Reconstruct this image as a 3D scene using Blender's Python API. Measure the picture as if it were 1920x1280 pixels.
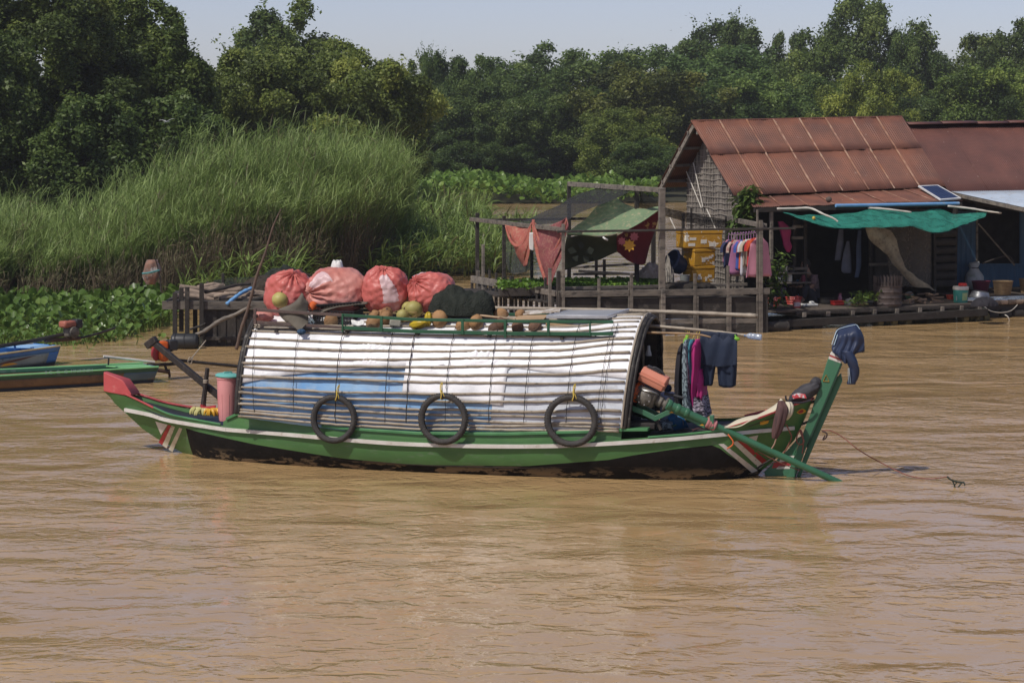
import bpy, math, random
import numpy as np
from mathutils import Vector, Matrix, Euler, noise as mnoise
R = math.radians
for o in list(bpy.data.objects):
	bpy.data.objects.remove(o)
SC = bpy.context.scene
COL = SC.collection
random.seed(7)
# ---------------------------------------------------------------- camera, sky, sun, exposure
F = 4533.0            # focal length in photo pixels (1920 wide)
H = 4.22              # eye height over the water
TILT = math.atan(415.0 / F)
cam_d = bpy.data.cameras.new('camera'); cam = bpy.data.objects.new('camera', cam_d); COL.objects.link(cam)
cam_d.sensor_width = 36.0; cam_d.lens = F / 1920.0 * 36.0
cam_d.clip_start = 0.1; cam_d.clip_end = 5000.0
cam.location = (0, 0, H); cam.rotation_euler = (math.pi / 2 - TILT, 0, 0)
SC.camera = cam
SUN_EL = 52.0; SUN_AZ = 46.0          # elevation; degrees to the left of straight behind the camera
sdir = Vector((-math.sin(R(SUN_AZ)) * math.cos(R(SUN_EL)), -math.cos(R(SUN_AZ)) * math.cos(R(SUN_EL)), math.sin(R(SUN_EL))))
W_ = bpy.data.worlds.new('World'); SC.world = W_; W_.use_nodes = True
nt = W_.node_tree
sky = nt.nodes.new('ShaderNodeTexSky'); sky.sky_type = 'NISHITA'; sky.sun_disc = False
sky.sun_elevation = R(SUN_EL); sky.sun_rotation = math.atan2(sdir.x, sdir.y)
sky.altitude = 0; sky.air_density = 0.6; sky.dust_density = 0.8; sky.ozone_density = 0.0
bg = nt.nodes['Background']; bg.inputs['Strength'].default_value = 0.105
tint = nt.nodes.new('ShaderNodeMixRGB'); tint.blend_type = 'MULTIPLY'; tint.inputs[0].default_value = 1.0; tint.inputs[2].default_value = (1.08, 0.96, 1.02, 1)   # the lilac grey of a hazy sky
nt.links.new(sky.outputs[0], tint.inputs[1]); nt.links.new(tint.outputs[0], bg.inputs[0])
sun_d = bpy.data.lights.new('sun', 'SUN'); sun_d.energy = 3.2; sun_d.angle = R(0.6); sun_d.color = (1.0, 0.95, 0.87)
sun = bpy.data.objects.new('sun', sun_d); COL.objects.link(sun)
sun.rotation_euler = (-sdir).to_track_quat('-Z', 'Y').to_euler()
SC.view_settings.view_transform = 'Standard'; SC.view_settings.look = 'None'
SC.view_settings.gamma = 1.0; SC.view_settings.exposure = 0.15; SC.view_settings.use_curve_mapping = False
# ---------------------------------------------------------------- from a photo pixel to a place in the world
_fw = Vector((0, math.cos(TILT), -math.sin(TILT))); _up = Vector((0, math.sin(TILT), math.cos(TILT))); _rt = Vector((1, 0, 0))
EYE = Vector((0, 0, H))
def ray(px, py): return _rt * ((px - 960) / F) + _up * (-(py - 640) / F) + _fw
def G(px, py, z=0.0):
	d = ray(px, py); return EYE + d * ((z - H) / d.z)
def atD(px, py, D):
	d = ray(px, py); return EYE + d * (D / d.y)
class Frame:
	"""local axes: u along, v across towards the viewer, z up"""
	def __init__(s, o, yaw):
		s.o = Vector((o[0], o[1], 0)); s.a = Vector((math.cos(yaw), math.sin(yaw), 0)); s.n = Vector((math.sin(yaw), -math.cos(yaw), 0))
		s.yaw = yaw
	def W(s, u, v, z): return s.o + s.a * u + s.n * v + Vector((0, 0, z))
	def L(s, p):
		q = Vector(p) - s.o; return Vector((q.dot(s.a), q.dot(s.n), q.z))
	def px(s, x, y, v=0.0):          # the world point at pixel (x, y) on the upright plane v = const
		d = ray(x, y); t = (v - (EYE - s.o).dot(s.n)) / d.dot(s.n); return EYE + d * t
	def lpx(s, x, y, v=0.0): return s.L(s.px(x, y, v))
# ---------------------------------------------------------------- mesh helpers
def lerp(a, b, t): return a + (b - a) * t
def interp(pts, x):
	if x <= pts[0][0]: return pts[0][1]
	for (x0, y0), (x1, y1) in zip(pts, pts[1:]):
		if x <= x1: return y0 + (y1 - y0) * (x - x0) / (x1 - x0)
	return pts[-1][1]
def smooth_path(pts, n=6):
	P = [Vector(p) for p in pts]; out = []
	for i in range(len(P) - 1):
		p0 = P[max(i - 1, 0)]; p1 = P[i]; p2 = P[i + 1]; p3 = P[min(i + 2, len(P) - 1)]
		for k in range(n):
			t = k / n
			out.append(0.5 * ((2 * p1) + (p2 - p0) * t + (2 * p0 - 5 * p1 + 4 * p2 - p3) * t * t + (3 * p1 - p0 - 3 * p2 + p3) * t ** 3))
	out.append(P[-1]); return out
def basis(d, up=(0, 0, 1)):
	d = Vector(d).normalized(); up = Vector(up)
	if abs(d.dot(up)) > 0.98: up = Vector((1, 0, 0))
	x = up.cross(d).normalized(); y = d.cross(x).normalized(); return x, y, d
class MB:
	def __init__(s): s.v = []; s.f = []; s.m = []; s.k = 0
	def add(s, vs, fs):
		o = len(s.v); s.v += [tuple(p) for p in vs]
		for f in fs: s.f.append(tuple(i + o for i in f)); s.m.append(s.k)
		return s
	def box(s, c, size, Rm=None):
		c = Vector(c); hx, hy, hz = size[0] / 2, size[1] / 2, size[2] / 2
		vs = []
		for z in (-hz, hz):
			for x, y in ((-hx, -hy), (hx, -hy), (hx, hy), (-hx, hy)):
				p = Vector((x, y, z)); vs.append(c + (Rm @ p if Rm else p))
		return s.add(vs, [(3, 2, 1, 0), (4, 5, 6, 7), (0, 1, 5, 4), (1, 2, 6, 5), (2, 3, 7, 6), (3, 0, 4, 7)])
	def bar(s, p0, p1, w, h, up=(0, 0, 1)):      # w across, h along up
		p0 = Vector(p0); p1 = Vector(p1); x, y, d = basis(p1 - p0, up); vs = []
		for p in (p0, p1):
			for a, b in ((-1, -1), (1, -1), (1, 1), (-1, 1)): vs.append(p + x * (a * w / 2) + y * (b * h / 2))
		return s.add(vs, [(3, 2, 1, 0), (4, 5, 6, 7), (0, 1, 5, 4), (1, 2, 6, 5), (2, 3, 7, 6), (3, 0, 4, 7)])
	def tube(s, pts, r, n=8, cap=True, flat=1.0, closed=False):
		P = [Vector(p) for p in pts]; m = len(P)
		rr = r if isinstance(r, (list, tuple)) else [r] * m
		vs = []; x = None
		for i, p in enumerate(P):
			if closed: d = P[(i + 1) % m] - P[i - 1]
			else: d = P[min(i + 1, m - 1)] - P[max(i - 1, 0)]
			if d.length < 1e-9: d = Vector((0, 0, 1))
			d.normalize()
			if x is None: x, y, _ = basis(d)
			else:
				x = (x - d * x.dot(d))
				if x.length < 1e-6: x, y, _ = basis(d)
				x.normalize(); y = d.cross(x)
			for k in range(n):
				a = 2 * math.pi * k / n
				vs.append(p + x * (math.cos(a) * rr[i]) + y * (math.sin(a) * rr[i] * flat))
		fs = []
		for i in range(m if closed else m - 1):
			j = (i + 1) % m
			for k in range(n): fs.append((i * n + k, i * n + (k + 1) % n, j * n + (k + 1) % n, j * n + k))
		if cap and not closed:
			fs.append(tuple(range(n - 1, -1, -1))); fs.append(tuple((m - 1) * n + k for k in range(n)))
		return s.add(vs, fs)
	def lathe(s, prof, c=(0, 0, 0), n=20, Rm=None, sx=1.0, sy=1.0, cap=True):
		c = Vector(c); vs = []; m = len(prof)
		for r, z in prof:
			for k in range(n):
				a = 2 * math.pi * k / n; p = Vector((r * math.cos(a) * sx, r * math.sin(a) * sy, z)); vs.append(c + (Rm @ p if Rm else p))
		fs = [(i * n + k, i * n + (k + 1) % n, (i + 1) * n + (k + 1) % n, (i + 1) * n + k) for i in range(m - 1) for k in range(n)]
		if cap:
			if prof[0][0] > 1e-5: fs.append(tuple(range(n - 1, -1, -1)))
			if prof[-1][0] > 1e-5: fs.append(tuple((m - 1) * n + k for k in range(n)))
		return s.add(vs, fs)
	def ball(s, c, r, Rm=None, nu=16, nv=10, fn=None):
		c = Vector(c); rx, ry, rz = r if isinstance(r, (tuple, list)) else (r, r, r); vs = []
		for j in range(nv + 1):
			th = math.pi * j / nv
			for i in range(nu):
				ph = 2 * math.pi * i / nu; k = fn(ph, th) if fn else 1.0
				p = Vector((rx * math.sin(th) * math.cos(ph) * k, ry * math.sin(th) * math.sin(ph) * k, rz * math.cos(th) * k)); vs.append(c + (Rm @ p if Rm else p))
		fs = [(j * nu + i, (j + 1) * nu + i, (j + 1) * nu + (i + 1) % nu, j * nu + (i + 1) % nu) for j in range(nv) for i in range(nu)]
		return s.add(vs, fs)
	def grid(s, P, wrap=False):
		m = len(P); n = len(P[0]); vs = [p for row in P for p in row]
		fs = [(i * n + j, i * n + (j + 1) % n, (i + 1) * n + (j + 1) % n, (i + 1) * n + j) for i in range(m - 1) for j in range(n if wrap else n - 1)]
		return s.add(vs, fs)
	def rings(s, rows, cap=True):
		n = len(rows[0]); o = len(s.v); s.grid(rows, True)
		if cap:
			s.f.append(tuple(o + k for k in range(n - 1, -1, -1))); s.m.append(s.k)
			e = o + (len(rows) - 1) * n; s.f.append(tuple(e + k for k in range(n))); s.m.append(s.k)
		return s
	def prism(s, poly, off):
		n = len(poly); off = Vector(off); vs = [Vector(p) for p in poly] + [Vector(p) + off for p in poly]
		fs = [tuple(range(n - 1, -1, -1)), tuple(range(n, 2 * n))] + [(i, (i + 1) % n, n + (i + 1) % n, n + i) for i in range(n)]
		return s.add(vs, fs)
def surf(ctrl, n=8, m=8):
	"""Catmull-Rom surface through a grid of control points"""
	rows = [smooth_path(r, m) for r in ctrl]
	cols = [smooth_path([rows[i][j] for i in range(len(rows))], n) for j in range(len(rows[0]))]
	return [[cols[j][i] for j in range(len(cols))] for i in range(len(cols[0]))]
def crumple(P, amp, sc, seed=0, axis=None):
	out = []
	for row in P:
		r = []
		for p in row:
			q = Vector(p) * sc + Vector((seed * 7.3, seed * 3.1, 0)); d = mnoise.noise_vector(q) * amp
			r.append(Vector(p) + (Vector(axis) * d.x if axis else d))
		out.append(r)
	return out
ORG = {}
def _link(o): COL.objects.link(o); return o
def build(mb, name, mats, parent=None, smooth=True, angle=38, solid=0.0, bevel=0.0, sub=0, org=None, solid_off=0.0):
	me = bpy.data.meshes.new(name); V = np.array([tuple(p) for p in mb.v], dtype=np.float64)
	if parent is not None: og = ORG[parent.name]
	elif org is not None: og = Vector(org)
	else: og = Vector(((V[:, 0].min() + V[:, 0].max()) / 2, (V[:, 1].min() + V[:, 1].max()) / 2, V[:, 2].min()))
	V = V - np.array(og)
	me.from_pydata(V.tolist(), [], mb.f)
	mats = mats if isinstance(mats, (list, tuple)) else [mats]
	for m in mats: me.materials.append(m)
	if len(mats) > 1: me.polygons.foreach_set('material_index', mb.m)
	if smooth:
		me.polygons.foreach_set('use_smooth', [True] * len(me.polygons))
		if angle < 180: me.set_sharp_from_angle(angle=R(angle))
	me.update()
	o = _link(bpy.data.objects.new(name, me))
	if parent is not None: o.parent = parent
	else: o.location = og
	ORG[o.name] = og
	if bevel:
		b = o.modifiers.new('bevel', 'BEVEL'); b.width = bevel; b.segments = 2; b.limit_method = 'ANGLE'; b.angle_limit = R(50)
	if solid:
		b = o.modifiers.new('solid', 'SOLIDIFY'); b.thickness = solid; b.offset = solid_off
	if sub:
		b = o.modifiers.new('sub', 'SUBSURF'); b.levels = sub; b.render_levels = sub
	return o
def tag(o, label, cat, group=None):
	o['label'] = label; o['category'] = cat
	if group: o['group'] = group
	return o
def thing(name, label, cat, loc, group=None):
	o = _link(bpy.data.objects.new(name, None)); o.empty_display_size = 0.1; o.location = Vector(loc); ORG[o.name] = Vector(loc)
	return tag(o, label, cat, group)
def struct(o, kind='structure'): o['kind'] = kind; return o
def dup(root, loc, rot=(0, 0, 0), sc=(1, 1, 1), label=None):
	c = root.copy(); COL.objects.link(c); c.location = Vector(loc); c.rotation_euler = rot; c.scale = sc
	if label: c['label'] = label
	for ch in root.children:
		d = ch.copy(); COL.objects.link(d); d.parent = c
		for g in ch.children:
			e = g.copy(); COL.objects.link(e); e.parent = d
	return c
def put(o, loc, rot=(0, 0, 0), sc=(1, 1, 1)):
	o.location = Vector(loc); o.rotation_euler = rot; o.scale = sc; return o
# ---------------------------------------------------------------- materials
def newmat(name):
	m = bpy.data.materials.new(name); m.use_nodes = True; t = m.node_tree; b = t.nodes['Principled BSDF']; return m, t, b
def N(t, kind, **kw):
	n = t.nodes.new(kind)
	for k, v in kw.items(): setattr(n, k, v)
	return n
def _c(c): return (c[0], c[1], c[2], 1.0)
def ramp(t, stops):
	n = t.nodes.new('ShaderNodeValToRGB'); e = n.color_ramp.elements
	while len(e) > 1: e.remove(e[-1])
	e[0].position = stops[0][0]; e[0].color = _c(stops[0][1])
	for p, c in stops[1:]: q = e.new(p); q.color = _c(c)
	return n
def M(name, c1, c2=None, scale=4.0, rough=0.65, bump=0.0, bscale=25.0, stretch=(1, 1, 1), rot=(0, 0, 0), metal=0.0, spec=0.35,
	  dirt=None, dscale=2.0, dlo=0.55, dhi=0.68, dist=0.0, objvar=0.0, trans=0.0, alpha=1.0, detail=5.0):
	m, t, b = newmat(name); L = t.links.new
	tc = N(t, 'ShaderNodeTexCoord'); mp = N(t, 'ShaderNodeMapping'); mp.inputs['Scale'].default_value = stretch; mp.inputs['Rotation'].default_value = rot
	L(tc.outputs['Object'], mp.inputs['Vector'])
	if c2 is None: c2 = tuple(x * 0.72 for x in c1)
	nz = N(t, 'ShaderNodeTexNoise'); nz.inputs['Scale'].default_value = scale; nz.inputs['Detail'].default_value = detail; nz.inputs['Distortion'].default_value = dist
	L(mp.outputs[0], nz.inputs['Vector'])
	cr = ramp(t, [(0.32, c1), (0.68, c2)]); L(nz.outputs['Fac'], cr.inputs[0]); col = cr.outputs[0]
	if dirt:
		n2 = N(t, 'ShaderNodeTexNoise'); n2.inputs['Scale'].default_value = dscale; n2.inputs['Detail'].default_value = 8; n2.inputs['Roughness'].default_value = 0.65
		L(mp.outputs[0], n2.inputs['Vector'])
		r2 = ramp(t, [(dlo, (0, 0, 0)), (dhi, (1, 1, 1))]); L(n2.outputs['Fac'], r2.inputs[0])
		mx = N(t, 'ShaderNodeMixRGB'); L(r2.outputs[0], mx.inputs[0]); L(col, mx.inputs[1]); mx.inputs[2].default_value = _c(dirt); col = mx.outputs[0]
	if objvar:
		oi = N(t, 'ShaderNodeObjectInfo'); mr = N(t, 'ShaderNodeMapRange'); mr.inputs['To Min'].default_value = 1 - objvar; mr.inputs['To Max'].default_value = 1 + objvar
		L(oi.outputs['Random'], mr.inputs['Value']); hs = N(t, 'ShaderNodeHueSaturation'); L(mr.outputs[0], hs.inputs['Value']); L(col, hs.inputs['Color']); col = hs.outputs[0]
	L(col, b.inputs['Base Color'])
	b.inputs['Roughness'].default_value = rough; b.inputs['Metallic'].default_value = metal; b.inputs['Specular IOR Level'].default_value = spec
	if bump:
		n3 = N(t, 'ShaderNodeTexNoise'); n3.inputs['Scale'].default_value = bscale; n3.inputs['Detail'].default_value = 6; L(mp.outputs[0], n3.inputs['Vector'])
		bp = N(t, 'ShaderNodeBump'); bp.inputs['Strength'].default_value = bump; bp.inputs['Distance'].default_value = 0.02
		L(n3.outputs['Fac'], bp.inputs['Height']); L(bp.outputs[0], b.inputs['Normal'])
	if trans:
		out = t.nodes['Material Output']; tr = N(t, 'ShaderNodeBsdfTranslucent'); L(col, tr.inputs['Color']); ms = N(t, 'ShaderNodeMixShader'); ms.inputs[0].default_value = trans
		L(b.outputs[0], ms.inputs[1]); L(tr.outputs[0], ms.inputs[2]); L(ms.outputs[0], out.inputs[0])
	b.inputs['Alpha'].default_value = alpha
	return m
def leafmat(name, dark, mid, light, trans=0.3, rough=0.5, objcol=False):
	m, t, b = newmat(name); L = t.links.new
	at = N(t, 'ShaderNodeAttribute'); at.attribute_name = 'tint'
	cr = ramp(t, [(0.0, dark), (0.5, mid), (1.0, light)]); L(at.outputs['Fac'], cr.inputs[0]); col = cr.outputs[0]
	if objcol:
		oi = N(t, 'ShaderNodeObjectInfo'); mx = N(t, 'ShaderNodeMixRGB'); mx.blend_type = 'MULTIPLY'; mx.inputs[0].default_value = 1.0
		L(col, mx.inputs[1]); L(oi.outputs['Color'], mx.inputs[2]); col = mx.outputs[0]
	L(col, b.inputs['Base Color']); b.inputs['Roughness'].default_value = rough; b.inputs['Specular IOR Level'].default_value = 0.3
	tr = N(t, 'ShaderNodeBsdfTranslucent'); L(col, tr.inputs['Color']); ms = N(t, 'ShaderNodeMixShader'); ms.inputs[0].default_value = trans
	L(b.outputs[0], ms.inputs[1]); L(tr.outputs[0], ms.inputs[2]); L(ms.outputs[0], t.nodes['Material Output'].inputs[0])
	return m
def netmat(name, c, hi, lo, scale=14, rough=0.8):
	"""a woven net: solid threads with see-through meshes between them"""
	m, t, b = newmat(name); L = t.links.new
	tc = N(t, 'ShaderNodeTexCoord'); nz = N(t, 'ShaderNodeTexNoise'); nz.inputs['Scale'].default_value = scale; nz.inputs['Detail'].default_value = 3; L(tc.outputs['Object'], nz.inputs['Vector'])
	n2 = N(t, 'ShaderNodeTexNoise'); n2.inputs['Scale'].default_value = 2.5; n2.inputs['Detail'].default_value = 2; L(tc.outputs['Object'], n2.inputs['Vector'])
	ad = N(t, 'ShaderNodeMath', operation='MULTIPLY_ADD'); L(n2.outputs['Fac'], ad.inputs[0]); ad.inputs[1].default_value = 0.5; L(nz.outputs['Fac'], ad.inputs[2])
	cr = N(t, 'ShaderNodeMapRange'); cr.inputs['From Min'].default_value = 0.55; cr.inputs['From Max'].default_value = 0.95; cr.inputs['To Min'].default_value = hi; cr.inputs['To Max'].default_value = lo; L(ad.outputs[0], cr.inputs['Value'])
	b.inputs['Base Color'].default_value = _c(c); b.inputs['Roughness'].default_value = rough; b.inputs['Specular IOR Level'].default_value = 0.105
	L(cr.outputs[0], b.inputs['Alpha']); return m
def np_mesh(name, V, Fq, tint, mat, parent=None, loc=None, tri=False):
	"""big foliage mesh from numpy arrays: V (n,3), Fq (m,k) faces, tint per face"""
	me = bpy.data.meshes.new(name); k = Fq.shape[1]; nf = len(Fq)
	og = np.array(ORG[parent.name]) if parent is not None else np.array(loc if loc is not None else (0, 0, 0), float)
	V = V - og
	me.vertices.add(len(V)); me.vertices.foreach_set('co', V.astype(np.float32).ravel())
	me.loops.add(nf * k); me.loops.foreach_set('vertex_index', Fq.astype(np.int32).ravel())
	me.polygons.add(nf); me.polygons.foreach_set('loop_start', np.arange(0, nf * k, k, dtype=np.int32))
	if tint is not None:
		a = me.attributes.new('tint', 'FLOAT', 'FACE'); a.data.foreach_set('value', np.asarray(tint, dtype=np.float32))
	me.materials.append(mat); me.update(calc_edges=True); me.validate()
	o = _link(bpy.data.objects.new(name, me))
	if parent is not None: o.parent = parent
	else: o.location = og
	ORG[o.name] = Vector(og)
	return o
# ================================================================ WATER AND GROUND
def water_material():
	m, t, b = newmat('muddy_water'); L = t.links.new
	tc = N(t, 'ShaderNodeTexCoord')
	def noise(scale, stretch, rot, detail=2.0, dist=0.0, rough=0.5):
		mp = N(t, 'ShaderNodeMapping'); mp.inputs['Scale'].default_value = stretch; mp.inputs['Rotation'].default_value = (0, 0, R(rot)); L(tc.outputs['Object'], mp.inputs['Vector'])
		n = N(t, 'ShaderNodeTexNoise'); n.inputs['Scale'].default_value = scale; n.inputs['Detail'].default_value = detail; n.inputs['Distortion'].default_value = dist; n.inputs['Roughness'].default_value = rough
		L(mp.outputs[0], n.inputs['Vector']); return n.outputs['Fac']
	big = noise(1.0, (0.65, 1, 1), 14, 1.0, 0.5)
	mid = noise(3.8, (0.75, 1, 1), -10, 2.0, 0.8)
	fine = noise(11.0, (0.8, 1, 1), 20, 3.0, 0.5)
	patch = noise(0.22, (0.5, 1, 1), 5, 3.0)
	pr = N(t, 'ShaderNodeMapRange'); L(patch, pr.inputs['Value']); pr.inputs['From Min'].default_value = 0.35; pr.inputs['From Max'].default_value = 0.65; pr.inputs['To Min'].default_value = 0.40; pr.inputs['To Max'].default_value = 1.65
	def mad(a, k, c=None):
		n = N(t, 'ShaderNodeMath', operation='MULTIPLY_ADD'); L(a, n.inputs[0]); n.inputs[1].default_value = k
		if c is not None: L(c, n.inputs[2])
		else: n.inputs[2].default_value = 0
		return n.outputs[0]
	def ridge(a):      # sharper crests
		n = N(t, 'ShaderNodeMath', operation='SUBTRACT'); L(a, n.inputs[0]); n.inputs[1].default_value = 0.5
		q = N(t, 'ShaderNodeMath', operation='ABSOLUTE'); L(n.outputs[0], q.inputs[0])
		s = N(t, 'ShaderNodeMath', operation='SUBTRACT'); s.inputs[0].default_value = 0.5; L(q.outputs[0], s.inputs[1]); return s.outputs[0]
	small = mad(fine, 0.0060, mad(ridge(mid), 0.019, mad(mid, 0.022)))
	sm = N(t, 'ShaderNodeMath', operation='MULTIPLY'); L(small, sm.inputs[0]); L(pr.outputs[0], sm.inputs[1])
	h = mad(big, 0.066, sm.outputs[0])
	bp = N(t, 'ShaderNodeBump'); bp.inputs['Strength'].default_value = 1.0; bp.inputs['Distance'].default_value = 1.0; L(h, bp.inputs['Height']); L(bp.outputs[0], b.inputs['Normal'])
	cr = ramp(t, [(0.3, (0.388, 0.250, 0.112)), (0.7, (0.438, 0.290, 0.136))]); L(patch, cr.inputs[0]); L(cr.outputs[0], b.inputs['Base Color'])
	b.inputs['Roughness'].default_value = 0.06; b.inputs['IOR'].default_value = 1.333; b.inputs['Specular IOR Level'].default_value = 0.72
	return m
mb = MB(); mb.add([(-380, -50, 0), (380, -50, 0), (380, 430, 0), (-380, 430, 0)], [(0, 1, 2, 3)])
struct(build(mb, 'water', water_material(), smooth=False, org=(0, 0, 0)))
mud = M('bank_mud', (0.050, 0.045, 0.022), (0.03, 0.03, 0.014), scale=1.5, rough=0.9, bump=0.5, bscale=6)
def ground(name, pts, z):
	mb = MB(); mb.prism([(p[0], p[1], -0.4) for p in pts], (0, 0, z + 0.4)); return struct(build(mb, name, mud, smooth=False, org=(0, 0, 0)))
gl = [G(-400, 590), G(300, 575), G(520, 560), G(720, 520), G(985, 510), G(1000, 455), G(905, 425), G(780, 398), G(600, 392)]
ground('riverbank', [(-60, 52, 0)] + [tuple(p) for p in gl] + [(-20, 135, 0), (-120, 150, 0), (-120, 60, 0)], 0.06)
fb = [G(300, 376), G(760, 381), G(1000, 382), G(1240, 380), G(1500, 380), G(2300, 380)]
ground('far_bank', [(-375, 118, 0)] + [tuple(p) for p in fb] + [(375, 118, 0), (375, 425, 0), (-375, 425, 0)], 0.08)
# ================================================================ REEDS, GRASS, WATER HYACINTH
def ribbons(base, tip_fn, n_seg, width, rng):
	pass
def quad_strips(P, Wd):
	"""P (n, s, 3) centre lines, Wd (n, s, 3) half-width vectors -> verts, quads"""
	n, s, _ = P.shape
	V = np.empty((n, s, 2, 3)); V[:, :, 0] = P - Wd; V[:, :, 1] = P + Wd
	idx = np.arange(n * s * 2).reshape(n, s, 2)
	Fq = np.stack([idx[:, :-1, 0], idx[:, :-1, 1], idx[:, 1:, 1], idx[:, 1:, 0]], axis=-1).reshape(-1, 4)
	return V.reshape(-1, 3), Fq
def stalk_bed(name, base, hgt, rng, mat, leaves=9, stalk_w=0.011, leaf_l=(0.35, 0.7), leaf_w=0.016, lean=(0.10, 0.0), brown=0.42, leaf_from=0.35, droop=0.5):
	n = len(base); s = 5; tt = np.linspace(0, 1, s)[None, :, None]
	ldir = rng.normal(0, 0.075, (n, 2)) + np.array(lean)
	top = np.concatenate([ldir * hgt[:, None] * 1.6, hgt[:, None]], axis=1)
	P = base[:, None, :] + np.concatenate([top[:, None, :2] * tt ** 1.8, top[:, None, 2:] * tt], axis=2)
	ang = rng.uniform(0, np.pi, n); w = stalk_w * rng.uniform(0.6, 1.4, n)
	Wd = np.stack([np.cos(ang) * w, np.sin(ang) * w, 0 * w], axis=1)[:, None, :] * (1.0 - 0.75 * tt)
	Vs, Fs = quad_strips(P, Wd)
	dead = rng.random(n)
	ts = np.repeat(np.clip(np.where(np.array([0, 1, 2, 3])[None] / 4.0 < brown, 0.08 + 0.15 * dead[:, None], 0.45 + 0.2 * dead[:, None]), 0, 1).ravel(), 1)
	# leaves
	L = leaves; u = leaf_from + (1 - leaf_from) * rng.random((n, L)) ** 0.8
	org = base[:, None, :] + np.concatenate([top[:, None, :2] * u[..., None] ** 1.8, top[:, None, 2:] * u[..., None]], axis=2)
	org = org.reshape(-1, 3); m = len(org)
	az = np.where(rng.random(m) < 0.35, rng.normal(0.2, 0.7, m), rng.uniform(-np.pi, np.pi, m)); ln = rng.uniform(leaf_l[0], leaf_l[1], m); up = rng.uniform(0.6, 1.35, m)
	d = np.stack([np.cos(az), np.sin(az)], 1)
	k = np.array([0, 0.33, 0.68, 1.0])[None, :, None]
	dr = (droop * rng.uniform(0.2, 1.3, m) * ln)[:, None, None]
	Pl = org[:, None, :] + np.concatenate([(d * ln[:, None] * np.cos(up)[:, None])[:, None, :] * k, (ln * np.sin(up))[:, None, None] * k - dr * k ** 2.2], axis=2)
	wv = leaf_w * rng.uniform(0.6, 1.4, m); sd = np.stack([-d[:, 1], d[:, 0], rng.normal(0, 0.5, m)], 1); sd /= np.linalg.norm(sd, axis=1)[:, None]
	wk = np.array([0.5, 1.0, 0.75, 0.06])[None, :, None]
	Vl, Fl = quad_strips(Pl, (sd * wv[:, None])[:, None, :] * wk)
	deadl = (rng.random(m) < np.clip(0.75 - u.ravel() * 1.25, 0.02, 0.7)) | np.repeat(rng.random(n) < 0.10, L); stone_ = np.repeat(rng.normal(0, 0.15, n), L)
	tl = np.where(deadl, rng.uniform(0.02, 0.25, m), np.clip(0.42 + 0.35 * u.ravel() + stone_ + rng.normal(0, 0.12, m), 0.26, 1.0))
	V = np.concatenate([Vs, Vl]); Fq = np.concatenate([Fs, Fl + len(Vs)]); T = np.concatenate([ts, np.repeat(tl, 3)])
	return np_mesh(name, V, Fq, T, mat)
reed_mat = leafmat('reed_leaf', (0.13, 0.095, 0.058), (0.13, 0.20, 0.042), (0.30, 0.39, 0.125), trans=0.35, rough=0.45)
grass_mat = leafmat('grass_leaf', (0.14, 0.12, 0.05), (0.11, 0.18, 0.035), (0.27, 0.36, 0.10), trans=0.4, rough=0.45)
rng = np.random.default_rng(11)
front_px = [(-420, 586), (-120, 578), (0, 575), (300, 566), (420, 560), (520, 553), (620, 542), (690, 528), (742, 510)]
fr = [G(x, y, 0.06) for x, y in front_px]
top_px = [(-200, 385), (0, 385), (60, 388), (120, 388), (165, 372), (200, 335), (250, 312), (300, 282), (340, 276), (400, 258), (480, 252), (560, 245), (640, 250), (700, 262), (725, 278), (748, 335), (772, 420)]
def reed_points(n, depth_lo, depth_hi, rng, jag=1.0):
	i = rng.random(n) * (len(fr) - 1); k = np.floor(i).astype(int); f = i - k; A = np.array([tuple(p) for p in fr])
	p = A[k] * (1 - f)[:, None] + A[np.minimum(k + 1, len(fr) - 1)] * f[:, None]
	dd = depth_lo + (depth_hi - depth_lo) * rng.random(n) ** 1.2
	D0 = p[:, 1].copy(); p = p.copy(); p[:, 1] += dd; p[:, 0] *= p[:, 1] / D0     # keeps the bed's outline fanned out from the bank
	px = 960 + F * p[:, 0] / p[:, 1]
	y = np.interp(px, [a for a, b in top_px], [b for a, b in top_px])
	hh = 0.92 * (H - (y - 225) / F * (D0 + 5.0))
	clump = np.array([mnoise.noise(Vector((a * 0.85, b * 0.85, 3.0))) for a, b in p[:, :2]])
	hh = hh * np.clip(0.62 + 0.40 * np.clip(dd / 3.5, 0, 1), 0, 1.02) * (0.95 + 0.32 * clump) * np.where(rng.random(n) < 0.03, rng.uniform(1.0, 1.16, n), rng.uniform(0.62, 1.04, n))
	gap = np.array([mnoise.noise(Vector((a * 1.5, b * 0.9, 9.0))) for a, b in p[:, :2]]); ok = (gap > -0.20) | (rng.random(n) < 0.12)
	return p[ok], np.clip(hh, 0.5, None)[ok]
p1, h1 = reed_points(9500, 0.0, 4.0, rng); p2, h2 = reed_points(8000, 3.0, 14.0, rng)
o = stalk_bed('reed_bed', p1, h1, rng, reed_mat, leaves=15, leaf_w=0.0075, leaf_l=(0.3, 0.65), stalk_w=0.010, lean=(0.06, 0.0), leaf_from=0.52, brown=0.62, droop=0.32)
tag(struct(o, 'stuff'), 'front of the tall reeds with bare brown lower stalks and green tops', 'reeds')
o = stalk_bed('reed_bed', p2, h2, rng, reed_mat, leaves=16, leaf_w=0.0075, leaf_l=(0.3, 0.65), stalk_w=0.009, lean=(0.07, 0.0), leaf_from=0.42, brown=0.5, droop=0.32)
tag(struct(o, 'stuff'), 'tall feathery green reeds at the back of the left bank, under the trees', 'reeds')
p3, h3 = reed_points(7500, -1.3, 1.8, rng)
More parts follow.
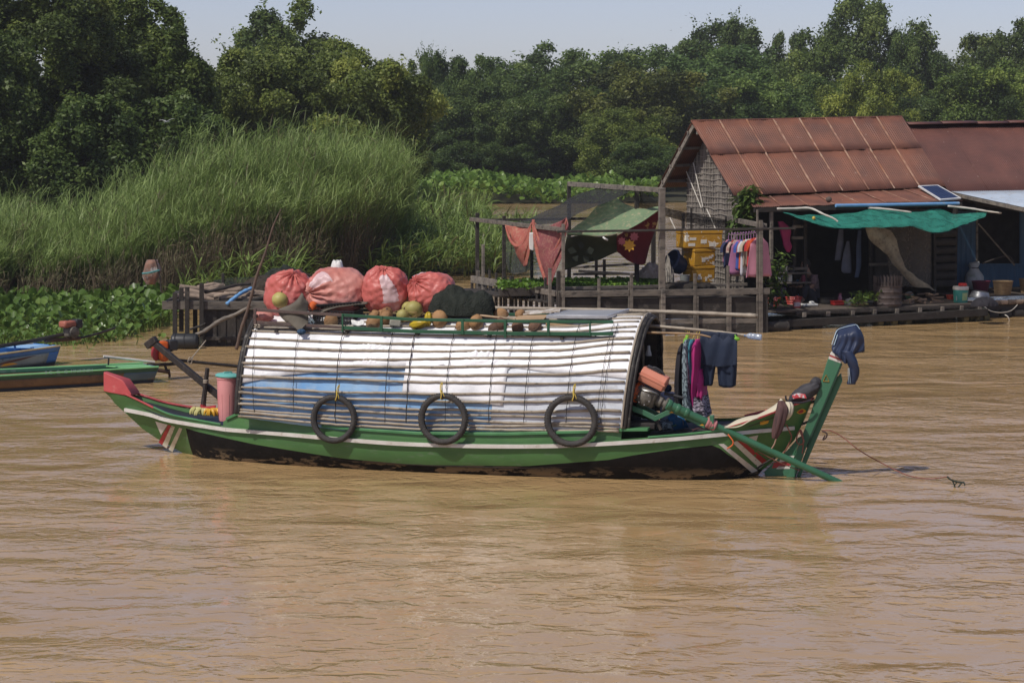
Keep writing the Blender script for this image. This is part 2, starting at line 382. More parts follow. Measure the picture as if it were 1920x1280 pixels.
o = stalk_bed('dry_reed_bed', p3, np.clip(h3 * rng.uniform(0.45, 0.95, len(h3)), 0.6, 3.0), rng, leafmat('dry_reed', (0.105, 0.078, 0.048), (0.15, 0.112, 0.07), (0.16, 0.17, 0.07), trans=0.2, rough=0.7), leaves=3, leaf_w=0.006, leaf_l=(0.2, 0.4), stalk_w=0.011, lean=(0.01, 0), brown=0.9, leaf_from=0.45, droop=0.5)
tag(struct(o, 'stuff'), 'dry brown reed stalks at the foot of the tall green reeds', 'reeds')
# grass by the garden float and in front of the reeds
def px_area(quads, dens, rng, z=0.06):
	out = []
	for (a, b, c, d) in quads:
		A, B, C_, D_ = [np.array(G(x, y, z)) for x, y in (a, b, c, d)]
		ar = 0.5 * np.linalg.norm(np.cross(C_ - A, D_ - B)); n = max(3, int(ar * dens)); u = rng.random(n)[:, None]; v = rng.random(n)[:, None]
		out.append((A * (1 - u) + B * u) * (1 - v) + (D_ * (1 - u) + C_ * u) * v)
	return np.concatenate(out)
gp = px_area([((330, 580), (560, 566), (560, 530), (400, 545)), ((500, 570), (700, 530), (700, 488), (560, 530)), ((680, 540), (985, 512), (995, 458), (700, 490))], 11, rng)
gh = rng.uniform(0.4, 1.05, len(gp))
gq = px_area([((700, 490), (925, 470), (905, 432), (770, 430)), ((770, 430), (900, 430), (900, 416), (780, 400))], 4.5, rng); gqh = rng.uniform(0.5, 1.35, len(gq))
o = stalk_bed('bank_grass', np.concatenate([gp, gq]), np.concatenate([gh, gqh]), rng, grass_mat, leaves=12, leaf_l=(0.5, 1.0), leaf_w=0.02, leaf_from=0.05, brown=0.2, lean=(0.05, 0), droop=0.6)
tag(struct(o, 'stuff'), 'long bright green grass on the bank behind the boat', 'grass')
hy_mat = leafmat('hyacinth_leaf', (0.050, 0.092, 0.018), (0.095, 0.17, 0.030), (0.20, 0.29, 0.075), trans=0.3, rough=0.32)
def leaf_bed(name, base, hgt, size, rng, mat, cup=0.25, stalks=True):
	n = len(base); az = rng.uniform(0, 2 * np.pi, n); pit = rng.normal(0.75, 0.45, n)
	tip = np.stack([np.cos(az) * np.cos(pit), np.sin(az) * np.cos(pit), np.sin(pit)], 1)
	sd = np.stack([-np.sin(az), np.cos(az), rng.normal(0, 0.25, n)], 1); sd /= np.linalg.norm(sd, axis=1)[:, None]
	nr = np.cross(tip, sd); c = base + np.stack([rng.normal(0, 0.06, n), rng.normal(0, 0.06, n), hgt], 1)
	s = size[:, None]; w = 0.46 * s
	v = [c, c + tip * s * 0.25 + sd * w + nr * s * cup * 0.6, c + tip * s * 0.72 + sd * w * 0.85 + nr * s * cup * 0.5, c + tip * s,
		 c + tip * s * 0.72 - sd * w * 0.85 + nr * s * cup * 0.5, c + tip * s * 0.25 - sd * w + nr * s * cup * 0.6]
	V = np.stack(v, 1).reshape(-1, 3); b = np.arange(n) * 6
	Fq = np.concatenate([np.stack([b, b + 1, b + 2, b + 3], 1), np.stack([b, b + 3, b + 4, b + 5], 1)])
	cl = rng.normal(0.48, 0.2, n); T = np.concatenate([cl, cl])
	if stalks:
		P = np.stack([base, (base + c) / 2 + np.stack([0 * az, 0 * az, hgt * 0.05], 1), c], 1)
		Vs, Fs = quad_strips(P, np.repeat(np.stack([np.full(n, 0.009), 0 * az, 0 * az], 1)[:, None, :], 3, 1))
		Fq = np.concatenate([Fq, Fs + len(V)]); V = np.concatenate([V, Vs]); T = np.concatenate([T, np.full(len(Fs), 0.7)])
	return np_mesh(name, V, Fq, np.clip(T, 0, 1), mat)
hp = px_area([((-150, 660), (80, 652), (200, 600), (-150, 610)), ((80, 652), (215, 640), (310, 612), (190, 600)), ((-150, 610), (320, 612), (330, 585), (-150, 585)), ((-150, 585), (330, 585), (400, 560), (-150, 565))], 95, rng, 0.0)
dh = np.array([mnoise.noise(Vector((a * 0.9, b * 0.9, 0))) for a, b in hp[:, :2]])
edge = np.clip((hp[:, 1] - 44.5) / 8.0, 0.15, 1.0)
o = leaf_bed('water_hyacinth', hp, np.clip((0.10 + 0.22 * edge) * rng.uniform(0.5, 1.25, len(hp)) + 0.12 * dh, 0.03, 0.9), rng.uniform(0.07, 0.19, len(hp)) * (0.75 + 0.5 * edge), rng, hy_mat)
tag(struct(o, 'stuff'), 'glossy broad leaved water hyacinth floating by the left boats', 'water plants')
hs = px_area([((215, 655), (320, 640), (320, 625), (215, 632)), ((120, 668), (190, 655), (170, 640), (100, 650))], 5, rng, 0.0)
o = leaf_bed('floating_weed', hs, rng.uniform(0.02, 0.12, len(hs)), rng.uniform(0.06, 0.14, len(hs)), rng, hy_mat)
tag(struct(o, 'stuff'), 'sparse small weed leaves adrift on the water by the black barrel', 'water plants')
hf = px_area([((740, 384), (1230, 382), (1232, 360), (740, 362)), ((740, 362), (1232, 360), (1235, 341), (740, 343)), ((600, 420), (780, 396), (770, 375), (600, 380))], 26, rng, 0.0)
hfd = np.array([mnoise.noise(Vector((a * 0.22, b * 0.10, 5))) for a, b in hf[:, :2]])
o = leaf_bed('far_water_hyacinth', hf, np.clip(0.55 + 0.5 * hfd + rng.normal(0, 0.18, len(hf)), 0.05, 1.6), rng.uniform(0.18, 0.40, len(hf)), rng, leafmat('far_hyacinth_leaf', (0.075, 0.135, 0.022), (0.14, 0.24, 0.04), (0.26, 0.36, 0.09), trans=0.35, rough=0.35), stalks=False)
tag(struct(o, 'stuff'), 'raft of bright green water hyacinth across the far channel', 'water plants')
fp = px_area([((985, 345), (1185, 345), (1180, 335), (1000, 335)), ((1000, 335), (1180, 335), (1170, 322), (1010, 322))], 2.2, rng)
fpx = 960 + F * fp[:, 0] / fp[:, 1]
fh = (H - (np.interp(fpx, [980, 1020, 1060, 1100, 1150, 1190], [275, 252, 250, 265, 282, 305]) - 225) / F * fp[:, 1]) * rng.uniform(0.7, 1.0, len(fp))
o = stalk_bed('far_reed_bed', fp, np.clip(fh, 0.5, None), rng, reed_mat, leaves=12, leaf_w=0.06, leaf_l=(0.8, 1.5), stalk_w=0.03, lean=(0.05, 0), brown=0.15, leaf_from=0.1)
tag(struct(o, 'stuff'), 'dark green reed stand on the far bank below the trees', 'reeds')
# ================================================================ TREES
def crown_arrays(seed, size=(8, 8, 8), lobes=70, n=42000, leaf=0.19, top_spray=50, bottom=0.06, shape=1.0, lobe_r=(0.12, 0.22), clump=7):
	"""leaf quads of one crown: leaves sit in small sprays on the outsides of many uneven lobes"""
	rg = np.random.default_rng(seed); hx, hy, hz = size[0] / 2, size[1] / 2, size[2] / 2
	d = rg.normal(size=(lobes, 3)); d /= np.linalg.norm(d, axis=1)[:, None]; rr = rg.uniform(0.35, 0.88, lobes)
	c = d * rr[:, None]; c[:, 2] = np.where(c[:, 2] < -0.8, -0.8, c[:, 2])
	c[:, :2] *= np.where(c[:, 2] > 0, np.sqrt(np.clip(1 - shape * 0.55 * c[:, 2] ** 2, 0.1, 1)), 1.0)[:, None]
	lr = rg.uniform(lobe_r[0], lobe_r[1], lobes)
	ltone = rg.normal(0, 0.21, lobes)
	nc = n // clump; li = rg.integers(0, lobes, nc)
	e = rg.normal(size=(nc, 3)) + d[li] * 0.75 + np.array([0, 0, 0.35]); e /= np.linalg.norm(e, axis=1)[:, None]
	cc = c[li] + e * (lr[li] * rg.uniform(0.55, 1.12, nc) ** 0.7)[:, None]; tone = ltone[li] + rg.normal(0, 0.09, nc)
	# leafy twigs that stick out of the outline
	ns = top_spray; sd = rg.normal(size=(ns, 3)); sd[:, 2] = np.abs(sd[:, 2]) + 0.3; sd /= np.linalg.norm(sd, axis=1)[:, None]
	sp = []; st = []
	li2 = rg.integers(0, lobes, ns)
	for a in range(ns):
		s0 = c[li2[a]] + sd[a] * lr[li2[a]] * 0.8; k = rg.integers(3, 7)
		for j in range(k): sp.append(s0 + (sd[a] + np.array([0, 0, 0.4])) * 0.035 * j + rg.normal(0, 0.008, 3)); st.append(0.1)
	cc = np.concatenate([cc, np.array(sp)]); tone = np.concatenate([tone, np.array(st)]); e = np.concatenate([e, np.repeat(np.array([[0, 0, 1.0]]), len(sp), 0)])
	C_ = cc * np.array([hx, hy, hz]); m = len(C_) * clump
	P = np.repeat(C_, clump, 0) + rg.normal(0, leaf * 0.62, (m, 3)); E = np.repeat(e, clump, 0) * 0.8 + rg.normal(0, 0.55, (m, 3)); E /= np.linalg.norm(E, axis=1)[:, None]
	a = rg.normal(size=(m, 3)); T1 = np.cross(E, a); T1 /= np.linalg.norm(T1, axis=1)[:, None] + 1e-9; T2 = np.cross(E, T1)
	ln = (leaf * rg.uniform(0.6, 1.25, m))[:, None]; wd = ln * rg.uniform(0.42, 0.62, m)[:, None]
	V = np.stack([P - T1 * ln * 0.5, P + T2 * wd * 0.5 - E * ln * 0.08, P + T1 * ln * 0.5 - E * ln * 0.16, P - T2 * wd * 0.5 - E * ln * 0.08], 1).reshape(-1, 3)
	Fq = np.arange(m * 4).reshape(m, 4); tn = np.clip(0.45 + np.repeat(tone, clump) + rg.normal(0, 0.11, m), 0, 1)
	s_ = np.array([hx / np.percentile(np.abs(V[:, 0]), 97.5), hy / np.percentile(np.abs(V[:, 1]), 97.5), 1.0]); V *= s_
	V[:, 2] += hz * (1 + bottom); V[:, 2] *= hz * 2 * (1 + bottom) / np.percentile(V[:, 2], 99.3)
	return V, Fq, tn
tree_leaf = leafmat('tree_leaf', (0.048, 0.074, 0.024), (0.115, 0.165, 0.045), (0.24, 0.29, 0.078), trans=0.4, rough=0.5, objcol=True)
bark = M('bark', (0.10, 0.085, 0.065), (0.05, 0.042, 0.032), scale=3, rough=0.9, bump=0.6, bscale=12, stretch=(1, 1, 0.25))
def trunk_mb(h, rad, seed, limbs=6):
	rg = random.Random(seed); mb = MB(); pts = [Vector((rg.uniform(-.15, .15) * i, rg.uniform(-.15, .15) * i, -0.1 + h * i / 4)) for i in range(5)]
	mb.tube(smooth_path(pts, 3), [rad * (1.25 - 0.9 * k / 12) for k in range(13)], 8)
	for k in range(limbs):
		a = 2 * math.pi * k / limbs + rg.random(); z0 = h * rg.uniform(0.25, 0.8); s = Vector((0, 0, z0)); L = h * rg.uniform(0.15, 0.26)
		e = s + Vector((math.cos(a) * L, math.sin(a) * L, L * 0.8)); mid = (s + e) / 2 + Vector((0, 0, L * 0.08))
		mb.tube(smooth_path([s, mid, e], 4), [rad * 0.5 * (1 - 0.85 * q / 8) for q in range(9)], 6)
	return mb
PROTO = {}
def proto(kind):
	if kind in PROTO: return PROTO[kind]
	args = dict(round=dict(seed=3, shape=0.3), bushy=dict(seed=5, lobes=95, lobe_r=(0.10, 0.18), shape=0.3), spiky=dict(seed=8, top_spray=160, lobes=60, lobe_r=(0.09, 0.18)), tall=dict(seed=12, lobes=80, shape=0.9, lobe_r=(0.10, 0.19), top_spray=70),
				low=dict(seed=21, lobes=85, shape=0.2, lobe_r=(0.10, 0.18), top_spray=60), ragged=dict(seed=33, lobes=55, lobe_r=(0.09, 0.18), top_spray=110))[kind]
	V, Fq, T = crown_arrays(**args)
	root = thing(kind + '_tree', 'tree', 'tree', (0, 0, 0), 'trees on the banks')
	np_mesh('crown', V, Fq, T, tree_leaf, root); build(trunk_mb(5.5, 0.22, len(kind)), 'trunk', bark, root)
	PROTO[kind] = root; root['fresh'] = 1; return root
def tree(kind, x, ytop, wpx, D, label, col=(1, 1, 1), base=0.0, rot=None, dy=1.0):
	rg = random.Random(int(x * 13 + ytop * 7 + D)); r = proto(kind)
	w = wpx / F * D * 1.06; top = H + (225 - ytop) / F * D; h = (top - base) * 0.985
	loc = (atD(x, 225, D).x, D, base); rot = rg.uniform(0, 6.28) if rot is None else rot; sc = (w / 8, w / 8 * dy, h / 8.48)
	if r.get('fresh'): del r['fresh']; o = put(r, loc, (0, 0, rot), sc); o['label'] = label
	else: o = dup(r, loc, (0, 0, rot), sc, label)
	o.name = r.name.split('.')[0]
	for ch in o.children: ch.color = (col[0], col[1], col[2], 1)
	return o
# big near trees on the left: crowns of their own, with smaller leaves
def big_tree(x, ytop, wpx, D, label, seed, n, col, leaf=0.14, base=0.0, lobes=150, shape=0.25, **kw):
	w = wpx / F * D * 1.02; top = H + (225 - ytop) / F * D; h = top - base
	root = thing('broadleaf_tree', label, 'tree', (atD(x, 225, D).x, D, 0), 'big trees on the left bank')
	V, Fq, T = crown_arrays(seed, (w, w, h), lobes, int(n * 2.5), leaf, shape=shape, bottom=0.0, lobe_r=(0.075, 0.16), **kw); V += np.array([root.location.x, root.location.y, base])
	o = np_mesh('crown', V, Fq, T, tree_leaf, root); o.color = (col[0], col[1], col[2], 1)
	tm = trunk_mb(h * 0.7, 0.3, seed, 8); tm.v = [tuple(Vector(p) + root.location) for p in tm.v]; build(tm, 'trunk', bark, root)
	return root
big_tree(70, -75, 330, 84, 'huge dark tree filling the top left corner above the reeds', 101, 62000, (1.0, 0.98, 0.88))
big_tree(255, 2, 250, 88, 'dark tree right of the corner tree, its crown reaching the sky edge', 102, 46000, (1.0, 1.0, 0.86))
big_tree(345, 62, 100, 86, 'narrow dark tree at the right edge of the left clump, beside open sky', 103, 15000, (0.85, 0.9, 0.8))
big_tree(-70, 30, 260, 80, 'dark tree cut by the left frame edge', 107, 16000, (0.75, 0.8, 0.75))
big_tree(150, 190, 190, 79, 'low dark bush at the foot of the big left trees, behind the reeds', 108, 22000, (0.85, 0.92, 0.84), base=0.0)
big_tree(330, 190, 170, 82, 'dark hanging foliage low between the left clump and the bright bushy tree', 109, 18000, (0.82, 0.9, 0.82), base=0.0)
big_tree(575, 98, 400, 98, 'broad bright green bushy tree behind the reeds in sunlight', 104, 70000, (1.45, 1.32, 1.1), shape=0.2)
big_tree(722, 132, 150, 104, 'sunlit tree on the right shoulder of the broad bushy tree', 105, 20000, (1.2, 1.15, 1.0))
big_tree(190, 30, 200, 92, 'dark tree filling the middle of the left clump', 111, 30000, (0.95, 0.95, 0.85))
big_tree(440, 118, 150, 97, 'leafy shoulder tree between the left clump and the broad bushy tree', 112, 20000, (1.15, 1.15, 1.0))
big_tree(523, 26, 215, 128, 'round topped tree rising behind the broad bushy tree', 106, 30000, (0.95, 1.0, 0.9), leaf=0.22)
TREES = [
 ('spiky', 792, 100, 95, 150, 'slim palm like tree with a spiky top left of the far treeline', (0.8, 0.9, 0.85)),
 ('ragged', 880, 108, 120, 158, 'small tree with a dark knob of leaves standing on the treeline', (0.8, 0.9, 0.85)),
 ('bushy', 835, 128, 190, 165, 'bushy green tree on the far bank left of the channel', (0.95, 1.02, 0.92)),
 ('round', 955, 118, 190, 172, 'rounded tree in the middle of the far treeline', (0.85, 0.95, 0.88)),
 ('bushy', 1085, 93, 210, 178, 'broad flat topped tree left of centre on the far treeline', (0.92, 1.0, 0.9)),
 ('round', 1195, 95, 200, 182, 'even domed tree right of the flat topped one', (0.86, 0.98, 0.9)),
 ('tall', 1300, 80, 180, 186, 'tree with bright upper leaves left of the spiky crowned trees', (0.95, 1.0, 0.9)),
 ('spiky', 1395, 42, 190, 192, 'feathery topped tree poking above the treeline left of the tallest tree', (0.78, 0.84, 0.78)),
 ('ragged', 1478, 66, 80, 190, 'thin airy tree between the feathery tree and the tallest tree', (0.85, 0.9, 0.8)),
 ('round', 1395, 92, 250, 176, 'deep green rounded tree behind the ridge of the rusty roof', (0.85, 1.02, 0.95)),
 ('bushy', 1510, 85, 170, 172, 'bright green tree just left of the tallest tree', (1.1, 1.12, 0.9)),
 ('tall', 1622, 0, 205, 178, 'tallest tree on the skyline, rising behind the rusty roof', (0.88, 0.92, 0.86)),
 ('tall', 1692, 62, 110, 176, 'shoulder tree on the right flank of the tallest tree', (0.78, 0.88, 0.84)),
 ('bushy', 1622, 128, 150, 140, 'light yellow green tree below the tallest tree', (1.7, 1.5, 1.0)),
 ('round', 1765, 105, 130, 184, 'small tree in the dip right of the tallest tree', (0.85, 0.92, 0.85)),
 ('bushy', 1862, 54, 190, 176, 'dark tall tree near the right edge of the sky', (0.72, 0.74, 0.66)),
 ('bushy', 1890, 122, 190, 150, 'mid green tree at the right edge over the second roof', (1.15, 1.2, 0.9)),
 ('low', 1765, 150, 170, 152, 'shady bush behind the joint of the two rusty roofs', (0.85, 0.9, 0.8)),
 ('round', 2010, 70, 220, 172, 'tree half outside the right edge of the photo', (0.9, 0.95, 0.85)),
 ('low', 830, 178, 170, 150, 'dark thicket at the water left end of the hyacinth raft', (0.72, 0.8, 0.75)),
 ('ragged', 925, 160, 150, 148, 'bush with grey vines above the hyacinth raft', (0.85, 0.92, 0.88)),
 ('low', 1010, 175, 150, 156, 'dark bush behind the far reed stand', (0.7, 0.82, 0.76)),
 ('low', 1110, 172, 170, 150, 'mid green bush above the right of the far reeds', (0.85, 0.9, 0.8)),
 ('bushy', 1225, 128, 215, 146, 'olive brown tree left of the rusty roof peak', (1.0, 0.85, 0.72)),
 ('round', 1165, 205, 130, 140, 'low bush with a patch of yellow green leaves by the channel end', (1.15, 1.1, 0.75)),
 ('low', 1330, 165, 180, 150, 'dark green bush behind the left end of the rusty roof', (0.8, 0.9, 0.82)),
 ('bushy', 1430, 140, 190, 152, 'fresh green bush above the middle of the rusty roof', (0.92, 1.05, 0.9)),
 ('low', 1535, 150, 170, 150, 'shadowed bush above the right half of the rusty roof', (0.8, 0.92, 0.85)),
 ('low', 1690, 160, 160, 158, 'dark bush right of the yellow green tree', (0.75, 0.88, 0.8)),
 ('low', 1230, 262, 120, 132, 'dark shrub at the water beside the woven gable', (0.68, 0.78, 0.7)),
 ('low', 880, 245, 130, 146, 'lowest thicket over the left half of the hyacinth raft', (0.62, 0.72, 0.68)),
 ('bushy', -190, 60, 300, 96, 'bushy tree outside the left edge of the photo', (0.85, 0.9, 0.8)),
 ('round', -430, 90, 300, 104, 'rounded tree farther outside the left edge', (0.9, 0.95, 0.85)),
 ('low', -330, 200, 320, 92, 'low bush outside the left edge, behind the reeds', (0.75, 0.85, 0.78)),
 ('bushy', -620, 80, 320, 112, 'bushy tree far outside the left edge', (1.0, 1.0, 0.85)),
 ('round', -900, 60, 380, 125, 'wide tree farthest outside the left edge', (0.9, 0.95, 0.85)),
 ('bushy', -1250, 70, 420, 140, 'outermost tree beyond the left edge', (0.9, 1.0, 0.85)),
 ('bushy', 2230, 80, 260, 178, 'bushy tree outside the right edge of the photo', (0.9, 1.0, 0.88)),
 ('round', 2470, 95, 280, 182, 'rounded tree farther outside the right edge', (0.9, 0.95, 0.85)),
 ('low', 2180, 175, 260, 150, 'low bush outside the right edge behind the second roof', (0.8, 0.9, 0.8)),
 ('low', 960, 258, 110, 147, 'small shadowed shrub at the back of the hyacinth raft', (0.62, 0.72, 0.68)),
]
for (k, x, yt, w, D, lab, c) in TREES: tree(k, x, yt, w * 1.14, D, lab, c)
# ================================================================ THE COVERED BOAT
pA = G(325, 848); pB = G(1425, 888)
BF = Frame((pA.x, pA.y), math.atan2(pB.y - pA.y, pB.x - pA.x) - R(0.8))
BL = BF.lpx; BW = BF.W
green = M('green_paint', (0.072, 0.175, 0.055), (0.052, 0.135, 0.045), scale=3.0, rough=0.42, bump=0.10, bscale=18, stretch=(0.6, 0.6, 2), dirt=(0.11, 0.17, 0.10), dscale=7.5, dlo=0.57, dhi=0.72)
green_l = M('pale_green_paint', (0.085, 0.25, 0.10), (0.05, 0.17, 0.065), scale=4, rough=0.45, bump=0.15, dirt=(0.22, 0.30, 0.2), dscale=6, dlo=0.6, dhi=0.7)
rail_green = M('rail_green_paint', (0.022, 0.095, 0.048), (0.018, 0.07, 0.036), scale=6, rough=0.5, dirt=(0.10, 0.10, 0.08), dscale=7, dlo=0.62, dhi=0.72)
rudder_green = M('rudder_paint', (0.048, 0.155, 0.085), (0.036, 0.12, 0.065), scale=3, rough=0.45, bump=0.12, stretch=(1, 1, 0.3), dirt=(0.07, 0.13, 0.10), dscale=5, dlo=0.58, dhi=0.72)
black_hull = M('tarred_hull', (0.008, 0.0075, 0.007), (0.014, 0.012, 0.011), scale=6, rough=0.7, spec=0.08, bump=0.25, bscale=30, dirt=(0.16, 0.12, 0.075), dscale=3.2, dlo=0.62, dhi=0.66)
white_p = M('white_paint', (0.62, 0.60, 0.56), (0.50, 0.47, 0.42), scale=6, rough=0.5, bump=0.1, dirt=(0.30, 0.25, 0.18), dscale=9, dlo=0.58, dhi=0.74)
cream_p = M('aged_white_paint', (0.50, 0.46, 0.36), (0.38, 0.33, 0.24), scale=8, rough=0.6, dirt=(0.15, 0.12, 0.08), dscale=10, dlo=0.58, dhi=0.7)
red_p = M('red_paint', (0.36, 0.035, 0.035), (0.25, 0.022, 0.025), scale=6, rough=0.5, dirt=(0.16, 0.05, 0.04), dscale=8, dlo=0.6, dhi=0.72)
pinkred = M('faded_red_paint', (0.48, 0.085, 0.085), (0.36, 0.05, 0.055), scale=5, rough=0.5, bump=0.15, dirt=(0.55, 0.25, 0.22), dscale=7, dlo=0.6, dhi=0.7)
yellow_p = M('yellow_paint', (0.62, 0.33, 0.03), (0.5, 0.25, 0.02), rough=0.5)
dark_mat = M('dark_rubber_mat', (0.022, 0.026, 0.036), (0.035, 0.04, 0.052), scale=5, rough=0.5, bump=0.4, bscale=5)
deck_wood = M('deck_wood', (0.055, 0.045, 0.038), (0.03, 0.026, 0.024), scale=4, rough=0.7, bump=0.3, stretch=(1, 6, 6))
bamboo = M('bamboo', (0.37, 0.32, 0.25), (0.26, 0.215, 0.16), scale=7, rough=0.55, bump=0.25, bscale=40, dirt=(0.12, 0.10, 0.075), dscale=9, dlo=0.57, dhi=0.68)
bamboo_br = M('brown_bamboo', (0.36, 0.23, 0.12), (0.24, 0.15, 0.075), scale=6, rough=0.5, bump=0.2, dirt=(0.12, 0.09, 0.06), dscale=7)
dark_bamboo = M('dark_bamboo', (0.035, 0.030, 0.026), (0.018, 0.016, 0.015), scale=9, rough=0.6, bump=0.4, dirt=(0.14, 0.13, 0.11), dscale=12, dlo=0.56, dhi=0.66)
cord_m = M('black_cord', (0.02, 0.019, 0.018), (0.04, 0.036, 0.03), rough=0.8)
rubber = M('tyre_rubber', (0.030, 0.028, 0.027), (0.05, 0.046, 0.042), scale=12, rough=0.65, bump=0.6, bscale=70, dirt=(0.10, 0.085, 0.065), dscale=10, dlo=0.6, dhi=0.72)
white_sheet = M('white_sheet', (0.83, 0.83, 0.84), (0.74, 0.75, 0.77), scale=2.5, rough=0.42, bump=0.8, bscale=5, dirt=(0.50, 0.50, 0.50), dscale=2.6, dlo=0.50, dhi=0.78)
blue_tarp = M('blue_tarpaulin', (0.12, 0.29, 0.55), (0.30, 0.46, 0.62), scale=1.6, rough=0.45, bump=0.7, bscale=5, dist=1.0, dirt=(0.36, 0.42, 0.46), dscale=2.2, dlo=0.50, dhi=0.74)
silver_sheet = M('silver_sheet', (0.60, 0.63, 0.67), (0.50, 0.53, 0.57), scale=2.5, rough=0.38, bump=0.7, bscale=6, dirt=(0.36, 0.35, 0.34), dscale=4, dlo=0.55, dhi=0.75)
lining = M('woven_lining', (0.040, 0.032, 0.024), (0.02, 0.017, 0.014), scale=12, rough=0.85, bump=0.5)
yellow_rope = M('yellow_rope', (0.55, 0.40, 0.06), (0.4, 0.3, 0.08), rough=0.7)
# ---- hull lines, read along the near side (pixel x, pixel y)
def near_v(x):       # distance of the near hull side from the boat's middle line
	return interp([(190, 0.03), (215, 0.07), (260, 0.16), (330, 0.36), (420, 0.62), (520, 0.80), (640, 0.90), (800, 0.96), (1000, 0.96), (1150, 0.92), (1280, 0.78), (1380, 0.56), (1450, 0.34), (1500, 0.16), (1525, 0.06)], x)
sheer_px = [(193, 733), (203, 735), (231, 741), (262, 752), (288, 764), (315, 776), (344, 783), (414, 797), (430, 799), (520, 808), (640, 817), (784, 826), (950, 831), (1100, 828), (1224, 819), (1290, 813), (1342, 808), (1365, 803), (1421, 785), (1466, 768), (1500, 756), (1521, 750)]
keel_px = [(193, 734), (203, 744), (211, 756), (233, 778), (258, 804), (280, 821), (303, 836), (325, 850)]
keel_st = [(1412, 886), (1441, 864), (1456, 852), (1485, 825), (1506, 786), (1521, 752)]
def water_v(x): return near_v(x) * interp([(190, 0.9), (320, 0.0), (420, 0.34), (560, 0.66), (760, 0.80), (1000, 0.84), (1200, 0.74), (1330, 0.44), (1420, 0.02), (1520, 0.9)], x)
xs = [193, 197, 203, 211, 222, 233, 245, 258, 268, 280, 291, 303, 314, 325] + list(range(345, 1400, 15)) + [1405, 1420, 1430, 1441, 1456, 1470, 1485, 1497, 1507, 1515, 1521]
sta = []
for x in xs:
	v1 = near_v(x); p = BL(x, interp(sheer_px, x), v1); u = p.x; zs = p.z
	if x <= 325: zk = BL(x, interp(keel_px, x), 0.0).z
	elif x >= 1412: zk = BL(x, interp(keel_st, x), 0.0).z
	else: zk = -0.12
	if x > 325 and x < 1412:
		e = min(1, (x - 325) / 60.0, (1412 - x) / 60.0); zk = lerp(0.0, -0.32, e)
	sta.append([u, v1, zs, zk, x])
sta.sort(key=lambda s: s[0])
def st_at(u):
	us = [s[0] for s in sta]
	if u <= us[0]: return sta[0]
	for a, b in zip(sta, sta[1:]):
		if u <= b[0]:
			t = (u - a[0]) / max(1e-6, b[0] - a[0]); return [lerp(a[k], b[k], t) for k in range(5)]
	return sta[-1]
def hull_v(u, z):    # half breadth of the hull at station u, height z
	_, v1, zs, zk, x = st_at(u)
	t = max(0.0, min(1.0, (z - zk) / max(1e-4, zs - zk)))
	w = max(0.0, min(1.0, -zk / 0.28)); w = w * w * (3 - 2 * w)
	return v1 * lerp(t ** 0.85, (1 - (1 - t) ** 2.6) ** 0.62, w)
def black_z(u, x):   # upper edge of the tarred bottom
	y = interp([(318, 860), (341, 801), (383, 810), (477, 830), (640, 856), (777, 868), (984, 870), (1140, 858), (1190, 849), (1267, 838), (1342, 831), (1410, 889)], x)
	return BL(x, y, 0.8 * near_v(x)).z
hull_root = thing('covered_boat', 'long green wooden boat with an arched white and blue bamboo canopy in mid river', 'boat', BW(3.6, 0, 0))
mb = MB(); NZ = 9; colsN = []; colsF = []
for (u, v1, zs, zk, x) in sta:
	rowN = []; rowF = []
	bz = black_z(u, x) if 341 <= x <= 1406 else zk
	bz = max(zk, min(zs - 0.01, bz))
	zz = [lerp(zk, bz, i / 5) for i in range(5)] + [bz] + [lerp(bz, zs, i / 4) for i in range(1, 5)]
	for z in zz:
		v = hull_v(u, z); rowN.append(BW(u, v, z)); rowF.append(BW(u, -v, z))
	colsN.append(rowN); colsF.append(rowF)
for cols, flip in ((colsN, False), (colsF, True)):
	for i in range(len(cols) - 1):
		for j in range(len(cols[0]) - 1):
			mb.k = 1 if (j < 5 and 341 <= sta[i][4] < 1406) else 0
			q = [cols[i][j], cols[i + 1][j], cols[i + 1][j + 1], cols[i][j + 1]]
			mb.add(q if not flip else q[::-1], [(0, 1, 2, 3)])
hull = build(mb, 'hull', [green, black_hull], hull_root, angle=180)
# tidy doubles so that the smooth shading runs through
import bmesh
def weld(o, d=0.0005):
	bm = bmesh.new(); bm.from_mesh(o.data); bmesh.ops.remove_doubles(bm, verts=bm.verts, dist=d); bm.to_mesh(o.data); bm.free()
	o.data.polygons.foreach_set('use_smooth', [True] * len(o.data.polygons)); o.data.set_sharp_from_angle(angle=R(45)); o.data.update()
weld(hull)
# bulwark cap, inner planking and decks
def deck_strip(x0, x1, dz, inset, mat, name, th=0.03, n=40):
	mb = MB(); ra = []
	uu = [st_at(0)[0]]; u0 = BL(x0, interp(sheer_px, x0), near_v(x0)).x; u1 = BL(x1, interp(sheer_px, x1), near_v(x1)).x
	for i in range(n + 1):
		u = lerp(u0, u1, i / n); s = st_at(u); v = max(0.01, s[1] - inset); z = s[2] - dz
		ra.append([BW(u, v * k, z) for k in (-1, -0.6, -0.2, 0.2, 0.6, 1)])
	mb.grid(ra); return build(mb, name, mat, hull_root, solid=th, solid_off=-1)
deck_strip(240, 436, 0.05, 0.03, dark_mat, 'bow_deck')
deck_strip(440, 1300, 0.28, 0.06, deck_wood, 'hold_floor')
deck_strip(1195, 1500, 0.03, 0.03, deck_wood, 'stern_deck')
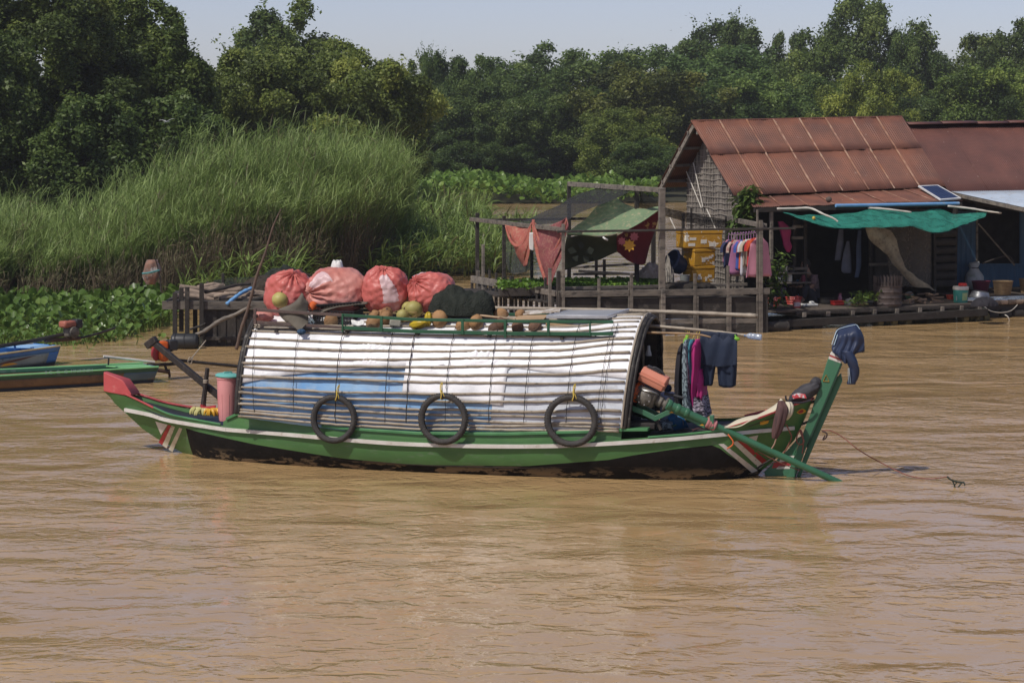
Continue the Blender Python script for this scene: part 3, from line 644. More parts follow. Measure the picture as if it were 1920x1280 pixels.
# red bow block
def BPx(x, y, v): return BL(x, y, v)
mb = MB()
sec = []
for (x, yt, yb) in ((194, 697, 733), (203, 701, 735.5), (217, 707, 738), (230, 713, 740.5)):
	v = near_v(x) + 0.012; a = BL(x, yt, v); b = BL(x, yb, v)
	sec.append([BW(a.x, -v, a.z), BW(b.x, -v, b.z), BW(b.x, v, b.z), BW(a.x, v, a.z)])
a = BL(230, 713, near_v(230)); b = BL(246, 738, near_v(246)); sec.append([BW(b.x, -near_v(246), b.z), BW(b.x, -near_v(246), b.z - 0.03), BW(b.x, near_v(246), b.z - 0.03), BW(b.x, near_v(246), b.z)])
mb.rings(sec); build(mb, 'bow_block', pinkred, hull_root, bevel=0.008)
def trim(name, pts, vofs, w, h, mat, n=5, parent=hull_root, side=1, vf=None):
	mb = MB(); P = []
	for x, y in pts:
		v = (near_v(x) if vf is None else vf(x)) + vofs; q = BL(x, y, v); P.append((q.x, v, q.z))
	P = smooth_path([Vector(p) for p in P], n); rows = []
	for p in P:
		rows.append([BW(p.x, side * (p.y - w / 2), p.z - h / 2), BW(p.x, side * (p.y + w / 2), p.z - h / 2), BW(p.x, side * (p.y + w / 2), p.z + h / 2), BW(p.x, side * (p.y - w / 2), p.z + h / 2)])
	mb.rings(rows); return build(mb, name, mat, parent, bevel=0.004)
trim('bow_trim', [(236, 739), (262, 751), (288, 764)], 0.0, 0.03, 0.022, pinkred)
trim('gunwale_trim', [(288, 763), (315, 775), (344, 782), (414, 795)], 0.0, 0.035, 0.02, green_l)
trim('gunwale_trim', [(1215, 819), (1290, 813), (1342, 807), (1365, 803), (1421, 785)], 0.0, 0.035, 0.02, green_l)
trim('stern_trim', [(1365, 802), (1421, 784), (1466, 767), (1500, 755), (1522, 749)], 0.0, 0.035, 0.024, pinkred)
for nm, pts in (('bow_trim', [(236, 739), (262, 751), (288, 764), (344, 782)]), ('stern_trim', [(1365, 802), (1421, 784), (1466, 767), (1500, 755), (1522, 749)])):   # far side
	mbp = []
	for x, y in pts:
		q = BL(x, y, near_v(x)); mbp.append(Vector((q.x, -near_v(x), q.z)))
	mb = MB(); mb.tube([BW(p.x, p.y, p.z) for p in smooth_path(mbp, 4)], 0.018, 6); build(mb, nm, pinkred, hull_root)
rub = [(234, 768), (280, 777), (320, 788.5), (414, 803.5), (430, 805.5), (500, 811), (576, 817.5), (640, 823.5), (742, 831), (850, 835), (949, 836.5), (1050, 835.5), (1155, 830.5), (1258, 823.5), (1337, 816), (1420, 808), (1490, 802)]
def rub_v(x):
	u = BL(x, interp(rub, x), near_v(x)); return hull_v(u.x, u.z)
trim('rub_rail', rub, 0.018, 0.05, 0.043, white_p, vf=rub_v)
# side planks that box in the foot of the canopy
mb = MB(); pts = [(418, 790), (445, 773.5), (520, 786), (640, 800), (784, 810), (950, 811), (1100, 807), (1165, 803.5)]
rows = []
for i, (x, y) in enumerate(pts):
	v = near_v(x) - 0.015; q = BL(x, y, v); zb = st_at(q.x)[2] - 0.01
	rows.append([BW(q.x, v - 0.03, zb), BW(q.x, v, zb), BW(q.x, v - 0.01, q.z), BW(q.x, v - 0.04, q.z)])
mb.rings(rows); build(mb, 'side_plank', green, hull_root, bevel=0.004)
mb = MB(); rows = []
for x, y in [(424, 783)] + pts[1:] + [(1215, 803)]:
	v = near_v(x) - 0.005; q = BL(x, y, v)
	rows.append([BW(q.x, v - 0.12, q.z - 0.032), BW(q.x, v + 0.012, q.z - 0.032), BW(q.x, v + 0.012, q.z + 0.003), BW(q.x, v - 0.12, q.z + 0.003)])
mb.rings(rows); build(mb, 'side_plank_cap', green_l, hull_root, bevel=0.005)
mb = MB(); rows = []
for x, y in ((440, 776), (640, 800), (950, 811), (1165, 803)):
	v = near_v(x) - 0.02; q = BL(x, y, v); zb = st_at(q.x)[2] - 0.01
	rows.append([BW(q.x, -v, zb), BW(q.x, -v + .03, zb), BW(q.x, -v + .03, q.z), BW(q.x, -v, q.z)])
mb.rings(rows); build(mb, 'side_plank', green, hull_root)
# painted bands near the ends: thin coats 3 mm proud of the planks
def band(name, quad, mat, n=8, m=5, off=0.004):
	"""quad: pixel corners (top a, top b, bottom b, bottom a) laid on the near hull side"""
	rows = []
	for i in range(n + 1):
		row = []
		for j in range(m + 1):
			s = i / n; t = j / m
			x = lerp(lerp(quad[0][0], quad[1][0], t), lerp(quad[3][0], quad[2][0], t), s); y = lerp(lerp(quad[0][1], quad[1][1], t), lerp(quad[3][1], quad[2][1], t), s)
			v = 0.5 * near_v(x)
			for k in range(14):
				q = BL(x, y, v); v = 0.5 * v + 0.5 * hull_v(q.x, q.z)
			q = BL(x, y, v + off); row.append(BW(q.x, v + off, q.z))
		rows.append(row)
	mb = MB(); mb.grid(rows); return build(mb, name, mat, hull_root, angle=180)
band('white_stripe', [(291, 789.5), (314, 796), (303.5, 812.5), (302, 815.5)], white_p)
band('red_stripe', [(315, 796), (321, 797.5), (304, 834), (297, 829)], red_p)
band('cream_stripe', [(321.3, 797.5), (328, 800), (312.5, 840), (304.3, 834.3)], cream_p)
band('cream_stripe', [(336, 801.5), (342, 803), (323.5, 847), (316, 842.5)], cream_p)
band('white_stripe', [(1347, 832), (1357, 831.5), (1421, 882), (1410, 886)], white_p)
band('white_stripe', [(1373, 829), (1382, 826), (1432, 871.5), (1424, 878)], white_p)
band('red_stripe', [(1382.5, 826), (1391, 825), (1439, 864.5), (1432, 871)], red_p)
band('white_stripe', [(1404, 819), (1422, 815.5), (1416, 832), (1412, 834)], white_p)
def emblem(name, pts, mat, off):     # a painted flower on the stern quarter
	cx = sum(p[0] for p in pts) / len(pts); cy = sum(p[1] for p in pts) / len(pts); out = []
	for x, y in pts + [(cx, cy)]:
		v = 0.5 * near_v(x)
		for k in range(14):
			q = BL(x, y, v); v = 0.5 * v + 0.5 * hull_v(q.x, min(q.z, st_at(q.x)[2]))
		q = BL(x, y, v + off); out.append(BW(q.x, v + off, q.z))
	n = len(pts); mb = MB(); mb.add(out, [(i, (i + 1) % n, n) for i in range(n)]); return build(mb, name, mat, hull_root, smooth=False)
emblem('painted_flower', [(1493, 773), (1499, 768), (1504, 766), (1510, 768), (1512, 771), (1506, 775), (1499, 776)], yellow_p, 0.006)
emblem('painted_flower', [(1496, 772.5), (1501, 768.5), (1505, 767.5), (1507, 770), (1504, 774), (1499, 774.5)], red_p, 0.009)
emblem('painted_patch', [(1425, 791), (1433, 788.5), (1442, 788), (1440, 793), (1431, 796), (1425, 796)], yellow_p, 0.006)
# ---- canopy
U0 = BL(447, 775, 0.86).x; U1 = BL(1170, 800, 0.86).x
Z0 = 0.5 * (BL(447, 775, 0.86).z + BL(1170, 800, 0.86).z)
ZT = BL(1212, 594, 0.0).z
Z0L = BL(452, 776, 0.86).z; Z0R = BL(1165, 802, 0.88).z; ZTR = ZT + 0.02
CV = 0.885; LEAN = 0.10
_feet = [(BL(x, y, 0.885).x, BL(x, y, 0.885).z) for x, y in ((447, 778), (540, 791), (640, 803), (784, 813), (950, 813), (1060, 810), (1170, 806))]
def zfoot(u): return interp(_feet, u) - 0.02
def ztop(u):
	f = max(0.0, min(1.0, (U1 - 0.1 - u) / 0.9)); return ZT - 0.075 * f * f * (3 - 2 * f)
def arch(u, t, r=0.0):
	"""t 0 = near foot, 1 = crown, 2 = far foot"""
	a = math.pi / 2 * t; ca, sa = math.cos(a), math.sin(a); e = 0.93
	v = (CV + r) * math.copysign(abs(ca) ** e, ca); zz = zfoot(u); z = zz + (ztop(u) + r - zz) * abs(sa) ** 0.97
	return BW(u + LEAN * abs(sa) * ((u - U0) / (U1 - U0) * 1.0 + 0.15), v, z)
def arch_ut(x, y):
	"""parameters of the canopy point seen at pixel (x, y)"""
	best = None; last = None; d = ray(x, y)
	for i in range(0, 131):
		t = i / 100.0; a = math.pi / 2 * t; v = CV * math.copysign(abs(math.cos(a)) ** 0.93, math.cos(a)); q = BL(x, y, v)
		u = q.x
		for _ in range(3): u = q.x - LEAN * math.sin(a) * ((u - U0) / (U1 - U0) + 0.15)
		zz = zfoot(u); r = q.z - (zz + (ztop(u) - zz) * math.sin(a) ** 0.97)
		if last is not None and (last[0] <= 0) != (r <= 0):
			f = last[0] / (last[0] - r); return (lerp(last[1], u, f), lerp(last[2], t, f))
		if best is None or abs(r) < best[0]: best = (abs(r), u, t)
		last = (r, u, t)
	return best[1], best[2]
def canopy_sheet(name, mat, edge_lo, edge_hi, u0, u1, r, n=70, m=26, amp=0.006, sc=3.0, seed=1, solid=0.004):
	"""edge_lo/edge_hi: functions u -> t"""
	rows = []
	for i in range(n + 1):
		u = lerp(u0, u1, i / n); row = []
		for j in range(m + 1):
			t = lerp(edge_lo(u), edge_hi(u), j / m)
			w = mnoise.noise(Vector((u * sc, t * sc * 1.6, seed))) * amp + mnoise.noise(Vector((u * sc * 2.7, t * sc * 4, seed + 9))) * amp * 0.5
			row.append(arch(u, t, r + w))
		rows.append(row)
	mb = MB(); mb.grid(rows); return build(mb, name, mat, hull_root, solid=solid, angle=180)
def edge_from(pxs):
	pts = sorted(arch_ut(x, y) for x, y in pxs); return lambda u: interp(pts, u)
canopy_sheet('canopy_lining', lining, lambda u: -0.01, lambda u: 2.0, U0, U1, -0.045, n=30, m=50, amp=0.0)
canopy_sheet('blue_tarpaulin', blue_tarp, lambda u: 0.0, lambda u: 0.72, U0 + 0.01, arch_ut(935, 770)[0], -0.006, amp=0.009, sc=3.2, seed=4)
ux = arch_ut(757, 720)[0]; ub = arch_ut(921, 780)[0]; ur = arch_ut(946, 740)[0]
canopy_sheet('white_sheet', white_sheet, edge_from([(452, 719), (530, 705), (620, 696), (700, 690), (800, 686), (960, 690), (1180, 712)]), lambda u: 1.98, U0 + 0.005, U1 - 0.01, 0.017, n=110, m=44, amp=0.008, sc=2.2, seed=2)
canopy_sheet('white_sheet', white_sheet, edge_from([(757, 737), (800, 741), (850, 744), (862, 752), (945, 761)]), lambda u: 0.66, ux, ur, 0.022, n=30, m=16, amp=0.007, seed=6)
canopy_sheet('silver_sheet', silver_sheet, lambda u: 0.005, lambda u: 0.63, ub, U1 - 0.012, 0.007, n=40, m=26, amp=0.008, seed=8)
# buckled patches where the sheet bulges between the battens
def bulge(x0, x1, y0, y1, seed):
	(ua, ta), (uc, tc) = arch_ut(x0, y1), arch_ut(x1, y0); rows = []
	for i in range(29):
		u = lerp(ua, uc, i / 28); row = []
		for j in range(13):
			t = lerp(ta, tc, j / 12); k = math.sin(math.pi * j / 12) * math.sin(math.pi * i / 28)
			row.append(arch(u, t, 0.018 + 0.03 * k * (0.6 + 0.8 * mnoise.noise(Vector((i * 0.45, j * 0.2, seed))))))
		rows.append(row)
	mb = MB(); mb.grid(rows); build(mb, 'buckled_sheet', white_sheet, hull_root, angle=180, solid=0.003)
bulge(662, 722, 664, 686, 3); bulge(668, 730, 646, 660, 5); bulge(860, 935, 655, 676, 7); bulge(850, 960, 672, 692, 8)
# bamboo battens with their knots
batt = [(609, 606, 601), (613, 615, 607), (617, 624, 616), (623, 632, 625), (636, 648, 636), (652, 660, 648), (671, 676, 662), (682, 690, 676), (688, 703, 697), (706, 717, 717), (726, 739, 734), (735, 753, 750), (747, 766, 770), (757, 776, 784), (767, 787, 795), (773, 794, 802), (780, 802, 808)]
def batten(t3, seed, rad):
	rg = random.Random(seed); P = []; rr = []
	xsb = list(range(450, 1180, 12)); last = None
	k0 = rg.random() * 0.3
	for x in xsb:
		ts = t3[0]; L = (x - 450) / 725.0
		l0 = (L - .432) * (L - 1) / (.432); l1 = L * (L - 1) / (.432 * -.568); l2 = L * (L - .432) / (.568)
		t = ts * l0 + t3[1] * l1 + t3[2] * l2
		u = lerp(U0 + 0.02, U1 - 0.02, L)
		w = 0.010 * mnoise.noise(Vector((L * 6, seed * 3.7, 0))) + 0.0012 * rg.uniform(-1, 1)
		P.append(arch(u, t + w, 0.030)); kn = ((u * 1.9 + k0) % 0.62) < 0.045
		rr.append(rad * (1.18 if kn else 1.0) * rg.uniform(0.93, 1.05) * (1.15 - 0.3 * (L if seed % 2 else 1 - L)))
	mb = MB(); mb.tube(P, rr, 7); build(mb, 'bamboo_batten', bamboo, hull_root, angle=180)
for i, (a, b, c) in enumerate(batt):
	batten((arch_ut(450, a)[1], arch_ut(763, b)[1], arch_ut(1170, c)[1]), i, 0.016 if i > 3 else 0.0135)
for i, t in enumerate((0.97, 1.06, 1.16, 1.27, 1.4, 1.55, 1.72, 1.9)): batten((t, t + 0.01, t), 40 + i, 0.015)
# lashing cords
def cord(x0, y0, x1, y1, rad, seed, name='lashing_cord'):
	ua, ta = arch_ut(x0, y0); ub_, tb = arch_ut(x1, y1); rg = random.Random(seed); P = []
	for i in range(41):
		f = i / 40; P.append(arch(lerp(ua, ub_, f) + rg.uniform(-.006, .006), lerp(ta, tb, f), 0.046))
	mb = MB(); mb.tube(P, [rad * 0.62 * rg.uniform(0.6, 1.6) for _ in P], 5); build(mb, name, cord_m, hull_root)
for k, (xb, xt, rad) in enumerate([(479, 484, .005), (553, 566, .0055), (631, 650, .007), (724, 742, .006), (764, 785, .010), (836, 858, .006), (918, 938, .007), (984, 1008, .006), (1063, 1088, .006), (1128, 1160, .006), (1120, 1152, .005)]):
	cord(xb, 792 if xb > 560 else 772, xt, 612, rad, k)
# end hoops
def hoop(u, r, rad, mat, seed, name='end_hoop', n=44, t0=-0.02, t1=2.02):
	rg = random.Random(seed); P = [arch(u, lerp(t0, t1, i / n), r + rg.uniform(-.003, .003)) for i in range(n + 1)]
	mb = MB(); mb.tube(P, [rad * rg.uniform(0.85, 1.2) for _ in P], 7); build(mb, name, mat, hull_root, angle=180)
hoop(U0 - 0.01, 0.0, 0.032, dark_bamboo, 1); hoop(U0 + 0.03, 0.03, 0.018, dark_bamboo, 2)
hoop(U1 + 0.01, 0.005, 0.030, dark_bamboo, 3); hoop(U1 + 0.05, -0.01, 0.022, dark_bamboo, 4); hoop(U1 - 0.02, 0.04, 0.014, bamboo, 5)
for f in (0.965, 0.9, 0.8, 0.65, 0.5, 0.35, 0.2): hoop(lerp(U0, U1, f), -0.06, 0.016, bamboo if f > 0.85 else dark_bamboo, 9, 'inner_rib')
# roof rack
def rail_pt(x, y, v): q = BL(x, y, v); return BW(q.x, v, q.z)
RV = 0.555
up = [(478, 580.5), (560, 586), (643, 590.5), (770, 598.5), (950, 602), (1090, 603), (1150, 603.5)]
lo = [(478, 603.5), (560, 609), (643, 614), (770, 621), (950, 625), (1090, 626), (1150, 625.5)]
def rail(pts, h, mat, v=RV, name='roof_rail', d=0.03):
	mb = MB(); mb.tube([rail_pt(x, y, v) for x, y in pts], 0.01, 4)
	mb = MB(); rows = []
	for x, y in pts:
		q = BL(x, y, v); rows.append([BW(q.x, v - d / 2, q.z - h / 2), BW(q.x, v + d / 2, q.z - h / 2), BW(q.x, v + d / 2, q.z + h / 2), BW(q.x, v - d / 2, q.z + h / 2)])
	mb.rings(rows); return build(mb, name, mat, hull_root, bevel=0.003)
rail_br = M('bare_rail_wood', (0.11, 0.075, 0.065), (0.07, 0.05, 0.045), scale=6, rough=0.7, dirt=(0.15, 0.13, 0.11), dscale=6)
rail(up[:3], 0.036, rail_br); rail(lo[:3], 0.036, rail_br); rail(up[2:], 0.036, rail_green); rail(lo[2:], 0.042, rail_green)
for x in (479, 643, 716, 868, 948, 1029, 1107):
	yt = interp(up, x); yb = interp(lo, x); a = BL(x, yt - 3, RV); b = BL(x, yb + (8 if x in (643, 948) else 4), RV); mb = MB()
	w = 0.02 if x in (643, 1107) else 0.034
	mb.bar(BW(a.x, RV + 0.018, b.z), BW(a.x, RV + 0.018, a.z), w, 0.016, up=BF.n); build(mb, 'rail_post', rail_br if x == 479 else rail_green, hull_root, bevel=0.003)
du = BL(478, 580, RV).x; dv = BL(1150, 603, RV).x; dzu = BL(800, 600, RV).z
for z, hh in ((dzu, 0.036), (dzu - 0.145, 0.04)):
	mb = MB(); mb.bar(BW(du, -RV, z + 0.02), BW(dv, -RV, z - 0.01), 0.03, hh); build(mb, 'roof_rail', rail_green, hull_root, bevel=0.003)
for k in range(6):
	uu = lerp(du, dv, k / 5); mb = MB(); mb.bar(BW(uu, -RV - 0.02, dzu - 0.19), BW(uu, -RV - 0.02, dzu + 0.03), 0.034, 0.016, up=BF.n); build(mb, 'rail_post', rail_green, hull_root)
mb = MB(); mb.bar(BW(du, -RV - 0.03, dzu), BW(du, RV + 0.03, dzu), 0.03, 0.036); build(mb, 'rail_end', rail_br, hull_root)
RACK = dzu - 0.145        # height of the rack floor
for k in range(9):
	v = lerp(-RV + 0.05, RV - 0.05, k / 8); mb = MB(); mb.bar(BW(du, v, RACK - 0.01), BW(dv, v, RACK - 0.012), 0.05, 0.014); build(mb, 'rack_slat', deck_wood, hull_root)
for k in range(5):
	uu = lerp(du, dv, (k + 0.3) / 5); mb = MB(); mb.bar(BW(uu, -RV, RACK - 0.035), BW(uu, RV, RACK - 0.035), 0.04, 0.03); build(mb, 'rack_bearer', deck_wood, hull_root)
# ---- rudder (hangs on the stern)
def RP(x, y, v=0.0): q = BL(x, y, 0.0); return BW(q.x, v, q.z)
def plate(name, pts, v, th, mat, bevel=0.006):
	mb = MB(); mb.prism([RP(x, y, v - th / 2) for x, y in pts], BF.n * th); return build(mb, name, mat, hull_root, bevel=bevel, smooth=True)
plate('rudder_post', [(1555, 668), (1580, 677), (1545, 762), (1513, 835), (1492, 893), (1476, 893), (1500, 830), (1521, 775), (1537, 726)], 0.03, 0.11, rudder_green)
plate('rudder_head', [(1560, 658), (1575, 668), (1582, 675), (1578.5, 680), (1554.5, 671.5)], 0.03, 0.114, white_p)
plate('rudder_band', [(1558, 663.2), (1579, 672), (1578, 674.5), (1556.8, 666)], 0.03, 0.118, red_p, 0.0)
plate('rudder_blade', [(1577, 699), (1579.5, 714), (1555, 769), (1535.6, 813), (1501, 893), (1494, 893), (1515, 835), (1546, 762), (1568, 708)], 0.0, 0.045, rudder_green)
plate('rudder_blade', [(1504, 816), (1495, 838), (1478, 892), (1436, 892), (1433, 884), (1456, 862), (1478, 842), (1497, 820)], 0.0, 0.045, rudder_green)
plate('white_mark', [(1466, 854), (1497, 853), (1491, 862), (1461, 866)], 0.024, 0.006, white_p, 0)
plate('red_mark', [(1452, 866), (1491, 863), (1489, 871), (1448, 877)], 0.024, 0.006, red_p, 0)
plate('white_mark', [(1461, 872), (1489, 871.5), (1486, 878), (1456, 878)], 0.024, 0.006, white_p, 0)
plate('rudder_groove', [(1579, 680), (1581, 682), (1546, 764), (1515, 837), (1513, 836), (1544, 762)], 0.07, 0.02, M('dark_groove', (0.02, 0.05, 0.035), rough=0.7), 0)
mb = MB(); tri = [(1551, 701), (1545.5, 713), (1556.5, 713.5)]
mb.tube([RP(x, y, 0.088) for x, y in tri], 0.010, 6, closed=True, flat=0.5); build(mb, 'yellow_triangle', yellow_p, hull_root)
mb = MB(); mb.bar(RP(1518, 755, 0.0), RP(1534, 750, 0.0), 0.03, 0.03); build(mb, 'rudder_hinge', dark_bamboo, hull_root)
mb = MB(); mb.bar(RP(1500, 796, 0), RP(1523, 788, 0), 0.03, 0.03); build(mb, 'rudder_hinge', dark_bamboo, hull_root)
def waterline_scrapes():
	t = black_hull.node_tree; L = t.links.new; mx = [n for n in t.nodes if n.type == 'MIX_RGB'][0]; fac = mx.inputs[0].links[0].from_socket
	tc = [n for n in t.nodes if n.type == 'TEX_COORD'][0]; sp = N(t, 'ShaderNodeSeparateXYZ'); L(tc.outputs['Object'], sp.inputs[0])
	mr = N(t, 'ShaderNodeMapRange'); L(sp.outputs['Z'], mr.inputs['Value']); mr.inputs['From Min'].default_value = 0.17; mr.inputs['From Max'].default_value = 0.05; mr.inputs['To Min'].default_value = 0; mr.inputs['To Max'].default_value = 1
	mu = N(t, 'ShaderNodeMath', operation='MULTIPLY'); L(fac, mu.inputs[0]); L(mr.outputs[0], mu.inputs[1]); L(mu.outputs[0], mx.inputs[0])
	n2 = [n for n in t.nodes if n.type == 'TEX_NOISE' and abs(n.inputs['Scale'].default_value - 3.2) < 0.01][0]; n2.inputs['Roughness'].default_value = 0.7
	mp = N(t, 'ShaderNodeMapping'); mp.inputs['Scale'].default_value = (0.6, 0.6, 2.2); L(tc.outputs['Object'], mp.inputs['Vector']); L(mp.outputs[0], n2.inputs['Vector'])
	cr = [n for n in t.nodes if n.type == 'VALTORGB' and n.inputs[0].links and n.inputs[0].links[0].from_node == n2][0]; cr.color_ramp.elements[0].position = 0.50; cr.color_ramp.elements[1].position = 0.535
waterline_scrapes()
# ================================================================ THINGS ON AND AROUND THE COVERED BOAT
def LP(x, y, v): q = BL(x, y, v); return BW(q.x, v, q.z)
# ---- tyre fenders
def make_tyre():
	r = thing('tyre_fender', 'tyre', 'tyre', (0, 0, 0), 'old tyres hung along the boat side as fenders')
	prof = [(0.245, -0.026), (0.268, -0.042), (0.292, -0.040), (0.305, -0.022), (0.308, 0.0), (0.305, 0.022), (0.292, 0.040), (0.268, 0.042), (0.245, 0.026), (0.238, 0.020), (0.262, 0.026), (0.286, 0.0), (0.262, -0.026), (0.238, -0.020), (0.245, -0.026)]
	mb = MB(); Rm = Matrix.Rotation(math.pi / 2, 3, 'X'); mb.lathe(prof, (0, 0, 0), 48, Rm, cap=False); build(mb, 'tyre', rubber, r, angle=60)
	mb = MB()
	for k in range(60):
		a = 2 * math.pi * k / 60
		for s in (-1, 1):
			c = Vector((math.cos(a + s * 0.02) * 0.3075, s * 0.013, math.sin(a + s * 0.02) * 0.3075)); Rm2 = Matrix.Rotation(-a, 3, 'Y') @ Matrix.Rotation(s * 0.5, 3, 'X')
			mb.box(c, (0.008, 0.022, 0.012), Rm2)
	build(mb, 'tread', rubber, r)
	mb = MB(); mb.tube(smooth_path([(0.0, -0.055, 0.245), (0.012, -0.06, 0.29), (0.0, -0.045, 0.34), (-0.008, -0.01, 0.40), (0.0, 0.03, 0.43), (0.006, 0.0, 0.38), (-0.004, 0.03, 0.32), (0.0, 0.05, 0.25), (0.0, 0.0, 0.232), (0.0, -0.055, 0.245)], 5), 0.007, 6); build(mb, 'rope', yellow_rope, r)
	mb = MB(); mb.tube([(0.0, -0.03, 0.34), (0.03, -0.045, 0.30), (0.045, -0.05, 0.265)], [0.006, 0.005, 0.003], 5); build(mb, 'rope_end', yellow_rope, r)
	return r
ty = make_tyre()
for i, (x, y, sx, lab) in enumerate([(626, 785, 0.93, 'left tyre fender, hanging over the blue tarpaulin'), (831, 785, 1.0, 'middle tyre fender, where blue tarpaulin meets white sheet'), (1071, 788.5, 1.04, 'right tyre fender, hanging over white sheet near the engine')]):
	vv = near_v(x) + 0.066; p = LP(x, y, vv); sc = (sx, 1, [0.96, 1, 1][i])
	yaw = BF.yaw + R([2, -1, 1][i]); tilt = Euler((R(-3), R([8, -4, 5][i]), yaw))
	if i == 0: put(ty, p, tilt, sc); ty['label'] = lab
	else: dup(ty, p, tilt, sc, lab)
# ---- pink bin with its lid
pink = M('pink_plastic', (0.66, 0.29, 0.29), (0.58, 0.24, 0.24), scale=3, rough=0.4, bump=0.05, dirt=(0.45, 0.22, 0.2), dscale=4)
teal_pl = M('teal_plastic', (0.16, 0.46, 0.40), (0.12, 0.38, 0.34), scale=3, rough=0.38)
bv = 0.30; bp_ = LP(428, 788, bv); r = thing('plastic_bin', 'tall pink plastic bin with a turquoise lid on the bow deck', 'bin', bp_)
hb = LP(428, 706, bv).z - bp_.z
mb = MB(); rw = 0.135
mb.lathe([(rw * 0.86, 0), (rw * 0.90, 0.03), (rw * 0.97, hb * 0.6), (rw * 0.985, hb * 0.6 + 0.01), (rw * 1.0, hb * 0.95), (rw * 1.06, hb * 0.955), (rw * 1.06, hb), (rw * 0.98, hb)], bp_, 28)
for k in range(9):
	a = 2 * math.pi * k / 9; d = Vector((math.cos(a), math.sin(a), 0)); mb.bar(bp_ + d * rw * 0.885 + Vector((0, 0, 0.02)), bp_ + d * rw * 0.975 + Vector((0, 0, hb * 0.62)), 0.008, 0.008, d)
build(mb, 'bin_body', pink, r)
mb = MB(); lc = bp_ + Vector((0, 0, hb + 0.002)); mb.lathe([(rw * 1.0, 0), (rw * 1.16, 0.0), (rw * 1.17, 0.015), (rw * 1.02, 0.03), (rw * 0.7, 0.042), (0.0, 0.046)], lc, 28, Matrix.Rotation(R(4), 3, 'Y')); build(mb, 'lid', teal_pl, r)
mb = MB(); mb.tube([lc + Vector((-0.055, -0.03, 0.035)), lc + Vector((-0.04, -0.03, 0.058)), lc + Vector((0.04, 0.02, 0.058)), lc + Vector((0.055, 0.03, 0.035))], 0.009, 6); build(mb, 'lid_handle', teal_pl, r)
# ---- bananas
ban_y = M('yellow_banana', (0.62, 0.36, 0.03), (0.50, 0.26, 0.02), scale=9, rough=0.45, dirt=(0.14, 0.08, 0.03), dscale=14, dlo=0.6, dhi=0.7)
ban_g = M('pale_banana', (0.50, 0.46, 0.20), (0.42, 0.42, 0.15), scale=9, rough=0.45, dirt=(0.25, 0.20, 0.10), dscale=12, dlo=0.6, dhi=0.7)
def bananas(c, n, mat, label, seed):
	rg = random.Random(seed); r = thing('banana_hand', label, 'bananas', c, 'bananas on the bow deck')
	for k in range(n):
		a = lerp(-0.9, 0.9, k / (n - 1)); b = Vector(c) + BF.a * (0.02 * a) + Vector((0, 0, 0.01)); d = BF.a * math.sin(a) * 0.8 + BF.n * 0.3 * rg.uniform(-1, 1.6)
		pts = smooth_path([b + Vector((0, 0, 0.07)) - d * 0.02, b + d * 0.05 + Vector((0, 0, 0.075)), b + d * 0.10 + Vector((0, 0, 0.045)), b + d * 0.12 + Vector((0, 0, 0.005))], 4)
		m = len(pts); mb = MB(); mb.tube(pts, [0.007 + 0.014 * math.sin(math.pi * min(1, (q + 1.2) / m)) ** 0.7 for q in range(m)], 7); build(mb, 'banana', mat, r)
	mb = MB(); mb.tube([Vector(c) + Vector((0, 0, 0.07)), Vector(c) + Vector((0, 0, 0.10))], [0.02, 0.012], 7); build(mb, 'stem', ban_g, r)
dz = 0.012
for (x, y, v, n, mt, lab, sd) in ((369, 778, 0.34, 8, ban_g, 'pale green hand of bananas nearest the bow', 1), (381, 780, 0.38, 8, ban_g, 'pale bananas between the bow bunch and the yellow bunch', 2), (394, 781, 0.40, 9, ban_y, 'ripe yellow hand of bananas in front of the pink bin', 3), (404, 780, 0.30, 8, ban_y, 'yellow bananas tucked against the pink bin', 4)):
	bananas(LP(x, y, v), n, mt, lab, sd)
red_cloth = M('red_cloth', (0.40, 0.03, 0.04), (0.30, 0.02, 0.03), rough=0.8)
mb = MB(); P = surf([[LP(x, y, v) for x, y in ((358, 766), (372, 764), (388, 761), (404, 760))] for v, in ((0.05,),)] + [[LP(x, y, 0.18) for x, y in ((360, 772), (374, 769), (390, 767), (406, 768))]], 6, 5)
mb.grid(crumple(P, 0.02, 7, 2)); tag(build(mb, 'red_plastic_bag', red_cloth, solid=0.01, angle=180), 'small red bag lying behind the bananas', 'bag')
# ---- mooring post and the dark sweep pole tied to it
dark_wood = M('dark_wood', (0.035, 0.028, 0.025), (0.02, 0.017, 0.015), scale=5, rough=0.6, bump=0.3, stretch=(3, 3, 0.6), dirt=(0.09, 0.075, 0.06), dscale=6)
r = thing('mooring_post', 'short dark wooden post with a red foot standing on the bow', 'post', LP(380, 766, 0.0))
mb = MB(); a = LP(380, 768, 0.0); b = LP(389, 690, 0.0); mb.tube([a, lerp(a, b, 0.5), b], [0.035, 0.030, 0.027], 8); build(mb, 'post', dark_wood, r)
mb = MB(); mb.tube([a - Vector((0, 0, 0.02)), lerp(a, b, 0.13)], [0.038, 0.037], 8); build(mb, 'red_foot', red_p, r)
mb = MB()
for k in range(3): c = lerp(a, b, 0.64 + 0.03 * k); mb.lathe([(0.034, 0), (0.038, 0.007), (0.034, 0.014)], c, 10)
build(mb, 'rope_lashing', bamboo, r)
r = thing('sweep_pole', 'long black squared pole slanting across the bow from the orange engine to the pink bin', 'pole', LP(417, 747, -0.08))
mb = MB(); mb.bar(LP(286, 640, -0.09), LP(420, 750, -0.09), 0.075, 0.085, BF.n); build(mb, 'pole', dark_wood, r, bevel=0.01)
mb = MB(); mb.bar(LP(275, 649, -0.09), LP(293, 635, -0.09), 0.09, 0.10, BF.n); build(mb, 'pole_head', dark_wood, r, bevel=0.01)
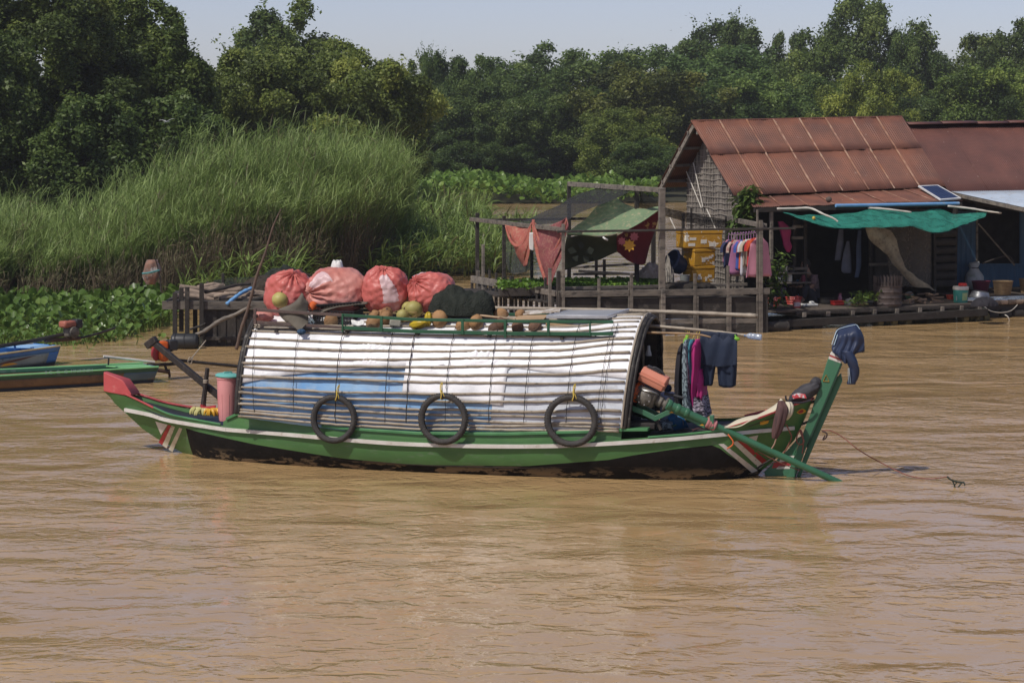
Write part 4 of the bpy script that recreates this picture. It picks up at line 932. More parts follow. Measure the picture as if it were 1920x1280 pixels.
# ---- goods on the roof rack ----------------------------------------------------------------
sackm = [M('red_woven_plastic', (0.56, 0.15, 0.125), (0.46, 0.085, 0.078), scale=2.5, rough=0.42, bump=0.5, bscale=11, trans=0.12, dirt=(0.62, 0.30, 0.27), dscale=2.6, dlo=0.47, dhi=0.72, detail=8),
		 M('pale_woven_plastic', (0.72, 0.55, 0.55), (0.62, 0.42, 0.42), scale=4, rough=0.42, bump=0.45, bscale=14, trans=0.12),
		 M('dusty_pink_plastic', (0.52, 0.19, 0.15), (0.62, 0.30, 0.26), scale=2.2, rough=0.45, bump=0.5, bscale=12, trans=0.12, dirt=(0.45, 0.07, 0.06), dscale=3, dlo=0.52, dhi=0.7)]
def sack(label, x, ybase, v, wpx, hpx, depth, pole, seed, bands=(), base=0, pleat=0.055, tuft=0.06):
	"""pole: direction in (u, v, z) of the gathered neck"""
	c0 = LP(x, ybase, v); s = BL(x, ybase, v); pxm = (EYE - c0).length / F; w = wpx * pxm; h = hpx * pxm
	c = c0 + Vector((0, 0, h / 2)); rg = random.Random(seed)
	pv = (BF.a * pole[0] + BF.n * pole[1] + Vector((0, 0, pole[2]))).normalized(); bx, by, bz = basis(pv, BF.a if abs(pole[2]) > 0.7 else (0, 0, 1))
	nu, nv = 110, 60; rows = []; mats = []
	axr = Vector((w / 2, depth / 2, h / 2))
	for j in range(nv + 1):
		th = math.pi * j / nv; row = []
		for i in range(nu):
			ph = 2 * math.pi * i / nu
			d = bx * (math.sin(th) * math.cos(ph)) + by * (math.sin(th) * math.sin(ph)) + bz * math.cos(th)
			dl = Vector((d.dot(BF.a), d.dot(BF.n), d.z))
			e = (abs(dl.x) ** 2.4 + abs(dl.y) ** 2.4 + abs(dl.z) ** 2.4) ** (-1 / 2.4)      # a fuller, boxier bag
			pl = math.sin(ph * 13 + 2.2 * mnoise.noise(Vector((ph * 2, th * 2, seed)))) * pleat * math.exp(-((th - 0.18) / 0.55) ** 2)
			lump = 0.09 * mnoise.noise(d * 1.7 + Vector((seed, 0, 0))) + 0.035 * mnoise.noise(d * 5.0 + Vector((0, seed, 0)))
			wr = 0.012 * math.sin(th * 21 + 3 * mnoise.noise(d * 2.5 + Vector((0, 0, seed)))) * math.exp(-((th - 1.0) / 0.7) ** 2)
			cr_ = 0.05 * (0.35 - abs(mnoise.noise(d * 3.2 + Vector((seed * 2, 0, seed))))) + 0.034 * (0.3 - abs(mnoise.noise(d * 7.5 + Vector((seed, seed, 0)))))
			k = e * (1 + pl + lump + wr + cr_)
			if th < 0.16: k *= 0.90 + 0.10 * (th / 0.16)
			p = Vector((dl.x * axr.x, dl.y * axr.y, dl.z * axr.z)) * k
			z = max(p.z, -h / 2 + 0.004); row.append(c + BF.a * p.x + BF.n * p.y + Vector((0, 0, z)))
		rows.append(row)
	mb = MB(); mb.grid(rows, True)
	mi = []
	for j in range(nv):
		for i in range(nu):
			ph = 2 * math.pi * (i + .5) / nu; th = math.pi * (j + .5) / nv; k = base
			for (p0, p1, t0, t1) in bands:
				wob = 0.10 * math.sin(th * 4 + seed)
				if p0 + wob < ph < p1 + wob and t0 < th < t1: k = 1
			mi.append(k)
	mb.m = mi
	root = thing('sack', label, 'sack', c0, 'big red and white woven sacks on the boat roof')
	build(mb, 'bag', sackm, root, angle=180)
	top = c + BF.a * (pv.dot(BF.a) * axr.x * 0.86) + BF.n * (pv.dot(BF.n) * axr.y * 0.86) + Vector((0, 0, pv.z * axr.z * 0.86))
	mb = MB(); mb.k = base; rows = []
	for q, (rad, al) in enumerate(((0.045, 0.0), (0.022, 0.02), (0.026, 0.035), (0.05, tuft))):
		rows.append([top + pv * al + bx * (math.cos(2 * math.pi * i / 24) * rad * (1 + 0.3 * math.sin(i * 2.5) * (q == 3))) + by * (math.sin(2 * math.pi * i / 24) * rad * (1 + 0.3 * math.cos(i * 3.1) * (q == 3))) for i in range(24)])
	mb.grid(rows, True); build(mb, 'gathered_neck', sackm[base], root, angle=180)
	return root
sack('leftmost red sack on the boat roof, with a white band across its side', 541, 596, 0.02, 92, 88, 0.52, (0.35, 0.45, 0.85), 3, bands=((2.6, 3.5, 0.75, 2.6),), pleat=0.06)
sack('widest sack on the boat roof, dusty pink and lying on its side', 634, 590, -0.05, 116, 88, 0.6, (-0.75, 0.75, -0.05), 5, bands=((0.6, 1.5, 0.25, 1.0), (3.6, 4.3, 0.3, 0.9)), base=2, pleat=0.075)
sack('upright round red sack, third from the left on the boat roof', 724, 588, 0.0, 87, 88, 0.55, (0.0, 0.42, 0.9), 9, bands=((0.1, 0.75, 0.45, 1.6), (4.6, 5.6, 1.7, 2.3)), pleat=0.05)
sack('rightmost red sack on the boat roof, half behind the dark net', 810, 586, -0.02, 88, 76, 0.52, (-0.45, 0.62, 0.5), 14, bands=((1.9, 2.7, 0.35, 1.5),), pleat=0.06)
white_pl = M('white_plastic_bag', (0.66, 0.66, 0.63), (0.56, 0.55, 0.52), rough=0.45, bump=0.4, bscale=14)
mb = MB(); c = LP(632, 508, -0.3); mb.ball(c, (0.085, 0.08, 0.15), None, 18, 12, lambda p, t: 1 + 0.1 * math.sin(p * 5) * (t < 1) - 0.25 * (t < 0.35))
tag(build(mb, 'plastic_bag', white_pl, angle=180), 'knotted white bag poking up behind the widest pink sack', 'bag')
r = thing('tied_bundle', 'small pink plastic bundle at the left end of the roof rack', 'bundle', LP(494, 604, 0.40))
mb = MB(); mb.ball(LP(494, 593, 0.41), (0.135, 0.1, 0.075), Matrix.Rotation(BF.yaw - 0.12, 3, 'Z'), 22, 14, lambda p, t: 1 + 0.10 * mnoise.noise(Vector((p * 2.0, t * 4, 1))) + 0.04 * math.sin(p * 9)); build(mb, 'bag', sackm[2], r, angle=180)
# ---- dark fishing net heaped on the rack
net_dark = M('dark_net', (0.018, 0.022, 0.018), (0.032, 0.036, 0.03), scale=14, rough=0.95, bump=1.0, bscale=45, spec=0.1)
def heap(name, mat, cx, ybase, v, wpx, hpx, depth, seed, label, cat, prof=None, rough_=0.16, fr=BF, base=None, n=40, group=None):
	c0 = base if base is not None else LP(cx, ybase, v); pxm = (EYE - c0).length / F; w = wpx * pxm; h = hpx * pxm; rows = []
	for i in range(n + 1):
		s = i / n; row = []
		for j in range(17):
			q = j / 16; a = math.pi * q; hh = (prof(s) if prof else math.sin(math.pi * s) ** 0.5) * h
			yy = -math.cos(a) * depth / 2 * (math.sin(math.pi * min(1, max(0, s * 0.96 + 0.02))) ** 0.45); zz = math.sin(a) ** 0.8 * hh
			k = 1 + rough_ * mnoise.noise(Vector((s * 5 + seed, q * 3, seed))) + rough_ * 0.6 * mnoise.noise(Vector((s * 14, q * 8, seed)))
			row.append(c0 + fr.a * ((s - .5) * w) + fr.n * (-yy * k) + Vector((0, 0, max(0.0, zz * k))))
		rows.append(row)
	mb = MB(); mb.grid(rows); return tag(build(mb, name, mat, angle=180, org=c0), label, cat, group)
heap('net_heap', net_dark, 866, 589, 0.12, 126, 52, 0.5, 4, 'heap of black fishing net on the boat roof beside the red sacks', 'net', prof=lambda s: interp([(0, 0.45), (0.1, 0.8), (0.28, 1.0), (0.42, 0.95), (0.55, 0.84), (0.72, 0.84), (0.85, 0.82), (0.96, 0.7), (1, 0.3)], s), rough_=0.17)
# ---- coconuts and pomelos
coco = M('coconut_husk', (0.30, 0.17, 0.075), (0.17, 0.09, 0.04), scale=4, rough=0.75, bump=0.6, bscale=22, stretch=(1, 1, 0.35), objvar=0.35, dirt=(0.36, 0.25, 0.14), dscale=3.5, dlo=0.52, dhi=0.7)
coco_d = M('dark_coconut_husk', (0.16, 0.085, 0.05), (0.085, 0.05, 0.035), scale=5, rough=0.8, bump=0.8, bscale=24, stretch=(1, 1, 0.35), objvar=0.3, dirt=(0.25, 0.17, 0.11), dscale=4)
pomelo = M('pomelo_skin', (0.36, 0.33, 0.11), (0.28, 0.24, 0.07), scale=3, rough=0.5, bump=0.2, bscale=60, objvar=0.15, dirt=(0.45, 0.24, 0.10), dscale=2.4, dlo=0.55, dhi=0.72)
def nut_mesh(mat, seed, point=0.25):
	mb = MB(); mb.ball((0, 0, 0.12), (0.115, 0.11, 0.12), None, 20, 14, lambda p, t: 1 + 0.03 * math.cos(3 * p + seed) * math.sin(t) + 0.05 * mnoise.noise(Vector((math.cos(p) * 2, math.sin(p) * 2, t * 2 + seed))) + point * math.exp(-(t / 0.35) ** 2) * 0.5)
	r = thing('coconut', 'coconut', 'coconut', (0, 0, 0), 'coconuts behind the roof rail'); build(mb, 'husk', mat, r, angle=180)
	mb = MB(); mb.lathe([(0.020, 0.235), (0.026, 0.247), (0.014, 0.256), (0.0, 0.257)], (0, 0, 0), 9); build(mb, 'stalk_scar', coco_d, r, angle=60); return r
nuts = {'b': None, 'd': None}
def coconut(kind, x, yb, v, dpx, label, rot=(0, 0, 0)):
	p = LP(x, yb, v); s = dpx * (EYE - p).length / F / 0.235
	if nuts[kind] is None: r = nut_mesh(coco if kind == 'b' else coco_d, 1 if kind == 'b' else 5); nuts[kind] = r; put(r, p, rot, (s, s, s)); r['label'] = label
	else: r = dup(nuts[kind], p, rot, (s, s, s), label); r.name = 'coconut'
	return r
coconut('b', 608, 607, 0.36, 31, 'yellow brown coconut left of the black crate', (0.2, 1.2, 0.3))
coconut('b', 687, 608, 0.38, 27, 'coconut on the rack just right of the black crate', (0.3, 1.35, 0))
coconut('b', 719, 608, 0.37, 26, 'coconut left of the small grey block', (0.1, 0.5, 1))
coconut('b', 708, 596, 0.20, 24, 'upper coconut leaning on the third red sack', (0.6, 0.8, 1))
coconut('b', 726, 595, 0.16, 24, 'upper coconut beside the green fruit', (0.4, -0.7, 1))
coconut('b', 694, 598, 0.22, 22, 'coconut half hidden between the crate and the third sack', (0.9, 0.2, 1))
coconut('b', 824, 614, 0.38, 34, 'big brown coconut below the net, right of the yellow bag', (0.2, 0.5, 2))
coconut('b', 855, 617, 0.38, 29, 'second coconut right of the yellow bag', (0.3, 1.2, 0.5))
coconut('b', 889, 619, 0.38, 29, 'third coconut right of the yellow bag, ringed by a fibre', (0.1, 0.3, 0.8))
coconut('d', 915, 619.5, 0.38, 26, 'dark coconut fourth right of the yellow bag', (0.4, 1.4, 0.4))
coconut('d', 941, 620, 0.38, 26, 'dark coconut behind the rail post', (0.2, 0.5, 2.2))
coconut('d', 967, 620, 0.38, 24, 'dark coconut second from the right end of the row', (0.9, 0.3, 0.1))
coconut('d', 992, 620.5, 0.38, 25, 'last dark coconut at the right end of the row', (0.3, 1.0, 0.2))
coconut('b', 925, 592, 0.05, 27, 'light coconut on top, above the row and left of the cardboard', (0.1, 1.45, 0.2))
coconut('b', 970, 594, 0.02, 21, 'small coconut on top beside the cardboard', (0.2, 1.2, 1.2))
coconut('b', 805, 597, 0.25, 20, 'coconut in the shade of the net edge', (0.2, 1.2, 1.2))
def fruit(x, yb, v, dpx, label, seed, nm='pomelo'):
	p = LP(x, yb, v); s = dpx * (EYE - p).length / F / 2; r = thing(nm, label, 'fruit', p, 'green fruit on the boat roof'); mb = MB()
	mb.ball(p + Vector((0, 0, s * 0.95)), (s, s, s * 0.95), Euler((0.3, 0.5, seed)).to_matrix(), 20, 14, lambda q, t: 1 + 0.05 * mnoise.noise(Vector((q, t * 2, seed))) - 0.06 * math.exp(-(t / 0.25) ** 2)); build(mb, 'rind', pomelo, r, angle=180)
	mb = MB(); a = p + Vector((0.2 * s, -0.2 * s, 1.8 * s)); mb.tube([a, a + Vector((0.01, -0.01, 0.03))], [0.008, 0.006], 6); build(mb, 'stalk', coco_d, r)
fruit(525, 577, 0.30, 31, 'yellow green fruit in front of the leftmost sack', 1)
fruit(776, 596, 0.22, 34, 'large green pomelo in the middle of the rack', 2)
fruit(765, 588, 0.12, 24, 'smaller green pomelo behind the large one', 3)
fruit(755, 602, 0.36, 24, 'green pomelo low behind the rail', 4)
orange_m = M('orange_plastic', (0.62, 0.13, 0.03), (0.5, 0.09, 0.02), rough=0.5)
p = LP(583, 581, 0.26); mb = MB(); mb.lathe([(0.04, 0), (0.055, 0.01), (0.05, 0.09), (0.03, 0.11), (0.0, 0.112)], p, 14, Matrix.Rotation(0.5, 3, 'Y')); tag(build(mb, 'orange_cup', orange_m), 'bright orange cup wedged beside the grey cloth', 'cup')
# ---- black plastic crate
crate_m = M('black_crate', (0.015, 0.015, 0.016), (0.025, 0.025, 0.027), rough=0.45)
cc = LP(634, 607, 0.18); r = thing('plastic_crate', 'black lattice plastic crate under a grey cloth on the roof rack', 'crate', cc)
cw, cd_, ch = 0.52, 0.36, 0.17
def crate_side(p0, p1, h, name):
	mb = MB(); n = 13
	for k in range(n + 1): a = lerp(p0, p1, k / n); mb.bar(a, a + Vector((0, 0, h)), 0.012, 0.010, p1 - p0)
	for k in range(6): z = Vector((0, 0, h * k / 5)); mb.bar(p0 + z, p1 + z, 0.014, 0.012)
	build(mb, name, crate_m, r)
q = [cc + BF.a * (sx * cw / 2) + BF.n * (sy * cd_ / 2) for sx, sy in ((-1, 1), (1, 1), (1, -1), (-1, -1))]
for k in range(4): crate_side(q[k], q[(k + 1) % 4], ch, 'lattice_side')
mb = MB(); mb.box(cc + Vector((0, 0, 0.008)), (cw, cd_, 0.012), Matrix.Rotation(BF.yaw, 3, 'Z')); build(mb, 'crate_floor', crate_m, r)
mb = MB(); tilt = Matrix.Rotation(BF.yaw, 3, 'Z') @ Matrix.Rotation(R(-14), 3, 'X') @ Matrix.Rotation(R(-5), 3, 'Y'); tcn = cc + Vector((0.06, 0, ch + 0.045))
for k in range(14): mb.bar(tcn + tilt @ Vector((-0.28 + 0.56 * k / 13, -0.19, 0)), tcn + tilt @ Vector((-0.28 + 0.56 * k / 13, 0.19, 0)), 0.018, 0.012)
for k in range(9): mb.bar(tcn + tilt @ Vector((-0.28, -0.19 + 0.38 * k / 8, 0.006)), tcn + tilt @ Vector((0.28, -0.19 + 0.38 * k / 8, 0.006)), 0.018, 0.012)
o = build(mb, 'crate_lid', crate_m, r)
# ---- cloths on the rack
grey_cloth = M('grey_brown_cloth', (0.125, 0.11, 0.085), (0.085, 0.075, 0.06), scale=3, rough=0.85, bump=0.3, bscale=30)
blue_rag = M('blue_rag', (0.03, 0.09, 0.17), (0.02, 0.05, 0.10), rough=0.8)
P = surf([[LP(x, y, v) for x, y, v in row] for row in (
	[(565, 549, 0.30), (568, 550, 0.34), (571, 557, 0.37), (577, 566, 0.38)],
	[(545, 571, 0.42), (553, 569, 0.50), (564, 566, 0.50), (576, 578, 0.42)],
	[(521, 580, 0.50), (538, 585, 0.53), (558, 585, 0.54), (577, 596, 0.49)],
	[(530, 596, 0.53), (542, 599, 0.57), (560, 600, 0.57), (577, 606, 0.52)],
	[(548, 612, 0.57), (553, 613, 0.60), (562, 613, 0.60), (573, 611, 0.58)],
	[(560, 621, 0.62), (561, 621, 0.63), (563, 620, 0.63), (566, 618, 0.62)])], 7, 7)
r = thing('grey_cloth', 'grey brown cloth draped over the rail, its point hanging on the white canopy', 'cloth', LP(562, 620, 0.6))
mb = MB(); mb.grid(crumple(P, 0.022, 6, 3)); build(mb, 'cloth', grey_cloth, r, solid=0.006, angle=180)
mb = MB(); mb.ball(LP(565, 622, 0.64), (0.05, 0.025, 0.03), None, 14, 8, lambda p, t: 1 + 0.3 * math.sin(p * 5)); build(mb, 'blue_corner', blue_rag, r, angle=180)
P = surf([[LP(x, y, v) for x, y, v in row] for row in ([(598, 588, 0.40), (620, 579, 0.38), (650, 573, 0.36), (688, 569, 0.34)], [(600, 584, 0.30), (622, 574, 0.28), (652, 570, 0.26), (690, 566, 0.24)], [(604, 580, 0.2), (626, 571, 0.2), (655, 568, 0.2), (692, 566, 0.2)])], 5, 7)
mb = MB(); mb.grid(crumple(P, 0.012, 6, 8)); tag(build(mb, 'folded_mat', grey_cloth, solid=0.012, angle=180), 'thin grey folded mat laid over the black crate', 'mat')
frayed = M('frayed_rope', (0.30, 0.36, 0.38), (0.18, 0.24, 0.27), rough=0.8)
rg = random.Random(5); mb = MB(); base_ = LP(580, 590, 0.51)
pts = [LP(578, 584, 0.5), LP(580, 590, 0.52), LP(583, 596, 0.53), LP(584, 602, 0.53)]; mb.tube(smooth_path(pts, 4), 0.011, 6); o1 = thing('frayed_rope', 'pale frayed rope end knotted on the rail by the grey cloth', 'rope', LP(582, 602, 0.52)); build(mb, 'knot', frayed, o1)
for k in range(6):
	mb = MB(); mb.tube(smooth_path([LP(582, 595, 0.53), LP(582 + rg.uniform(-3, 6), 600, 0.54), LP(583 + rg.uniform(-5, 9), 605 + rg.uniform(-2, 3), 0.53)], 3), 0.004, 4); build(mb, 'strand', frayed, o1)
mb = MB(); P = [[LP(x, y, v) for x in (660, 668, 676, 683)] for y, v in ((601, 0.40), (606, 0.43), (609, 0.44))]; mb.grid(crumple(surf(P, 4, 4), 0.02, 14, 4)); tag(build(mb, 'paper_scrap', white_pl, solid=0.004), 'crumpled white paper scrap beside the crate', 'paper')
grey_bl = M('grey_block', (0.36, 0.35, 0.30), (0.27, 0.26, 0.22), rough=0.8, bump=0.4)
mb = MB(); mb.box(LP(741, 605, 0.40), (0.135, 0.08, 0.085), Matrix.Rotation(BF.yaw + 0.3, 3, 'Z') @ Matrix.Rotation(0.1, 3, 'Y')); tag(build(mb, 'foam_block', grey_bl, bevel=0.012), 'small pale grey block behind the rail between coconuts', 'block')
ybag = M('yellow_plastic_bag', (0.55, 0.42, 0.03), (0.44, 0.30, 0.02), scale=5, rough=0.35, bump=0.5, bscale=12, trans=0.15)
r = thing('plastic_bag', 'crumpled yellow plastic bag behind the rail left of the coconut row', 'bag', LP(788, 614, 0.4))
mb = MB(); mb.ball(LP(786, 607, 0.40), (0.125, 0.07, 0.055), Matrix.Rotation(BF.yaw - 0.1, 3, 'Z') @ Matrix.Rotation(-0.25, 3, 'Y'), 26, 14, lambda p, t: 1 + 0.25 * mnoise.noise(Vector((p * 1.5, t * 3, 2))) + 0.07 * math.sin(p * 11)); build(mb, 'bag', ybag, r, angle=180)
mb = MB(); mb.ball(LP(803, 598, 0.42), (0.045, 0.04, 0.075), None, 16, 10, lambda p, t: 1 + 0.2 * math.sin(p * 5)); build(mb, 'bag_ear', ybag, r, angle=180)
straw_m = M('straw', (0.40, 0.29, 0.13), (0.3, 0.2, 0.09), rough=0.8)
rg = random.Random(8); mb = MB()
for k in range(34):
	x = rg.uniform(730, 800); y = rg.uniform(584, 604); v = rg.uniform(0.28, 0.42); L = rg.uniform(8, 24); s = rg.uniform(-8, 8)
	mb.tube(smooth_path([LP(x, y, v), LP(x + L * 0.5, y - rg.uniform(-2, 4), v + .02), LP(x + L, y + s * 0.5, v)], 3), 0.0028, 4)
tag(struct(build(mb, 'straw', straw_m), 'stuff'), 'loose dry straw around the green pomelos', 'straw')
# ---- planks, cardboard and the solar panel
card = M('cardboard', (0.42, 0.29, 0.17), (0.34, 0.23, 0.13), scale=3, rough=0.85)
scrap = M('peeling_board', (0.56, 0.53, 0.48), (0.40, 0.36, 0.31), scale=10, rough=0.8, dirt=(0.28, 0.22, 0.16), dscale=12, dlo=0.5, dhi=0.56)
def slab(name, pts, th, mat, label, cat, bevel=0.004):
	mb = MB(); mb.prism([LP(x, y, v) for x, y, v in pts], (0, 0, th)); return tag(build(mb, name, mat, bevel=bevel), label, cat)
slab('cardboard_sheet', [(960, 600, 0.30), (1020, 599, 0.30), (1030, 591, -0.05), (975, 592, -0.05)], 0.012, card, 'flat brown cardboard sheet left of the solar panel', 'cardboard')
slab('peeling_board', [(980, 591, 0.0), (1050, 585, 0.0), (1052, 581, -0.25), (984, 585, -0.25)], 0.02, scrap, 'whitish peeling board propped behind the cardboard', 'board')
slab('green_board', [(1046, 624, 0.40), (1130, 622, 0.40), (1130, 617, 0.30), (1046, 618, 0.30)], 0.012, rail_green, 'thin green board lying flat inside the right end of the rack', 'board')
mb = MB(); mb.tube(smooth_path([LP(884, 590, 0.3), LP(915, 593, 0.3), LP(950, 597, 0.3), LP(966, 599, 0.3)], 4), [0.016] * 13, 6); tag(build(mb, 'broken_stick', bamboo_br), 'short brown stick lying on the coconuts', 'stick')
alu = M('aluminium', (0.55, 0.56, 0.58), (0.46, 0.47, 0.49), scale=8, rough=0.35, metal=0.6)
cell = M('solar_cells', (0.015, 0.025, 0.07), (0.02, 0.035, 0.09), rough=0.12, spec=0.6)
glassy = M('dusty_glass', (0.30, 0.305, 0.31), (0.24, 0.245, 0.25), scale=4, rough=0.5, spec=0.3)
c4 = [LP(1024, 597, 0.33), LP(1139, 597.5, 0.33), LP(1182, 584.5, -0.36), LP(1072, 585, -0.36)]
r = thing('solar_panel', 'grey framed solar panel lying flat on the boat roof', 'solar panel', (c4[0] + c4[2]) / 2)
def panel(r, c4, th, fw, glass, frame_m, cells=False):
	nrm = (c4[1] - c4[0]).cross(c4[3] - c4[0]).normalized(); nrm = nrm if nrm.z > 0 else -nrm; c = sum(c4, Vector()) / 4
	for k in range(4):
		a, b = c4[k], c4[(k + 1) % 4]; mb = MB(); inn = (c - (a + b) / 2).normalized(); mb.prism([a, b, b + inn * fw + (a - b).normalized() * fw, a + inn * fw + (b - a).normalized() * fw], nrm * th); build(mb, 'frame_bar', frame_m, r, bevel=0.002)
	ins = [lerp(p, c, 0.04) + nrm * (th - 0.006) for p in c4]; mb = MB(); mb.add(ins, [(0, 1, 2, 3)]); build(mb, 'glass', glass, r, smooth=False)
	if cells:
		mb = MB()
		for i in range(6):
			for j in range(4):
				def at(s, t): return lerp(lerp(ins[0], ins[1], s), lerp(ins[3], ins[2], s), t) + nrm * 0.004
				s0, s1, t0, t1 = (i + .05) / 6, (i + .95) / 6, (j + .04) / 4, (j + .96) / 4; mb.add([at(s0, t0), at(s1, t0), at(s1, t1), at(s0, t1)], [(0, 1, 2, 3)])
		build(mb, 'cells', cell, r, smooth=False)
panel(r, c4, 0.04, 0.03, glassy, alu)
# ---- bamboo poles carried on the boat
def pole(name, pts, r0, r1, mat, label, cat='pole', knots=0.45):
	P = smooth_path(pts, 14); m = len(P); L = [0]
	for a, b in zip(P, P[1:]): L.append(L[-1] + (b - a).length)
	mb = MB(); mb.tube(P, [lerp(r0, r1, k / (m - 1)) * (1.16 if (L[k] % knots) < 0.05 else 1.0) for k in range(m)], 8); return tag(build(mb, name, mat, angle=180), label, cat)
pole('bamboo_pole', [LP(924, 577, -0.3), LP(1080, 580, -0.32), LP(1250, 584.5, -0.34), LP(1421, 592, -0.36)], 0.020, 0.026, bamboo, 'longest bamboo pole, lying above the solar panel and sticking out to the right')
pole('bamboo_pole', [LP(1024, 608, 0.30), LP(1130, 616, 0.30), LP(1215, 623, 0.29), LP(1300, 626, 0.28), LP(1333, 632, 0.28)], 0.022, 0.009, bamboo_br, 'thin brown tapering bamboo pole ending above the hanging clothes')
pole('bamboo_pole', [LP(1140, 603, -0.1), LP(1236, 612, -0.1), LP(1320, 619.5, -0.1), LP(1402, 629, -0.1)], 0.022, 0.017, bamboo, 'bamboo pole used as a clothes rail beyond the canopy')
clearp = M('clear_plastic', (0.62, 0.70, 0.80), (0.5, 0.6, 0.75), scale=8, rough=0.15, spec=0.7)
clearp.node_tree.nodes['Principled BSDF'].inputs['Transmission Weight'].default_value = 0.55
r = thing('plastic_bottle', 'clear plastic bottle stuck on the end of the clothes pole', 'bottle', LP(1411, 631, -0.1))
a = LP(1396, 628.5, -0.1); b = LP(1428, 632.5, -0.1); x_, y_, d_ = basis(b - a); Rm = Matrix((x_, y_, d_)).transposed(); Lb = (b - a).length
mb = MB(); mb.lathe([(0.014, 0.0), (0.016, 0.02), (0.036, 0.06), (0.038, 0.08), (0.034, 0.09), (0.038, 0.10), (0.038, Lb * 0.62), (0.034, Lb * 0.66), (0.038, Lb * 0.7), (0.037, Lb * 0.97), (0.026, Lb)], a, 18, Rm); build(mb, 'bottle', clearp, r)
mb = MB(); mb.lathe([(0.017, -0.004), (0.017, 0.016)], a, 12, Rm); build(mb, 'bottle_neck', M('blue_plastic', (0.05, 0.2, 0.5), rough=0.4), r)
# ---- washing on the boat's pole
def wash(name, rings, mat, label, cat, hang=None, n=28, fold=0.10, seed=0, parts=()):
	"""rings: (x, y, half width across v, half thickness along u, v)"""
	R_ = [BL(x, y, v) for x, y, hv, hu, v in rings]; P = smooth_path([Vector((q.x, v, q.z)) for q, (x, y, hv, hu, v) in zip(R_, rings)], 6)
	A = smooth_path([Vector((hv, hu, 0)) for x, y, hv, hu, v in rings], 6); rows = []
	for i, (p, a) in enumerate(zip(P, A)):
		row = []; s = i / len(P)
		for k in range(n):
			an = 2 * math.pi * k / n; f = 1 + fold * math.sin(an * 6 + seed + 1.5 * mnoise.noise(Vector((s * 3, an, seed)))) * (0.3 + s)
			row.append(BW(p.x + a.y * math.cos(an) * f + 0.012 * mnoise.noise(Vector((s * 5, an * 1.2, seed))), p.y + a.x * math.sin(an) * f, p.z + 0.03 * s * math.sin(an * 3 + seed) * (i == len(P) - 1)))
		rows.append(row)
	top = rings[0]; root = thing(name, label, cat, LP(rings[-1][0], rings[-1][1], rings[-1][4]))
	mb = MB(); mb.rings(rows); build(mb, 'fabric', mat, root, angle=180)
	if hang:
		hx, hy = hang; a = LP(top[0], top[1] + 1, top[4]); b = LP(hx, hy, -0.1)
		mb = MB(); mb.tube(smooth_path([a, lerp(a, b, 0.5) + BF.n * 0.02, b + Vector((0.012, 0, 0.005)), b + Vector((0.0, 0, 0.03)), b + Vector((-0.02, 0.0, 0.01))], 4), 0.005, 6); build(mb, 'hanger_hook', yellow_rope, root)
		for s in (-1, 1):
			mb = MB(); mb.tube([a, a + BF.n * (s * top[2] * 0.95) - Vector((0, 0, 0.02))], 0.005, 5); build(mb, 'hanger_arm', yellow_rope, root)
	return root
blackc = M('black_cloth', (0.014, 0.013, 0.017), (0.024, 0.022, 0.028), rough=0.85); tealc = M('teal_cloth', (0.05, 0.22, 0.27), (0.035, 0.15, 0.19), rough=0.8)
mag = M('magenta_cloth', (0.42, 0.025, 0.17), (0.30, 0.015, 0.11), scale=3, rough=0.7); navy = M('navy_cloth', (0.012, 0.022, 0.048), (0.008, 0.014, 0.032), scale=3, rough=0.75, bump=0.3, bscale=14)
patc = M('patterned_cloth', (0.03, 0.04, 0.05), (0.22, 0.28, 0.30), scale=16, rough=0.8, dist=2.5, stretch=(1, 1, 0.6))
zeb = M('zebra_cloth', (0.015, 0.013, 0.02), (0.42, 0.36, 0.42), scale=20, rough=0.8, dist=2.0, stretch=(0.5, 0.5, 2.2))
for mt, s in ((patc, ((0.46, None), (0.54, None))), (zeb, ((0.50, None), (0.53, None)))):
	cr = [n_ for n_ in mt.node_tree.nodes if n_.type == 'VALTORGB'][0]; cr.color_ramp.elements[0].position = s[0][0]; cr.color_ramp.elements[1].position = s[1][0]
wash('black_shirt', [(1281, 643, 0.12, 0.015, -0.1), (1280, 655, 0.22, 0.03, -0.1), (1277, 690, 0.24, 0.045, -0.08), (1275, 735, 0.23, 0.04, -0.06), (1278, 757, 0.22, 0.04, -0.06)], blackc, 'black shirt hanging at the left of the washing', 'shirt', (1288, 622), seed=1)
wash('patterned_dress', [(1289, 636, 0.12, 0.02, -0.05), (1289, 648, 0.22, 0.04, -0.05), (1290, 690, 0.24, 0.055, -0.04), (1291, 740, 0.26, 0.06, -0.04), (1294, 772, 0.28, 0.06, -0.04)], patc, 'grey and black patterned dress on a hanger', 'dress', (1291, 622), seed=2)
wash('zebra_skirt', [(1306, 700, 0.16, 0.05, -0.14), (1310, 730, 0.22, 0.09, -0.14), (1312, 760, 0.25, 0.115, -0.14), (1312, 778, 0.27, 0.125, -0.14)], zeb, 'black and white striped skirt hanging lowest of the washing', 'skirt', None, seed=3)
wash('teal_shirt', [(1298, 636, 0.10, 0.02, -0.07), (1298, 650, 0.2, 0.035, -0.08), (1299, 690, 0.22, 0.04, -0.1), (1305, 730, 0.21, 0.055, -0.12), (1309, 752, 0.2, 0.05, -0.12)], tealc, 'teal shirt between the dress and the magenta shirt', 'shirt', (1306, 622), seed=4)
wash('magenta_shirt', [(1308, 636, 0.10, 0.02, -0.02), (1308, 648, 0.2, 0.045, -0.02), (1306, 690, 0.2, 0.045, 0.0), (1301, 740, 0.1, 0.04, 0.02), (1301, 774, 0.08, 0.035, 0.02)], mag, 'bright magenta shirt with long sleeves on the pole', 'shirt', (1311, 621), seed=5)
